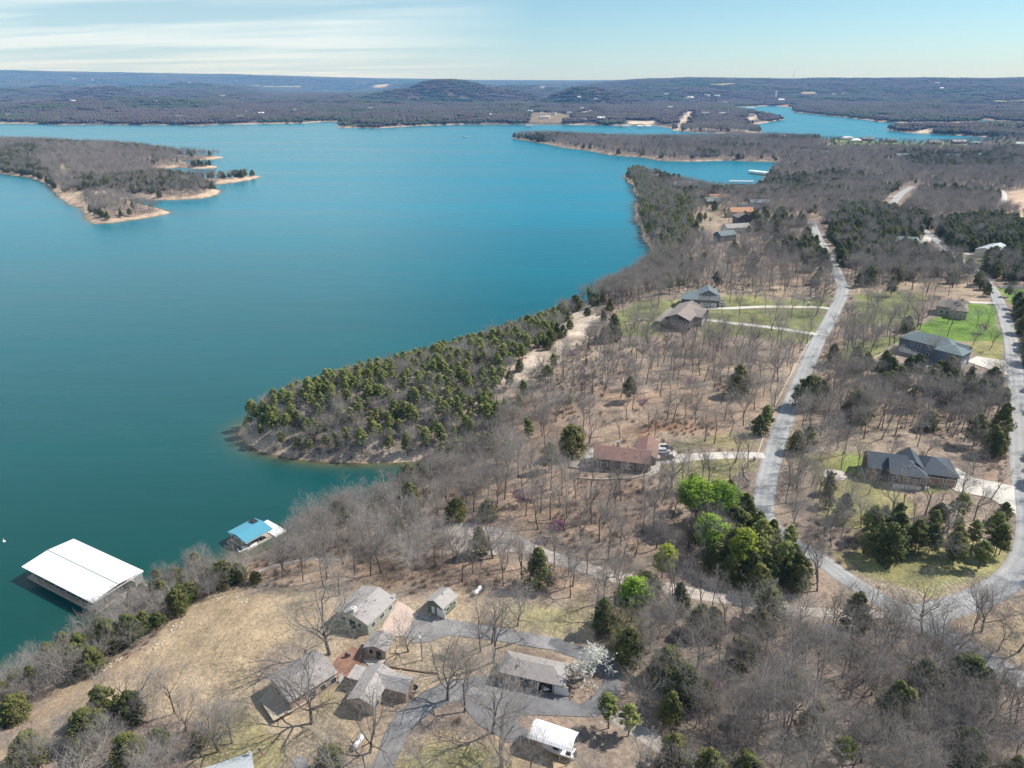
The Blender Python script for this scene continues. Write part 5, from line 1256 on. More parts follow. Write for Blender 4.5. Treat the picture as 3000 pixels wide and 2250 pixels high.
def simple_house(name, c, w, d, h, rise, rm, wm, rz, label, ax='x', group=None, full=True, up=0, kind='gable'):
    X, Y = at(c[0], c[1]); g = gz(X, Y)
    root = empty(name, (X, Y, g), rz, label, 'house', group)
    wb, rb = MB(), MB(); ov = .6
    wb.box(-w / 2 + ov, -d / 2 + ov, -3, w / 2 - ov, d / 2 - ov, h - .2 + ov * .3)
    if ax == 'x':
        if kind == 'hip':
            e = d / 2; rb.poly([(-w / 2, -d / 2, h), (w / 2, -d / 2, h), (w / 2 - e, 0, h + rise), (-w / 2 + e, 0, h + rise)], .2); rb.poly([(w / 2, d / 2, h), (-w / 2, d / 2, h), (-w / 2 + e, 0, h + rise), (w / 2 - e, 0, h + rise)], .2)
            rb.poly([(-w / 2, d / 2, h), (-w / 2, -d / 2, h), (-w / 2 + e, 0, h + rise)], .2); rb.poly([(w / 2, -d / 2, h), (w / 2, d / 2, h), (w / 2 - e, 0, h + rise)], .2)
        else:
            rb.poly([(-w / 2, -d / 2, h), (w / 2, -d / 2, h), (w / 2, 0, h + rise), (-w / 2, 0, h + rise)], .2); rb.poly([(-w / 2, 0, h + rise), (w / 2, 0, h + rise), (w / 2, d / 2, h), (-w / 2, d / 2, h)], .2)
            for s in (-1, 1):
                n = len(wb.v); x0 = s * (w / 2 - ov); x1 = s * (w / 2 - ov - .3)
                wb.v += [(x0, -d / 2 + ov, h - .2), (x0, d / 2 - ov, h - .2), (x0, 0, h + rise - .25), (x1, -d / 2 + ov, h - .2), (x1, d / 2 - ov, h - .2), (x1, 0, h + rise - .25)]
                wb.f += [(n, n + 1, n + 2), (n + 3, n + 5, n + 4), (n, n + 2, n + 5, n + 3), (n + 1, n + 4, n + 5, n + 2)]
    else:
        rb.poly([(-w / 2, -d / 2, h), (0, -d / 2, h + rise), (0, d / 2, h + rise), (-w / 2, d / 2, h)][::1], .2); rb.poly([(0, -d / 2, h + rise), (w / 2, -d / 2, h), (w / 2, d / 2, h), (0, d / 2, h + rise)], .2)
        for s in (-1, 1):
            n = len(wb.v); y0 = s * (d / 2 - ov); y1 = s * (d / 2 - ov - .3)
            wb.v += [(-w / 2 + ov, y0, h - .2), (w / 2 - ov, y0, h - .2), (0, y0, h + rise - .25), (-w / 2 + ov, y1, h - .2), (w / 2 - ov, y1, h - .2), (0, y1, h + rise - .25)]
            wb.f += [(n, n + 1, n + 2), (n + 3, n + 5, n + 4), (n, n + 2, n + 5, n + 3), (n + 1, n + 4, n + 5, n + 2)]
    wb.build('wall', wm, root); rb.build('roof', rm, root)
    if full:
        for k in range(3):
            x = -w / 2 + w * (k + .6) / 3.2
            f_ = MB().box(x - .9, -d / 2 + ov - .06, 1.0, x + .9, -d / 2 + ov + .02, 2.6).build('window', TRIM, root)
            MB().box(x - .75, -d / 2 + ov - .09, 1.15, x + .75, -d / 2 + ov + .02, 2.45).build('pane', GLASS, f_)
    c_, s_ = math.cos(rz), math.sin(rz)
    house_plots.append([(X + x * c_ - y * s_, Y + x * s_ + y * c_) for x, y in ((-w / 2, -d / 2 - 2), (w / 2, -d / 2 - 2), (w / 2, d / 2), (-w / 2, d / 2))])
    return root
for q in LK: simple_house('lake_house', q[0], q[1], q[2], q[3], q[4], q[5], q[6], q[7], q[8], q[9], 'houses on the far headland')
ROW = [((2481, 410), 34, R_STEEL, W_CREAM, 'white gabled house'), ((2507, 417), 26, R_WHITE, W_CREAM, 'low white roofed building'), ((2540, 413), 30, R_BROWN, W_BROWN, 'dark brown house with a pale chimney'), ((2609, 417), 30, R_BLUE, W_BROWN, 'blue grey roofed house'),
 ((2736, 423), 32, R_BROWN, W_BROWN, 'brown gabled house with white edges'), ((2807, 421), 36, R_GREY, W_BROWN, 'wide grey brown house'), ((2856, 425), 30, R_BLUE, W_SLATE, 'low blue roofed house'), ((2991, 428), 30, R_GREEN, W_CREAM, 'green roofed house'),
 ((2443, 441), 24, R_GREY, W_CREAM, 'grey hipped house with cream walls'), ((2412, 455), 24, R_BLUE, W_SLATE, 'slate house'), ((2552, 459), 30, R_CHAR, W_BROWN, 'dark low house'), ((2641, 463), 30, R_BLUE, W_BROWN, 'hipped house with blue grey roof'), ((2790, 465), 34, R_CHAR, W_SLATE, 'dark house with a long roof'), ((2866, 463), 24, R_BLUE, W_SLATE, 'small slate house'),
 ((2022, 449), 26, R_CHAR, W_SLATE, 'dark house'), ((2356, 450), 30, R_CHAR, W_BROWN, 'dark wide house'), ((2291, 407), 24, R_BROWN, W_BROWN, 'brown house'), ((2342, 407), 24, R_BROWN, W_BROWN, 'brown house'), ((1772, 414), 16, R_GREY2, W_CREAM, 'pale gabled house'), ((1700, 401), 20, R_GREY, W_CREAM, 'grey house')]
places = ['in the waterfront row, farthest left', 'in front of the waterfront row, far left', 'in the waterfront row', 'in the waterfront row beside bare trees', 'in the middle of the waterfront row', 'in the right half of the waterfront row', 'in the waterfront row beside the wide one', 'at the right edge of the waterfront row', 'below the waterfront row, left', 'below the waterfront row, farthest left', 'in the second row, left of the hipped one', 'in the second row of the far neighbourhood', 'in the second row, right part', 'in the second row, farthest right', 'in the woods of the middle peninsula', 'at the right end of the middle peninsula', 'on the back shore of the middle peninsula, left', 'on the back shore of the middle peninsula, right', 'near the tip of the middle peninsula', 'at the back of the middle peninsula near its tip']
for q, pl in zip(ROW, places): simple_house('far_house', q[0], q[1] * .85, 13, 4.5, 4, q[2], q[3], random.uniform(-.2, .2), q[4] + ' ' + pl, 'x', 'houses of the far neighbourhood', full=False, kind=random.choice(['gable', 'hip']))
# tiny houses on the distant hills: one small house, copied with its parts
FAR = [(1696, 287), (1745, 293), (1553, 331), (1585, 335), (1605, 347), (1668, 335), (1705, 321), (1622, 336), (1761, 352), (1588, 349), (1952, 279), (2014, 292), (2022, 291), (2071, 284), (1963, 319), (1952, 329), (1908, 331), (2066, 337), (2115, 337), (2201, 341), (2288, 297), (2125, 304), (2100, 285),
 (527, 347), (723, 331), (866, 326), (972, 323), (457, 298), (215, 300), (653, 285), (27, 343), (705, 346), (766, 337), (95, 246), (271, 236), (250, 237), (217, 233), (556, 246), (2443, 280), (2472, 278), (2758, 262), (2745, 247), (1085, 322), (1290, 338), (1440, 340), (1710, 356)]
side = lambda p: 'on the distant wooded hills left of the cone shaped hill' if p[0] < 1130 else ('in the clearings on the far shore' if p[0] < 1800 else ('on the wooded slopes around the bright cutting' if p[0] < 2340 else 'on the blue hills at the right'))
proto = {}
for i, p in enumerate(FAR):
    X, Y = at(*p); dist = math.hypot(X, Y); key = i % 4
    if key not in proto:
        rm = [R_WHITE, R_GREY2, R_STEEL, R_BROWN][key]
        r0 = simple_house('distant_house', p, 26, 14, 5, 4, rm, W_CREAM, 0, '', 'x', full=False); house_plots.pop(); proto[key] = r0; r = r0
    else:
        r = proto[key].copy(); col.objects.link(r)
        for ch in proto[key].children: c = ch.copy(); col.objects.link(c); c.parent = r
    r.location = (X, Y, gz(X, Y) + 3); s = (.9 if dist < 5000 else 1.5) * random.uniform(.7, 1.1); r.scale = (s, s, s); r.rotation_euler = (0, 0, random.uniform(-.6, .6))
    tag(r, ('white', 'pale grey', 'silvery', 'brown roofed')[key] + ' tiny house ' + side(p), 'house', 'tiny houses ' + side(p))

# ---------------------------------------------------------------- docks
def dock(label, A, B, C, h, rise, rm, n_bays, group=None, deck_out=.6, axis='x', boats=True):
    a = at_z(*A, h); b = at_z(*B, h)
    th = math.atan2(b[1] - a[1], b[0] - a[0]); L = math.hypot(b[0] - a[0], b[1] - a[1])
    if isinstance(C, (int, float)): W = C
    else: c = at_z(*C, h); W = -(c[0] - a[0]) * math.sin(th) + (c[1] - a[1]) * math.cos(th)
    if W < 0: a, b = b, a; th += math.pi; W = -W
    root = empty('boat_dock', (a[0], a[1], 0), th, label, 'boat dock', group)
    rb = MB()
    if axis == 'x': rb.poly([(0, 0, h), (L, 0, h), (L, W / 2, h + rise), (0, W / 2, h + rise)], .12); rb.poly([(0, W / 2, h + rise), (L, W / 2, h + rise), (L, W, h), (0, W, h)], .12)
    else: rb.poly([(0, 0, h), (L / 2, 0, h + rise), (L / 2, W, h + rise), (0, W, h)], .12); rb.poly([(L / 2, 0, h + rise), (L, 0, h), (L, W, h), (L / 2, W, h + rise)], .12)
    rf = rb.build('roof', rm, root)
    g_ = MB(); g_.box(.02, .05, h - .42, L - .02, .12, h - .14); g_.box(.02, W - .12, h - .42, L - .02, W - .05, h - .14); g_.box(.05, .12, h - .42, .12, W - .12, h - .14); g_.box(L - .12, .12, h - .42, L - .05, W - .12, h - .14)
    g_.build('fascia', TRIM, rf)
    d = MB(); d.box(.3, .3, -.1, L - .3, 1.7, .45); d.box(.3, W - 1.7, -.1, L - .3, W - .3, .45); d.box(.3, W / 2 - .8, -.1, L - .3, W / 2 + .8, .44)
    for k in range(n_bays + 1):
        x = .3 + (L - 1.5) * k / n_bays; d.box(x, 1.7, -.1, x + .9, W - 1.7, .43)
    d.build('deck', WOODM, root)
    for k in range(n_bays + 1):
        for y in (.6, W / 2, W - .7):
            x = .7 + (L - 1.4) * k / n_bays; MB().box(x - .07, y - .07, .4, x + .07, y + .07, h + (rise if abs(y - W / 2) < .1 and axis == 'x' else 0) - .15).build('post', METAL, root)
    return root, L, W
dk, dL, dW = dock('large white roofed boat dock at the left shore', (63, 1660), (270, 1766), (217, 1579), 4.2, .8, R_WHITE, 6, axis='x')
MB().cyl((.1, dW / 2, 5.03), (dL - .1, dW / 2, 5.03), .16, .16, 5).build('ridge_cap', METAL, dk)
sm_ = MB()
for k_ in range(1, int(dL / 1.2)):
    for s_ in (0, 1):
        y0_, y1_ = (0.02, dW / 2) if s_ == 0 else (dW / 2, dW - .02); z0_, z1_ = (4.2, 5.0) if s_ == 0 else (5.0, 4.2)
        sm_.cyl((k_ * 1.2, y0_, z0_ + .02), (k_ * 1.2, y1_, z1_ + .02), .035, .035, 4)
sm_.build('roof_seams', R_WHITE, dk)
MB().box(dL - .3, .4, .5, dL - .2, 3, 3.9).box(dL - .3, dW - 3, .5, dL - .2, dW - .4, 3.9).build('end_panel', METAL, dk)
MB().box(dL, dW * .3, .2, dL + 1.6, dW * .95, .42).build('gangway', WOODM, dk)
d2, L2, W2 = dock('turquoise roofed boat dock with a white deck by the inlet', (666, 1558), (720, 1591), (748, 1519), 3.4, .8, R_TEAL, 3, axis='y')
MB().box(.4, W2 + .1, .1, L2 + .4, W2 + 4.2, .62).build('swim_deck', TRIM, d2)
MB().box(1.0, W2 - 2.6, 3.95, 3.4, W2 - .8, 4.2).build('solar_panel', BLACKP, d2)
dock('long grey boat dock with dark slips in the far cove', (2137, 531), (2208, 532), 9, 4.5, 1.0, R_STEEL, 8)
dock('white roofed boat dock at the head of the far cove', (2191, 500), (2246, 506), 14, 4.5, .8, R_WHITE, 6)
dock('small white roofed dock in the hook of the left peninsula', (351, 582), (388, 582), 11, 4.5, .8, R_WHITE, 3)
for A_, B_2, w_, lab in [((1823, 368), (1845, 366), 16, 'low grey dock at the left of the far marina'), ((1868, 369), (1886, 369), 18, 'white dock in the middle of the far marina'), ((1892, 369), (1908, 369), 18, 'white dock at the right of the far marina'), ((1540, 367), (1562, 367), 14, 'small dock below the cleared lots on the far shore'),
    ((2190, 315), (2215, 315), 20, 'pale dock at the far end of the channel'), ((2215, 312), (2238, 311.5), 20, 'dark dock at the far end of the channel'), ((2295, 475), (2328, 476), 12, 'pale blue dock roof right of the far cove'), ((448, 428), (470, 428), 10, 'low dock behind the left peninsula')]:
    dock(lab, A_, B_2, w_, 6, 1.2, R_WHITE if 'white' in lab or 'pale' in lab else R_STEEL, 3)

# ---------------------------------------------------------------- vehicles
def wheel(x, y, r, root):
    t = MB().cyl((x, y - .11, r), (x, y + .11, r), r, r, 14).build('wheel', RUBBER, root)
    MB().cyl((x, y - .125, r), (x, y + .125, r), r * .55, r * .55, 10).build('rim', METAL, t)
def prism(mb, prof, y0, y1):
    n = len(mb.v); k = len(prof)
    mb.v += [(p[0], y0, p[1]) for p in prof] + [(p[0], y1, p[1]) for p in prof]
    mb.f.append(tuple(n + i for i in range(k))); mb.f.append(tuple(n + k + i for i in reversed(range(k))))
    for i in range(k): j = (i + 1) % k; mb.f.append((n + i, n + k + i, n + k + j, n + j))
def vehicle(kind, p, head, paint, label, cat):
    X, Y = at(*p); root = empty(kind, (X, Y, gz(X, Y) + clearance(X, Y)), head, label, cat)
    if kind == 'pickup_truck': L_, body = 5.7, [(-2.85, .45), (2.75, .45), (2.85, .8), (2.7, 1.12), (1.4, 1.2), (.75, 1.85), (-.75, 1.88), (-1.0, 1.2), (-2.85, 1.2)]
    elif kind == 'jeep': L_, body = 4.3, [(-2.05, .5), (2.1, .5), (2.15, 1.1), (.95, 1.2), (.65, 1.85), (-2.0, 1.85), (-2.1, 1.1)]
    else: L_, body = 4.6, [(-2.3, .4), (2.3, .4), (2.35, .75), (1.2, .95), (.5, 1.45), (-1.2, 1.48), (-2.2, 1.0), (-2.35, .7)]
    mb = MB(); prism(mb, body, -.92, .92); bo = mb.build('body', paint, root)
    bv = bo.modifiers.new('soft', 'BEVEL'); bv.width = .07; bv.segments = 2
    zt = max(q[1] for q in body); tops = [q[0] for q in body if q[1] > zt - .06]; x0, x1 = min(tops), max(tops)
    MB().box(x0 + .1, -.935, zt - .55, x1 - .05, .935, zt - .12).build('side_windows', GLASS, root)
    w = MB(); w.poly([(x1 + .03, -.75, zt - .06), (x1 + .5, -.8, zt - .55), (x1 + .5, .8, zt - .55), (x1 + .03, .75, zt - .06)], .06); w.build('windscreen', GLASS, root)
    if kind == 'pickup_truck': MB().box(-2.7, -.75, 1.17, -1.15, .75, 1.215).build('load_bed', BLACKP, root)
    for x in (-L_ * .31, L_ * .32):
        for y in (-.86, .86): wheel(x, y, .37, root)
    for y in (-.65, .65): MB().box(L_ / 2 - .12, y - .14, .68, L_ / 2 + .02, y + .14, .86).build('headlight', TRIM, root)
    return root
vehicle('pickup_truck', (2110, 897), math.pi, SILVER, 'silver pickup truck in front of the white garage doors', 'pickup truck')
vehicle('jeep', (1943, 1328), .15, SILVER, 'light grey open jeep with a black top beside the red roofed house', 'jeep')
vehicle('jeep', (1952, 1322), .1, DKP, 'black vehicle just behind the light grey jeep', 'jeep')
vehicle('jeep', (1953, 1346), .1, DKP, 'black and red jeep on the concrete apron, nearer than the grey one', 'jeep')
vehicle('car', (2892, 747), .1, REDP, 'red car parked beside the white barn', 'car')
vehicle('car', (1600, 2003), 1.75, SILVER, 'silver car standing in the right open bay of the long garage', 'car')

def boat(p, head, L_, label, z=0.0, canopy=False, world_xy=None):
    X, Y = world_xy or at_z(p[0], p[1], z); root = empty('boat', (X, Y, z), head, label, 'boat'); W_ = L_ * .36
    st = [(-.5, .92, .1), (-.2, 1, .05), (.15, .95, .05), (.38, .6, .15), (.5, .04, .35)]
    V = []; F = []
    for u, w, k in st:
        V += [(u * L_, -w * W_ / 2, .85 + k * .5), (u * L_, -w * W_ * .36, .0 + k), (u * L_, 0, -.2 + k * 1.6), (u * L_, w * W_ * .36, .0 + k), (u * L_, w * W_ / 2, .85 + k * .5)]
    for i in range(4):
        for j in range(4): q = i * 5 + j; F.append((q, q + 5, q + 6, q + 1))
    F.append((0, 1, 2, 3, 4)); 
    for i in range(4): q = i * 5; F.append((q, q + 4, q + 9, q + 5))
    mesh_obj('hull', V, F, WHITE, root)
    MB().box(-.05 * L_, -W_ * .3, .95, .12 * L_, W_ * .3, 1.35).build('windscreen', GLASS, root)
    MB().box(-.42 * L_, -W_ * .34, .9, -.3 * L_, W_ * .34, 1.25).build('seat', BLACKP, root)
    MB().box(-.56 * L_, -.2, .2, -.5 * L_, .2, 1.3).build('outboard_motor', BLACKP, root)
    if canopy: 
        c = MB().box(-.25 * L_, -W_ * .45, 2.2, .15 * L_, W_ * .45, 2.32)
        for x in (-.24, .14):
            for y in (-.42, .42): c.box(x * L_ - .03, y * W_ - .03, .9, x * L_ + .03, y * W_ + .03, 2.2)
        c.build('canopy', WHITE, root)
    return root
boat((1363, 402), .3, 15, 'white boat alone on the open lake', canopy=True)
boat((1893, 371), 1.2, 10, 'white boat at the far marina')
boat((726, 1608), .75, 6, 'white boat moored in front of the turquoise roofed dock')
boat((2330, 351), .2, 10, 'tiny boat in the blue channel at the far right')
cp_a, cp_g, cp_th, cp_L, cp_W = frame_of((1546, 2161), (1674, 2205), (1694, 2145), 3.3)

# ---------------------------------------------------------------- white carport
root = empty('carport', (cp_a[0], cp_a[1], cp_g), cp_th, 'white metal carport with a rounded ribbed roof at the bottom edge', 'carport')
V = []; F = []; K = 10; M_ = 34
for i in range(M_ + 1):
    x = cp_L * i / M_; rib = .035 * (i % 2)
    for k in range(K + 1):
        t = k / K; y = cp_W * t; z = 3.3 + 1.15 * min(1, (1 - abs(2 * t - 1))) ** .72 + rib
        V.append((x, y, z))
for i in range(M_):
    for k in range(K): q = i * (K + 1) + k; F.append((q, q + K + 1, q + K + 2, q + 1))
rf = mesh_obj('roof', V, F, R_WHITE, root); so = rf.modifiers.new('thick', 'SOLIDIFY'); so.thickness = .06
for k in range(5):
    for y in (.15, cp_W - .15): MB().box(cp_L * k / 4 * .97 + .05, y - .05, -.4, cp_L * k / 4 * .97 + .15, y + .05, 3.3).build('post', METAL, root)
house_plots.append([(cp_a[0] + x * math.cos(cp_th) - y * math.sin(cp_th), cp_a[1] + x * math.sin(cp_th) + y * math.cos(cp_th)) for x, y in ((0, -2), (cp_L, -2), (cp_L, cp_W), (0, cp_W))])
def cpw(x, y): return (cp_a[0] + x * math.cos(cp_th) - y * math.sin(cp_th), cp_a[1] + x * math.sin(cp_th) + y * math.cos(cp_th))
boat(None, cp_th + math.pi, 6.2, 'white boat on its trailer under the white carport', z=cp_g + .5, world_xy=cpw(5.2, 1.6))

# ---------------------------------------------------------------- yard things
def thing(name, p, label, cat, parts, rz=0.0, z=None, xy=None, group=None):
    X, Y = xy or at(*p); r = empty(name, (X, Y, gz(X, Y) if z is None else z), rz, label, cat, group)
    for nm, mb, m_ in parts: mb.build(nm, m_, r)
    return r
def tank(p, rz, label):
    t = MB().cyl((-1.2, 0, .9), (1.2, 0, .9), .5, .5, 16, cap=False).ball((-1.2, 0, .9), .32, .5, .5, 12, 8).ball((1.2, 0, .9), .32, .5, .5, 12, 8)
    thing('propane_tank', p, label, 'gas tank', [('vessel', t, TANKW), ('valve_cover', MB().cyl((0, 0, 1.38), (0, 0, 1.6), .18), METAL), ('leg', MB().box(-.9, -.3, -.2, -.75, .3, .5), METAL), ('leg', MB().box(.75, -.3, -.2, .9, .3, .5), METAL)], rz)
tank((1052, 2182), R(68), 'white gas tank in the dry grass right of the flag'); tank((1400, 1738), R(60), 'white gas tank beyond the upper asphalt drive')
ring = MB()
for k in range(14):
    a = 2 * math.pi * k / 14; ring.ball((math.cos(a) * 1.0, math.sin(a) * 1.0, .22), .26, .26, .26, 6, 4)
thing('fire_ring', (1212, 2018), 'round stone fire ring in the garden beside the L-shaped house', 'fire pit', [('stones', ring, ROCKM), ('ash_bed', MB().cyl((0, 0, -.1), (0, 0, .08), .8), DARK)])
for p, lab in [((2382, 880), 'stone gate pillar at the upper side of the upper driveway mouth'), ((2367, 897), 'stone gate pillar at the lower side of the upper driveway mouth')]:
    thing('gate_pillar', p, lab, 'pillar', [('shaft', MB().box(-.4, -.4, -.3, .4, .4, 1.9), W_STONE), ('cap', MB().box(-.5, -.5, 1.903, .5, .5, 2.1), TRIM)], group='gate pillars')
for p, lab in [((2209, 1352), 'brown mailbox pillar in the stone bed by the road'), ((2378, 987), 'mailbox at the lower driveway mouth'), ((2930, 848), 'white mailbox post beside the blacktop drive')]:
    thing('mailbox', p, lab, 'mailbox', [('post', MB().box(-.18, -.18, -.3, .18, .18, 1.1), CEDARW if 'brown' in lab else W_STONE), ('box', MB().box(-.25, -.35, 1.103, .25, .35, 1.55), CEDARW if 'brown' in lab else TRIM)])
thing('utility_pole', (1237, 1935), 'thin dark utility pole between the cottages and the asphalt yard', 'utility pole', [('pole', MB().cyl((0, 0, -.5), (0, 0, 7.5), .13, .09, 8), CEDARW), ('lamp', MB().cyl((0, -.1, 7.0), (0, -.9, 7.2), .05, .05, 6).ball((0, -1.0, 7.1), .25, .25, .15, 8, 5), TRIM)])
# flag: stripes and a blue canton on a pole
fx, fy = at(763, 2232); fl = thing('flag', None, 'American flag on a short pole at the corner of the blue grey roofed house', 'flag', [('pole', MB().cyl((0, 0, -.3), (0, 0, 3.6), .035, .03, 6), METAL)], xy=(fx, fy))
FR, FW, FB = mat('flag_red', (.55, .04, .05), .8, .05), mat('flag_white', (.8, .8, .8), .8, .03), mat('flag_blue', (.03, .05, .2), .8, .05)
def flagpt(u, v): return (.04 + u * .75, .10 * math.sin(u * 5 + v * 2), 3.5 - v * 1.5 - u * .55)
for mname, mm, rows in (('red_stripes', FR, range(0, 13, 2)), ('white_stripes', FW, range(1, 13, 2))):
    V = []; F = []
    for r_ in rows:
        us = np.linspace(.42 if r_ < 7 else 0, 1, 7)
        for i, u in enumerate(us):
            V += [flagpt(u, r_ / 13), flagpt(u, (r_ + 1) / 13)]
            if i: n = len(V); F.append((n - 4, n - 3, n - 1, n - 2))
    o = mesh_obj(mname, V, F, mm, fl); s_ = o.modifiers.new('t', 'SOLIDIFY'); s_.thickness = .012
V = []; F = []
for i, u in enumerate(np.linspace(0, .42, 4)):
    V += [flagpt(u, 0), flagpt(u, 7 / 13)]
    if i: n = len(V); F.append((n - 4, n - 3, n - 1, n - 2))
o = mesh_obj('canton', V, F, FB, fl); s_ = o.modifiers.new('t', 'SOLIDIFY'); s_.thickness = .012
st = MB()
for r_ in range(9):
    for c in range(6 if r_ % 2 == 0 else 5):
        u = .035 + (c + (0 if r_ % 2 == 0 else .5)) * .069; v = (r_ + .6) / 9.4 * 7 / 13; q = flagpt(u, v); st.box(q[0] - .008, q[1] - .022, q[2] - .016, q[0] + .008, q[1] + .022, q[2] + .016)
st.build('stars', FW, fl)
# deck of the large house, raised on posts
def plate(name, label, cat, pix, z_up, m_, post_m=CEDARW, rail=False):
    g = gz(*at(*pix[0])); P = [at_z(*p, g + z_up) for p in pix]
    c = (sum(p[0] for p in P) / len(P), sum(p[1] for p in P) / len(P))
    pts = [(p[0] - c[0], p[1] - c[1], z_up) for p in P]
    ar = sum(pts[i][0] * pts[(i + 1) % len(pts)][1] - pts[(i + 1) % len(pts)][0] * pts[i][1] for i in range(len(pts)))
    if ar < 0: pts = pts[::-1]
    r = empty(name, (c[0], c[1], g), 0, label, cat); MB().poly(pts, .18).build('boards', m_, r)
    for p in pts: MB().box(p[0] * .95 - .08, p[1] * .95 - .08, -.6, p[0] * .95 + .08, p[1] * .95 + .08, z_up - .185).build('post', post_m, r)
    lots.append(P); return r
plate('wooden_deck', 'pale wooden deck at the lower left corner of the largest grey roof', 'deck', [(760, 2049), (801, 2111), (850, 2085), (910, 2050), (860, 2000), (815, 1990)], 1.3, WOODM)
plate('wooden_deck', 'small wooden deck at the left end of the red roofed house', 'deck', [(1674, 1352), (1668, 1366), (1700, 1372), (1712, 1352)], 1.0, WOODM)
# garden fence below the deck
fb = MB(); fa = at(870, 2162); fbp = at(905, 2138)
for k in range(9):
    x = fa[0] + (fbp[0] - fa[0]) * k / 8; y = fa[1] + (fbp[1] - fa[1]) * k / 8; fb.box(x - fa[0] - .05, y - fa[1] - .05, -.2, x - fa[0] + .05, y - fa[1] + .05, 1.0)
fb.cyl((0, 0, .95), (fbp[0] - fa[0], fbp[1] - fa[1], .95), .04, .04, 4)
thing('picket_fence', None, 'short grey picket fence below the wooden deck', 'fence', [('pickets', fb, WOODM)], xy=fa)
def wall_line(name, label, pix, h, w, m_, cat='retaining wall'):
    P = resample([at(*p) for p in pix], 2.0); mb = MB(); x0, y0 = P[0]; g0 = gz(x0, y0)
    for a, b in zip(P[:-1], P[1:]):
        tx, ty = b[0] - a[0], b[1] - a[1]; l = math.hypot(tx, ty) or 1; nx, ny = -ty / l * w / 2, tx / l * w / 2; n = len(mb.v)
        ga, gb = gz(*a) - g0, gz(*b) - g0
        for (p, g) in ((a, ga), (b, gb)):
            for s in (-1, 1):
                for zz_ in (-.5, h): mb.v.append((p[0] + s * nx - x0, p[1] + s * ny - y0, g + zz_))
        mb.f += [tuple(n + i for i in q) for q in ((0, 1, 3, 2), (4, 6, 7, 5), (0, 4, 5, 1), (2, 3, 7, 6), (0, 2, 6, 4), (1, 5, 7, 3))]
    o = mb.build(name, m_); o.location = (x0, y0, g0); tag(o, label, cat); return o
wall_line('retaining_wall', 'low pale wall along the lower edge of the blacktop driveway', [(2492, 1068), (2600, 1080), (2700, 1095), (2800, 1106), (2890, 1114)], .5, .4, W_STONE)
wall_line('retaining_wall', 'pale retaining wall climbing beside the lower left corner of the blue grey house', [(2625, 1010), (2590, 1035), (2555, 1055)], .7, .5, ROCKM)
wall_line('retaining_wall', 'curved stone wall in front of the red roofed house', [(1690, 1403), (1760, 1408), (1850, 1404), (1895, 1394), (1915, 1384)], .6, .4, ROCKM)
wall_line('retaining_wall', 'stone edging curving round the mailbox bed', [(2215, 1345), (2190, 1350), (2178, 1365), (2182, 1395), (2195, 1410)], .4, .35, ROCKM)
wall_line('retaining_wall', 'pale stone curve in the lawn left of the dark gabled house', [(1835, 952), (1860, 942), (1890, 938), (1905, 942)], .7, .6, ROCKM)
wall_line('retaining_wall', 'white retaining wall below the charcoal roofed house', [(2615, 1428), (2660, 1432), (2720, 1438)], 1.2, .4, WHITE)
wall_line('retaining_wall', 'dark timber edging between the cottages and the garden beds', [(1135, 1955), (1190, 1963), (1250, 1972), (1285, 1974)], .3, .25, CEDARW, 'timber edging')
wall_line('kerb', 'pale kerb along the left side of the main road', [(2215, 1345), (2260, 1210), (2312, 1105), (2372, 998)], .12, .25, M_CONC, 'kerb')
wall_line('kerb', 'dark kerb along the lower side of the junction', [(2375, 1632), (2450, 1692), (2560, 1762), (2660, 1820)], .12, .2, M_LOT2, 'kerb')
# towers on the skyline
def mast(p, h, label, r=1.0, m_=METAL):
    X, Y = at(*p); g = gz(X, Y); t = MB()
    for k in range(3):
        a = 2 * math.pi * k / 3; t.cyl((math.cos(a) * r * 2, math.sin(a) * r * 2, -2), (math.cos(a) * r * .5, math.sin(a) * r * .5, h), r * .5, r * .3, 5)
    r_ = empty('radio_mast', (X, Y, g), 0, label, 'mast'); t.build('lattice', m_, r_); MB().box(-r * 1.2, -r, h, r * 1.2, r, h + h * .05).build('antenna', TRIM, r_)
mast((1312, 234), 36, 'radio mast on top of the cone shaped hill', .8); mast((2323, 238), 90, 'thin radio mast on the right skyline', 1.8); mast((811, 226), 80, 'thin radio mast on the left skyline', 2.0)
thing('white_tower', (2272, 288), 'white tower on the far slope above the channel', 'tower', [('shaft', MB().cyl((0, 0, -3), (0, 0, 42), 5, 4, 10), WHITE), ('head', MB().cyl((0, 0, 42.002), (0, 0, 46), 5.5, 5, 10), WHITE)])
thing('buoy', None, 'white buoy floating at the left picture edge', 'buoy', [('float', MB().ball((0, 0, .1), .45, .45, .35), WHITE), ('pole', MB().cyl((0, 0, .4), (0, 0, 1.0), .12), WHITE)], xy=at_z(12, 1587), z=0.0)
thing('utility_box', (2422, 1850), 'grey utility box among the trees below the gravel lane', 'utility box', [('cabinet', MB().box(-.7, -.45, -.1, .7, .45, 1.2), METAL), ('lid', MB().box(-.75, -.5, 1.203, .75, .5, 1.3), METAL)], .3)
thing('garden_grill', (1018, 1925), 'black covered grill on the brick terrace', 'grill', [('hood', MB().ball((0, 0, .9), .6, .35, .3), DKP), ('cart', MB().box(-.5, -.3, 0, .5, .3, .75), DKP)], .6)
# white boulders and patio seats at the round gravel patio
for k, p in enumerate([(2425, 1388), (2436, 1386), (2447, 1392), (2440, 1398)]):
    thing('patio_chair', p, 'dark patio chair on the round gravel patio beside the charcoal roofed house', 'chair', [('seat', MB().box(-.3, -.3, .4, .3, .3, .48), DKP), ('backrest', MB().box(-.3, .25, .483, .3, .32, 1.0), DKP)] + [('leg', MB().box(x - .03, y - .03, 0, x + .03, y + .03, .4), DKP) for x in (-.27, .27) for y in (-.27, .27)], k * 1.5, group='chairs on the gravel patio')
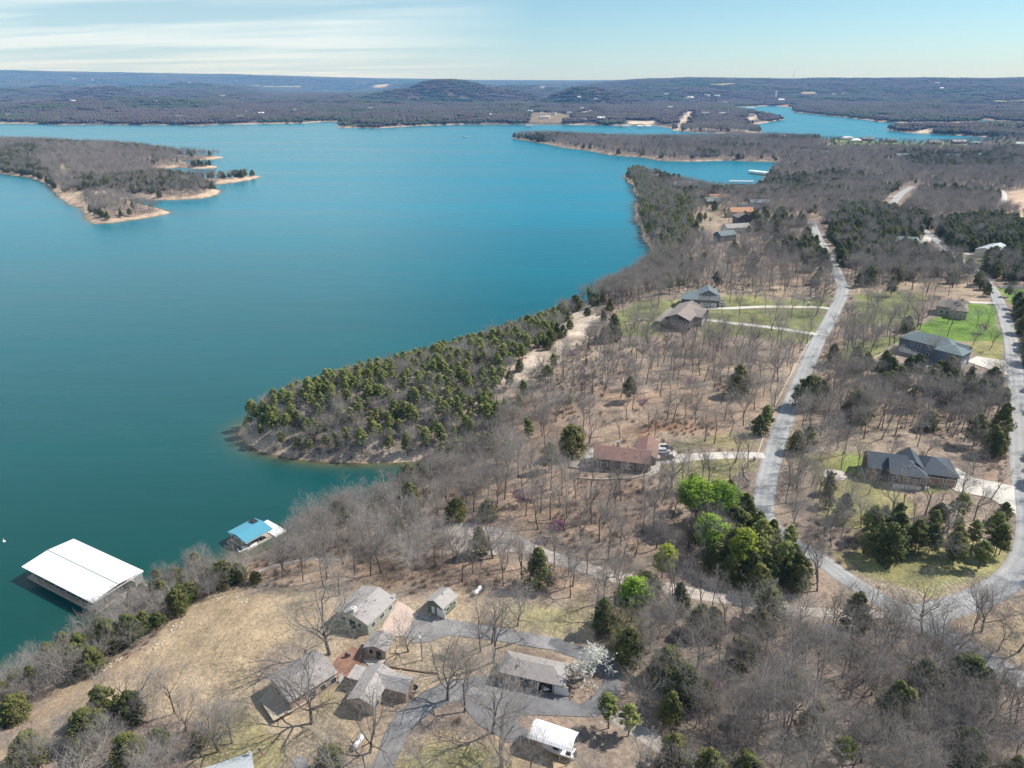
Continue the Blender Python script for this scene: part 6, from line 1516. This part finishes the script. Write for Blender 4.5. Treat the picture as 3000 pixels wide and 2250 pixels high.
# garden shrubs by the houses
# ---------------------------------------------------------------- scattering the woods
rng = np.random.default_rng(5)
occ = np.array(occupied)
def jitter_grid(x0, x1, y0, y1, sp):
    gx, gy = np.meshgrid(np.arange(x0, x1, sp), np.arange(y0, y1, sp * .9))
    gx = gx + (np.arange(gx.shape[0]) % 2 * sp / 2)[:, None]
    gx = gx + rng.uniform(-.42, .42, gx.shape) * sp; gy = gy + rng.uniform(-.42, .42, gy.shape) * sp
    return gx.ravel(), gy.ravel()
taken = []
def pick_species(mix, n):
    ks = list(mix); p = np.array([mix[k] for k in ks], float); p /= p.sum()
    return rng.choice(len(ks), n, p=p), ks
def plant(X, Y, mix, Hm, label, group, hero_clear=2.2):
    if not len(X): return
    d = sample(GD, X, Y); ok = d > 2.0
    ok &= ~blocked(X, Y)
    for h in occ: ok &= np.hypot(X - h[0], Y - h[1]) > hero_clear
    X, Y = X[ok], Y[ok]
    si, ks = pick_species(mix, len(X))
    for x, y, s in zip(X, Y, si):
        sp = ks[s]; sh = SHAPES[sp]; v = int(rng.integers(len(sh)))
        hh = Hm * (rng.uniform(.68, 1.2) if sp in ('pine', 'cedar') else rng.uniform(.78, 1.18)) * {'cedar': .82, 'pale': .85, 'redbud': .4, 'budding': .8, 'pine': .95}.get(sp, 1)
        forest.append((float(x), float(y), sp, v, hh / sh[v][2], rng.uniform(0, 6.28), label, group, False))
for i, (poly, sp, mix, Hm, lab, grp) in enumerate(regions):
    P = np.array(poly); lo, hi = P.min(0), P.max(0)
    if sp:
        X, Y = jitter_grid(lo[0], hi[0], lo[1], hi[1], sp)
        m = sdf(X, Y, poly) > 0
        for q in regions[:i]: 
            if m.any():
                k = np.where(m)[0]; m[k] &= sdf(X[k], Y[k], q[0]) <= 0
        plant(X[m], Y[m], mix, Hm, lab, grp)
# everything else on land out to 2.3 km is wood
def general(r0, r1, sp, Hm, x0, x1, y0, y1):
    X, Y = jitter_grid(x0, x1, y0, y1, sp)
    r = np.hypot(X, Y); th = np.arctan2(X, Y)
    m = (r > r0) & (r <= r1) & (np.abs(th) < R(44)) & (Y > 25)
    X, Y = X[m], Y[m]
    d = sample(GD, X, Y); m = d > 3.5 + 3 * ((X < -150) & (Y > 400)) ; X, Y = X[m], Y[m]
    keep = np.ones(len(X), bool)
    for q in regions:
        k = np.where(keep)[0]; keep[k] &= sdf(X[k], Y[k], q[0]) <= 0
    for poly, zc, soft, amt in zones + far_zones:
        if amt > .55 and zc is not ROCK and zc is not ORANGE and zc is not LITTER:
            k = np.where(keep)[0]; keep[k] &= sdf(X[k], Y[k], poly) <= 1
    X, Y = X[keep], Y[keep]
    ev = fbm(X, Y, 120, 201, 3, .6) > .60
    left = X < -150
    for sel, mix in ((ev, {'cedar': .75, 'bare': .25}), (~ev, {'bare': .92, 'cedar': .06, 'pale': .02})):
        for sl, nm in ((left, 'on the wooded peninsula at the left'), (~left, 'in the leafless woods at the right')):
            k = sel & sl; plant(X[k], Y[k], mix, Hm, 'tree ' + nm, 'trees ' + nm, 0)
general(60, 700, 7.0, 11.5, -100, 560, 20, 700)
general(700, 1500, 7.4, 11, -860, 1150, 420, 1500)
general(1500, 2350, 8.6, 12.5, -1500, 1750, 900, 2350)

# which trees show largest
fs = np.array([(f[0], f[1], f[4]) for f in forest]); zt = sample(GZ, fs[:, 0], fs[:, 1])
c_, s_ = math.cos(PITCH), math.sin(PITCH)
depth = fs[:, 1] * c_ - (zt - CAM_Z) * s_; pxs = 1500 + FPX * fs[:, 0] / depth; pys = 1125 - FPX * (fs[:, 1] * s_ + (zt + 4 - CAM_Z) * c_) / depth
inview = (pxs > 5) & (pxs < 2995) & (pys < 2245) & (depth > 20)
hs = np.array([SHAPES[f[2]][f[3]][2] * f[4] for f in forest])
size = np.where(inview, hs / depth, 0)
KIND = {'bare': 'bare', 'broad': 'bare', 'pale': 'pale', 'cedar': 'cedar', 'pine': 'pine', 'bright': 'bright', 'yellow': 'bright', 'redbud': 'redbud', 'blossom': 'blossom', 'budding': 'bare'}
LIMIT = {'bare': 300, 'pale': 300, 'cedar': 300, 'pine': 300}
NAMES = {'bare': ('leafless_tree', 'tree'), 'broad': ('leafless_tree', 'tree'), 'pale': ('pale_leafless_tree', 'tree'), 'cedar': ('cedar_tree', 'cedar'), 'pine': ('pine_tree', 'pine'), 'bright': ('bright_pine_tree', 'pine'), 'yellow': ('bright_pine_tree', 'pine'), 'redbud': ('redbud_tree', 'redbud'), 'blossom': ('blossoming_tree', 'tree'), 'budding': ('budding_tree', 'tree')}
SPW = {'bare': 'bare grey tree', 'broad': 'bare grey tree', 'pale': 'pale twigged tree', 'cedar': 'dark green cedar', 'pine': 'olive green pine', 'redbud': 'pink redbud', 'bright': 'bright green pine', 'budding': 'pale green budding tree', 'blossom': 'white blossoming tree'}
single = np.zeros(len(forest), bool)
hero = np.array([f[8] for f in forest])
for kd in set(KIND.values()):
    k = np.where([KIND[f[2]] == kd for f in forest])[0]
    o = sorted(k, key=lambda i: -(size[i] + (10 if hero[i] else 0)))
    o = [i for i in o if size[i] > 0 or hero[i]][:LIMIT.get(kd, 300)]
    single[o] = True
crown_src = {}
MARKS = [((1070, 1780), 'the chimney house'), ((1300, 1760), 'the small gabled garage'), ((910, 1980), 'the largest grey roof'), ((1120, 2000), 'the L-shaped house'), ((1560, 1960), 'the long garage'), ((1620, 2150), 'the white carport'), ((170, 1680), 'the big white dock'), ((710, 1560), 'the turquoise dock roof'),
 ((1820, 1330), 'the red roofed house'), ((1980, 940), 'the dark gabled house'), ((2060, 870), 'the slate house'), ((2730, 1000), 'the blue grey house'), ((2790, 890), 'the brown hipped house'), ((2660, 1380), 'the charcoal roof'), ((2640, 1790), 'the road junction'), ((2240, 1460), 'the road bend'), ((2450, 1390), 'the gravel patio'),
 ((2340, 1130), 'the riprap beside the road'), ((2975, 1250), 'the right hand road'), ((2990, 1640), 'the eastern curve'), ((2760, 1620), 'the olive clearing'), ((2050, 1745), 'the gravel lane bend'), ((1400, 1580), 'the gravel clearing'), ((2000, 2230), 'the pale lane at the bottom'), ((2870, 1900), 'the dry bank at the right'),
 ((700, 1280), 'the tip of the point'), ((900, 1340), 'the cove side of the point'), ((950, 1190), 'the lake side of the point'), ((1100, 1250), 'the middle of the point'), ((1300, 1100), 'the outer ridge of the point'), ((1250, 1330), 'the head of the cove'), ((1420, 1250), 'the root of the point'), ((1520, 1020), 'the sandy bank'), ((1640, 920), 'the upper end of the sandy bank'), ((1300, 1200), 'the crest of the point'),
 ((1860, 700), 'the rocky headland shore'), ((2160, 650), 'the lake row houses'), ((2660, 710), 'the green metal roof'), ((2935, 735), 'the white barn'), ((2640, 580), 'the hilltop road'), ((2460, 850), 'the narrow part of the road'), ((300, 1980), 'the lower edge of the field'), ((100, 2150), 'the lower left corner'), ((600, 1720), 'the upper edge of the field'), ((1150, 1440), 'the inlet')]
MP = np.array([at(*m[0]) for m in MARKS])
def zone_words(i):
    """where a tree without a label of its own stands"""
    g = forest[i][7]
    return g
for i, f in enumerate(forest):
    if not single[i]: continue
    x, y, sp, v, s, rot, lab, grp, h_ = f
    nm, cat = NAMES[sp]
    r = bpy.data.objects.new(nm, None); r.empty_display_size = .5; col.objects.link(r)
    r.location = (x, y, float(zt[i])); r.rotation_euler = (0, 0, rot); r.scale = (s, s, s * (1 if h_ else rng.uniform(.93, 1.07)))
    t = bpy.data.objects.new('trunk', SHAPES[sp][v][0]); col.objects.link(t); t.parent = r
    c = bpy.data.objects.new('crown', SHAPES[sp][v][1]); col.objects.link(c); c.parent = r
    crown_src.setdefault((sp, v), (t, c))
    if lab and h_: tag(r, lab, cat)
    else:
        if h_: grp = 'open slope' if y < 420 and x < 110 else 'right side'; place = 'standing out on the open slopes left of the main road' if grp == 'open slope' else 'standing out on the right side of the main road'; g2 = SPW[sp] + 's ' + place; r['label'] = SPW[sp] + ' ' + place
        else:
            place = grp.replace('trees ', '', 1).replace('evergreens ', '', 1)
            g2 = SPW[sp] + 's ' + place; r['label'] = SPW[sp] + ' ' + place
        mk = MARKS[int(np.argmin(np.hypot(MP[:, 0] - x, MP[:, 1] - y)))][1]
        sz = 'tall ' if s > 1.06 else ('small ' if s < .84 else '')
        r['label'] = sz + SPW[sp] + (' ' + place.replace('standing out ', '').replace('that ', '') + ', near ' + mk if mk.split()[-1] not in place else ' near ' + mk)
        if len(r['label'].split()) > 16: r['label'] = sz + SPW[sp] + ' standing near ' + mk
        if place.split(',')[0].replace('standing out ', '').replace('that ', '') not in r['label']: g2 = SPW[sp] + 's near ' + mk
        r['category'] = cat; r['group'] = g2
print('trees', len(forest), 'single', int(single.sum()))

# the many smaller ones: one object per kind of tree, shapes taken from the trees above
def tree_nodes(name, pairs):
    ng = bpy.data.node_groups.new(name, 'GeometryNodeTree')
    ng.interface.new_socket('Geometry', in_out='INPUT', socket_type='NodeSocketGeometry'); ng.interface.new_socket('Geometry', in_out='OUTPUT', socket_type='NodeSocketGeometry')
    N, L = ng.nodes, ng.links
    gi = N.new('NodeGroupInput'); go = N.new('NodeGroupOutput')
    m2p = N.new('GeometryNodeMeshToPoints'); L.new(gi.outputs[0], m2p.inputs['Mesh'])
    g2i = N.new('GeometryNodeGeometryToInstance')
    for tcs in pairs[::-1]:
        if len(tcs) > 1:
            jn = N.new('GeometryNodeJoinGeometry')
            for ob in tcs:
                oi = N.new('GeometryNodeObjectInfo'); oi.inputs['Object'].default_value = ob; oi.transform_space = 'ORIGINAL'; L.new(oi.outputs['Geometry'], jn.inputs[0])
            gti = N.new('GeometryNodeGeometryToInstance'); L.new(jn.outputs[0], gti.inputs[0]); L.new(gti.outputs[0], g2i.inputs[0])
        else:
            oi = N.new('GeometryNodeObjectInfo'); oi.inputs['Object'].default_value = tcs[0]; oi.transform_space = 'ORIGINAL'
            gti = N.new('GeometryNodeGeometryToInstance'); L.new(oi.outputs['Geometry'], gti.inputs[0]); L.new(gti.outputs[0], g2i.inputs[0])
    # collect the variants as separate instances
    N.remove(g2i)
    jall = N.new('GeometryNodeJoinGeometry')
    for n in [n for n in N if n.bl_idname == 'GeometryNodeGeometryToInstance']: L.new(n.outputs[0], jall.inputs[0])
    iop = N.new('GeometryNodeInstanceOnPoints'); L.new(m2p.outputs[0], iop.inputs['Points']); L.new(jall.outputs[0], iop.inputs['Instance']); iop.inputs['Pick Instance'].default_value = True
    def attr(nm, ty):
        a = N.new('GeometryNodeInputNamedAttribute'); a.data_type = ty; a.inputs['Name'].default_value = nm; return a.outputs['Attribute']
    L.new(attr('variant', 'INT'), iop.inputs['Instance Index']); 
    cx = N.new('ShaderNodeCombineXYZ'); L.new(attr('turn', 'FLOAT'), cx.inputs[2]); 
    L.new(cx.outputs[0], iop.inputs['Rotation']); L.new(attr('size', 'FLOAT'), iop.inputs['Scale'])
    L.new(iop.outputs[0], go.inputs[0])
    return ng
def scatter_object(name, label, cat, pts, variants, turns, sizes, srcs):
    me = bpy.data.meshes.new(name); me.vertices.add(len(pts)); me.vertices.foreach_set('co', np.asarray(pts, np.float32).ravel())
    for nm, ty, vals in (('variant', 'INT', variants), ('turn', 'FLOAT', turns), ('size', 'FLOAT', sizes)):
        a = me.attributes.new(nm, ty, 'POINT'); a.data.foreach_set('value', np.asarray(vals, np.int32 if ty == 'INT' else np.float32))
    o = bpy.data.objects.new(name, me); col.objects.link(o); tag(o, label, cat, kind='stuff')
    md = o.modifiers.new('plants', 'NODES'); md.node_group = tree_nodes(name, srcs)
    return o
GROUPS = {'leafless_woodland': (['bare', 'broad', 'budding'], 'leafless grey woodland filling the shores and hills', 'woodland'), 'pale_thicket': (['pale'], 'pale leafless trees along the shores', 'woodland'), 'cedar_woodland': (['cedar'], 'dark evergreen trees mixed into the leafless woods', 'woodland'), 'pine_woodland': (['pine'], 'olive pines crowding the wooded points', 'woodland'), 'redbud_thicket': (['redbud'], 'small pink redbuds under the trees', 'woodland')}
for nm, (sps, lab, cat) in GROUPS.items():
    srcs = [(sp, v) for sp in sps for v in range(len(SHAPES[sp])) if (sp, v) in crown_src]
    k = [i for i, f in enumerate(forest) if not single[i] and f[2] in sps and (f[2], f[3]) in crown_src]
    if not k or not srcs: continue
    scatter_object(nm, lab, cat, [(forest[i][0], forest[i][1], zt[i]) for i in k], [srcs.index((forest[i][2], forest[i][3])) for i in k], [forest[i][5] for i in k], [forest[i][4] for i in k], [crown_src[s] for s in srcs])

# ---------------------------------------------------------------- brush, saplings and stones on the ground
def brush_mesh(seed):
    rg = np.random.default_rng(seed); segs = []
    for k in range(70):
        a = rg.random() * 6.28; l = rg.uniform(.7, 1.6); t = rg.uniform(.15, .9); p = np.array((rg.normal(0, .3), rg.normal(0, .3), -.05))
        d = np.array((math.cos(a) * t, math.sin(a) * t, 1.)); d /= np.linalg.norm(d); q = p + d * l * .55; e = q + (d + rg.normal(0, .35, 3)) * l * .45
        segs += [(p, q, .018, .014), (q, e, .014, .007)]
        for _ in range(2): segs.append((q, q + (d + rg.normal(0, .5, 3)) * l * .35, .010, .006))
    return tubes(segs, 3)
bs = [mesh_obj('brush', *brush_mesh(300 + k), M_BRUSH) for k in range(3)]
bx_, by_ = [], []
X, Y = jitter_grid(-90, 260, 60, 420, 2.7)
d = sample(GD, X, Y); r = np.hypot(X, Y)
m = (d > 1.5) & (np.abs(np.arctan2(X, Y)) < R(42)); X, Y, d = X[m], Y[m], d[m]
m = ~blocked(X, Y, .5)
for poly, zc, soft, amt in zones:
    if any(zc is z_ for z_ in (GREEN, DRY, TAN, SAND)) or amt > .84 or (len(poly) and zc is not LITTER and zc is not ORANGE and zc is not ROCK and zc is not RED): m &= sdf(X, Y, poly) < -.5
dens = fbm(X, Y, 22, 301, 3); m &= dens > .48 + .16 * rng.random(len(X)) - .14 * (sdf(X, Y, regions[-1][0]) > 0)
X, Y = X[m], Y[m]
P3 = np.stack([X, Y, sample(GZ, X, Y)], 1)
for k, b_ in enumerate(bs):
    b_.location = P3[k]; tag(b_, 'leafless brush growing low under the trees', 'brush', kind='stuff')
scatter_object('undergrowth', 'low twiggy leafless undergrowth on the leaf litter', 'undergrowth', P3[3:], rng.integers(0, 3, len(P3) - 3), rng.uniform(0, 6.28, len(P3) - 3), rng.uniform(.35, 1.15, len(P3) - 3), [(b_,) for b_ in bs])
print('brush', len(P3))
# loose stones along the right kerb, the shore and the patio
def stones(name, label, pts, smin, smax, m_=None):
    V = []; F = []; ico = bmesh.new(); bmesh.ops.create_icosphere(ico, subdivisions=1, radius=1); bv = np.array([v.co[:] for v in ico.verts]); bf = np.array([[v.index for v in f.verts] for f in ico.faces]); ico.free()
    for k, (x, y) in enumerate(pts):
        s = rng.uniform(smin, smax); q = bv * s * rng.uniform(.6, 1.3, 3) * (1 + rng.normal(0, .15, (len(bv), 1))); q[:, 2] *= .6
        a = rng.uniform(0, 6.28); c, s2 = math.cos(a), math.sin(a); qx = q[:, 0] * c - q[:, 1] * s2; qy = q[:, 0] * s2 + q[:, 1] * c
        V.append(np.stack([qx + x, qy + y, q[:, 2] + max(gz(x, y), -.1)], 1)); F.append(bf + k * len(bv))
    o = mesh_obj(name, np.concatenate(V), np.concatenate(F), m_ or ROCKM); tag(o, label, 'stones', kind='stuff'); return o
def along(pix, off0, off1, n):
    P = resample(smooth([at(*p) for p in pix], 2, closed=False), 1.0); out = []
    for _ in range(n):
        i = int(rng.integers(1, len(P))); a, b = P[i - 1], P[i]; tx, ty = b[0] - a[0], b[1] - a[1]; l = math.hypot(tx, ty) or 1; o = rng.uniform(off0, off1); out.append((a[0] + ty / l * o, a[1] - tx / l * o))
    return out
stones('roadside_stones', 'tumbled limestone along the right edge of the road', along([(2245, 1400), (2290, 1250), (2340, 1130), (2390, 1010), (2425, 950), (2455, 890)], 3.3, 5.6, 1100), .10, .34)
stones('roadside_stones', 'tumbled limestone round the grass triangle at the junction', along([(2370, 1600), (2440, 1640), (2520, 1695), (2600, 1735), (2700, 1735), (2800, 1705), (2900, 1690), (2960, 1650)], -1.0, 1.0, 500), .08, .26)
sh_i = rng.integers(0, GX.size, 400000); q = (gd_[sh_i] > .1) & (gd_[sh_i] < 3.0) & (np.hypot(gx_[sh_i], gy_[sh_i]) < 620) & (np.abs(np.arctan2(gx_[sh_i], gy_[sh_i])) < R(40))
sh_p = np.stack([gx_[sh_i][q], gy_[sh_i][q]], 1)[:2600] + rng.normal(0, .4, (min(2600, int(q.sum())), 2))
stones('shore_stones', 'pale ledge rocks along the water line', [tuple(p) for p in sh_p], .12, .55)
fd = np.array([at(*p) for p in [(440, 1905), (470, 1880), (500, 1850), (520, 1835), (350, 1930), (330, 1945), (290, 1975), (700, 1745), (720, 1760), (640, 1750), (560, 1990)]])
stones('field_stones', 'flat pale rocks breaking through the dry field', [tuple(p + rng.normal(0, .7, 2)) for p in np.repeat(fd, 14, 0)], .08, .35)

# ---------------------------------------------------------------- wooded hills beyond the lake: clumps of crowns
def clump_mesh(seed, n=32, half=22):
    rg = np.random.default_rng(seed); bm = bmesh.new(); bmesh.ops.create_icosphere(bm, subdivisions=1, radius=1); bv = np.array([v.co[:] for v in bm.verts]); bf = np.array([[v.index for v in f.verts] for f in bm.faces]); bm.free()
    V = []; F = []
    for k in range(n):
        x, y = rg.uniform(-half, half, 2); s = rg.uniform(2.4, 4.2)
        q = bv * (1 + rg.normal(0, .28, (len(bv), 1))) * s * np.array((1, 1, 1.25)); q = q + np.array((x, y, rg.uniform(2, 6)))
        V.append(q); F.append(bf + k * len(bv))
    return np.concatenate(V), np.concatenate(F)
M_CANOPY = bark('leafless_canopy', (.062, .053, .052), (.115, .10, .095)); M_CANOPYG = foliage('evergreen_canopy', (.04, .055, .03), (.085, .10, .05))
cl = [mesh_obj('woodland_patch', *clump_mesh(400 + k), M_CANOPY if k < 3 else M_CANOPYG) for k in range(5)]
n_cl = 62000; X = rng.uniform(-5200, 5400, n_cl); Y = rng.uniform(1900, 7600, n_cl)
r = np.hypot(X, Y); m = (r > 2300) & (r < 7400) & (np.abs(np.arctan2(X, Y)) < R(42)); X, Y = X[m], Y[m]
d = sample(GD, X, Y); m = d > 18; X, Y, d = X[m], Y[m], d[m]
# tree line close to the far shore too
keep = np.ones(len(X), bool)
for poly, zc, soft, amt in far_zones: keep &= sdf(X, Y, poly) < -30 * min(1, amt)
m = keep & (rng.random(len(X)) < .93); X, Y = X[m], Y[m]
ev = fbm(X, Y, 330, 131, 5, .6) + rng.normal(0, .03, len(X))
var = np.where(ev > .55, 3 + rng.integers(0, 2, len(X)), rng.integers(0, 3, len(X)))
Xa, Ya, va = X, Y, var
X = rng.uniform(-10500, 10500, 60000); Y = rng.uniform(5500, 16500, 60000); r = np.hypot(X, Y)
m = (r > 7400) & (r < 16200) & (np.abs(np.arctan2(X, Y)) < R(40)); X, Y = X[m], Y[m]
m = (sample(GD, X, Y) > 40) & (sdf(X, Y, INLET) < -60) & (sample(GZ, X, Y) > 10); X, Y = X[m], Y[m]
keep = np.ones(len(X), bool)
for poly, zc, soft, amt in far_zones: keep &= sdf(X, Y, poly) < -40
X, Y = X[keep], Y[keep]
ev = fbm(X, Y, 600, 131, 5, .6) + rng.normal(0, .02, len(X))
var = np.concatenate([va, np.where(ev > .53, 3 + rng.integers(0, 2, len(X)), rng.integers(0, 3, len(X)))])
csize = np.concatenate([rng.uniform(.85, 1.15, len(Xa)), rng.uniform(1.6, 2.3, len(X))])
X = np.concatenate([Xa, X]); Y = np.concatenate([Ya, Y])
P3 = np.stack([X, Y, sample(GZ, X, Y)], 1); P3[len(Xa):, 2] -= 6
for k, c in enumerate(cl): c.location = P3[k * 997]; tag(c, 'clump of distant wood on the far shore', 'woodland', kind='stuff')
scatter_object('distant_woodland', 'hazy leafless and evergreen woods covering the hills beyond the lake', 'woodland', P3, var, rng.uniform(0, 6.28, len(P3)), csize, [(c,) for c in cl])
print('clumps', len(P3))
# ---------------------------------------------------------------- haze
hz = bpy.data.materials.new('haze_air'); hz.use_nodes = True
nt = hz.node_tree; nt.nodes.clear()
o_ = nt.nodes.new('ShaderNodeOutputMaterial'); v_ = nt.nodes.new('ShaderNodeVolumePrincipled')
v_.inputs['Color'].default_value = (.17, .45, 1.0, 1); v_.inputs['Density'].default_value = HAZE; v_.inputs['Absorption Color'].default_value = (1, 1, 1, 1); v_.inputs['Anisotropy'].default_value = .0
nt.links.new(v_.outputs[0], o_.inputs['Volume'])
bx = (-17700, 17700, -400, 17800, -9, 460)
vs = [(bx[i], bx[2 + j], bx[4 + k]) for i in (0, 1) for j in (0, 1) for k in (0, 1)]
fs = [(0, 1, 3, 2), (4, 6, 7, 5), (0, 4, 5, 1), (2, 3, 7, 6), (0, 2, 6, 4), (1, 5, 7, 3)]
haze = mesh_obj('haze', vs, fs, hz); tag(haze, kind='stuff')
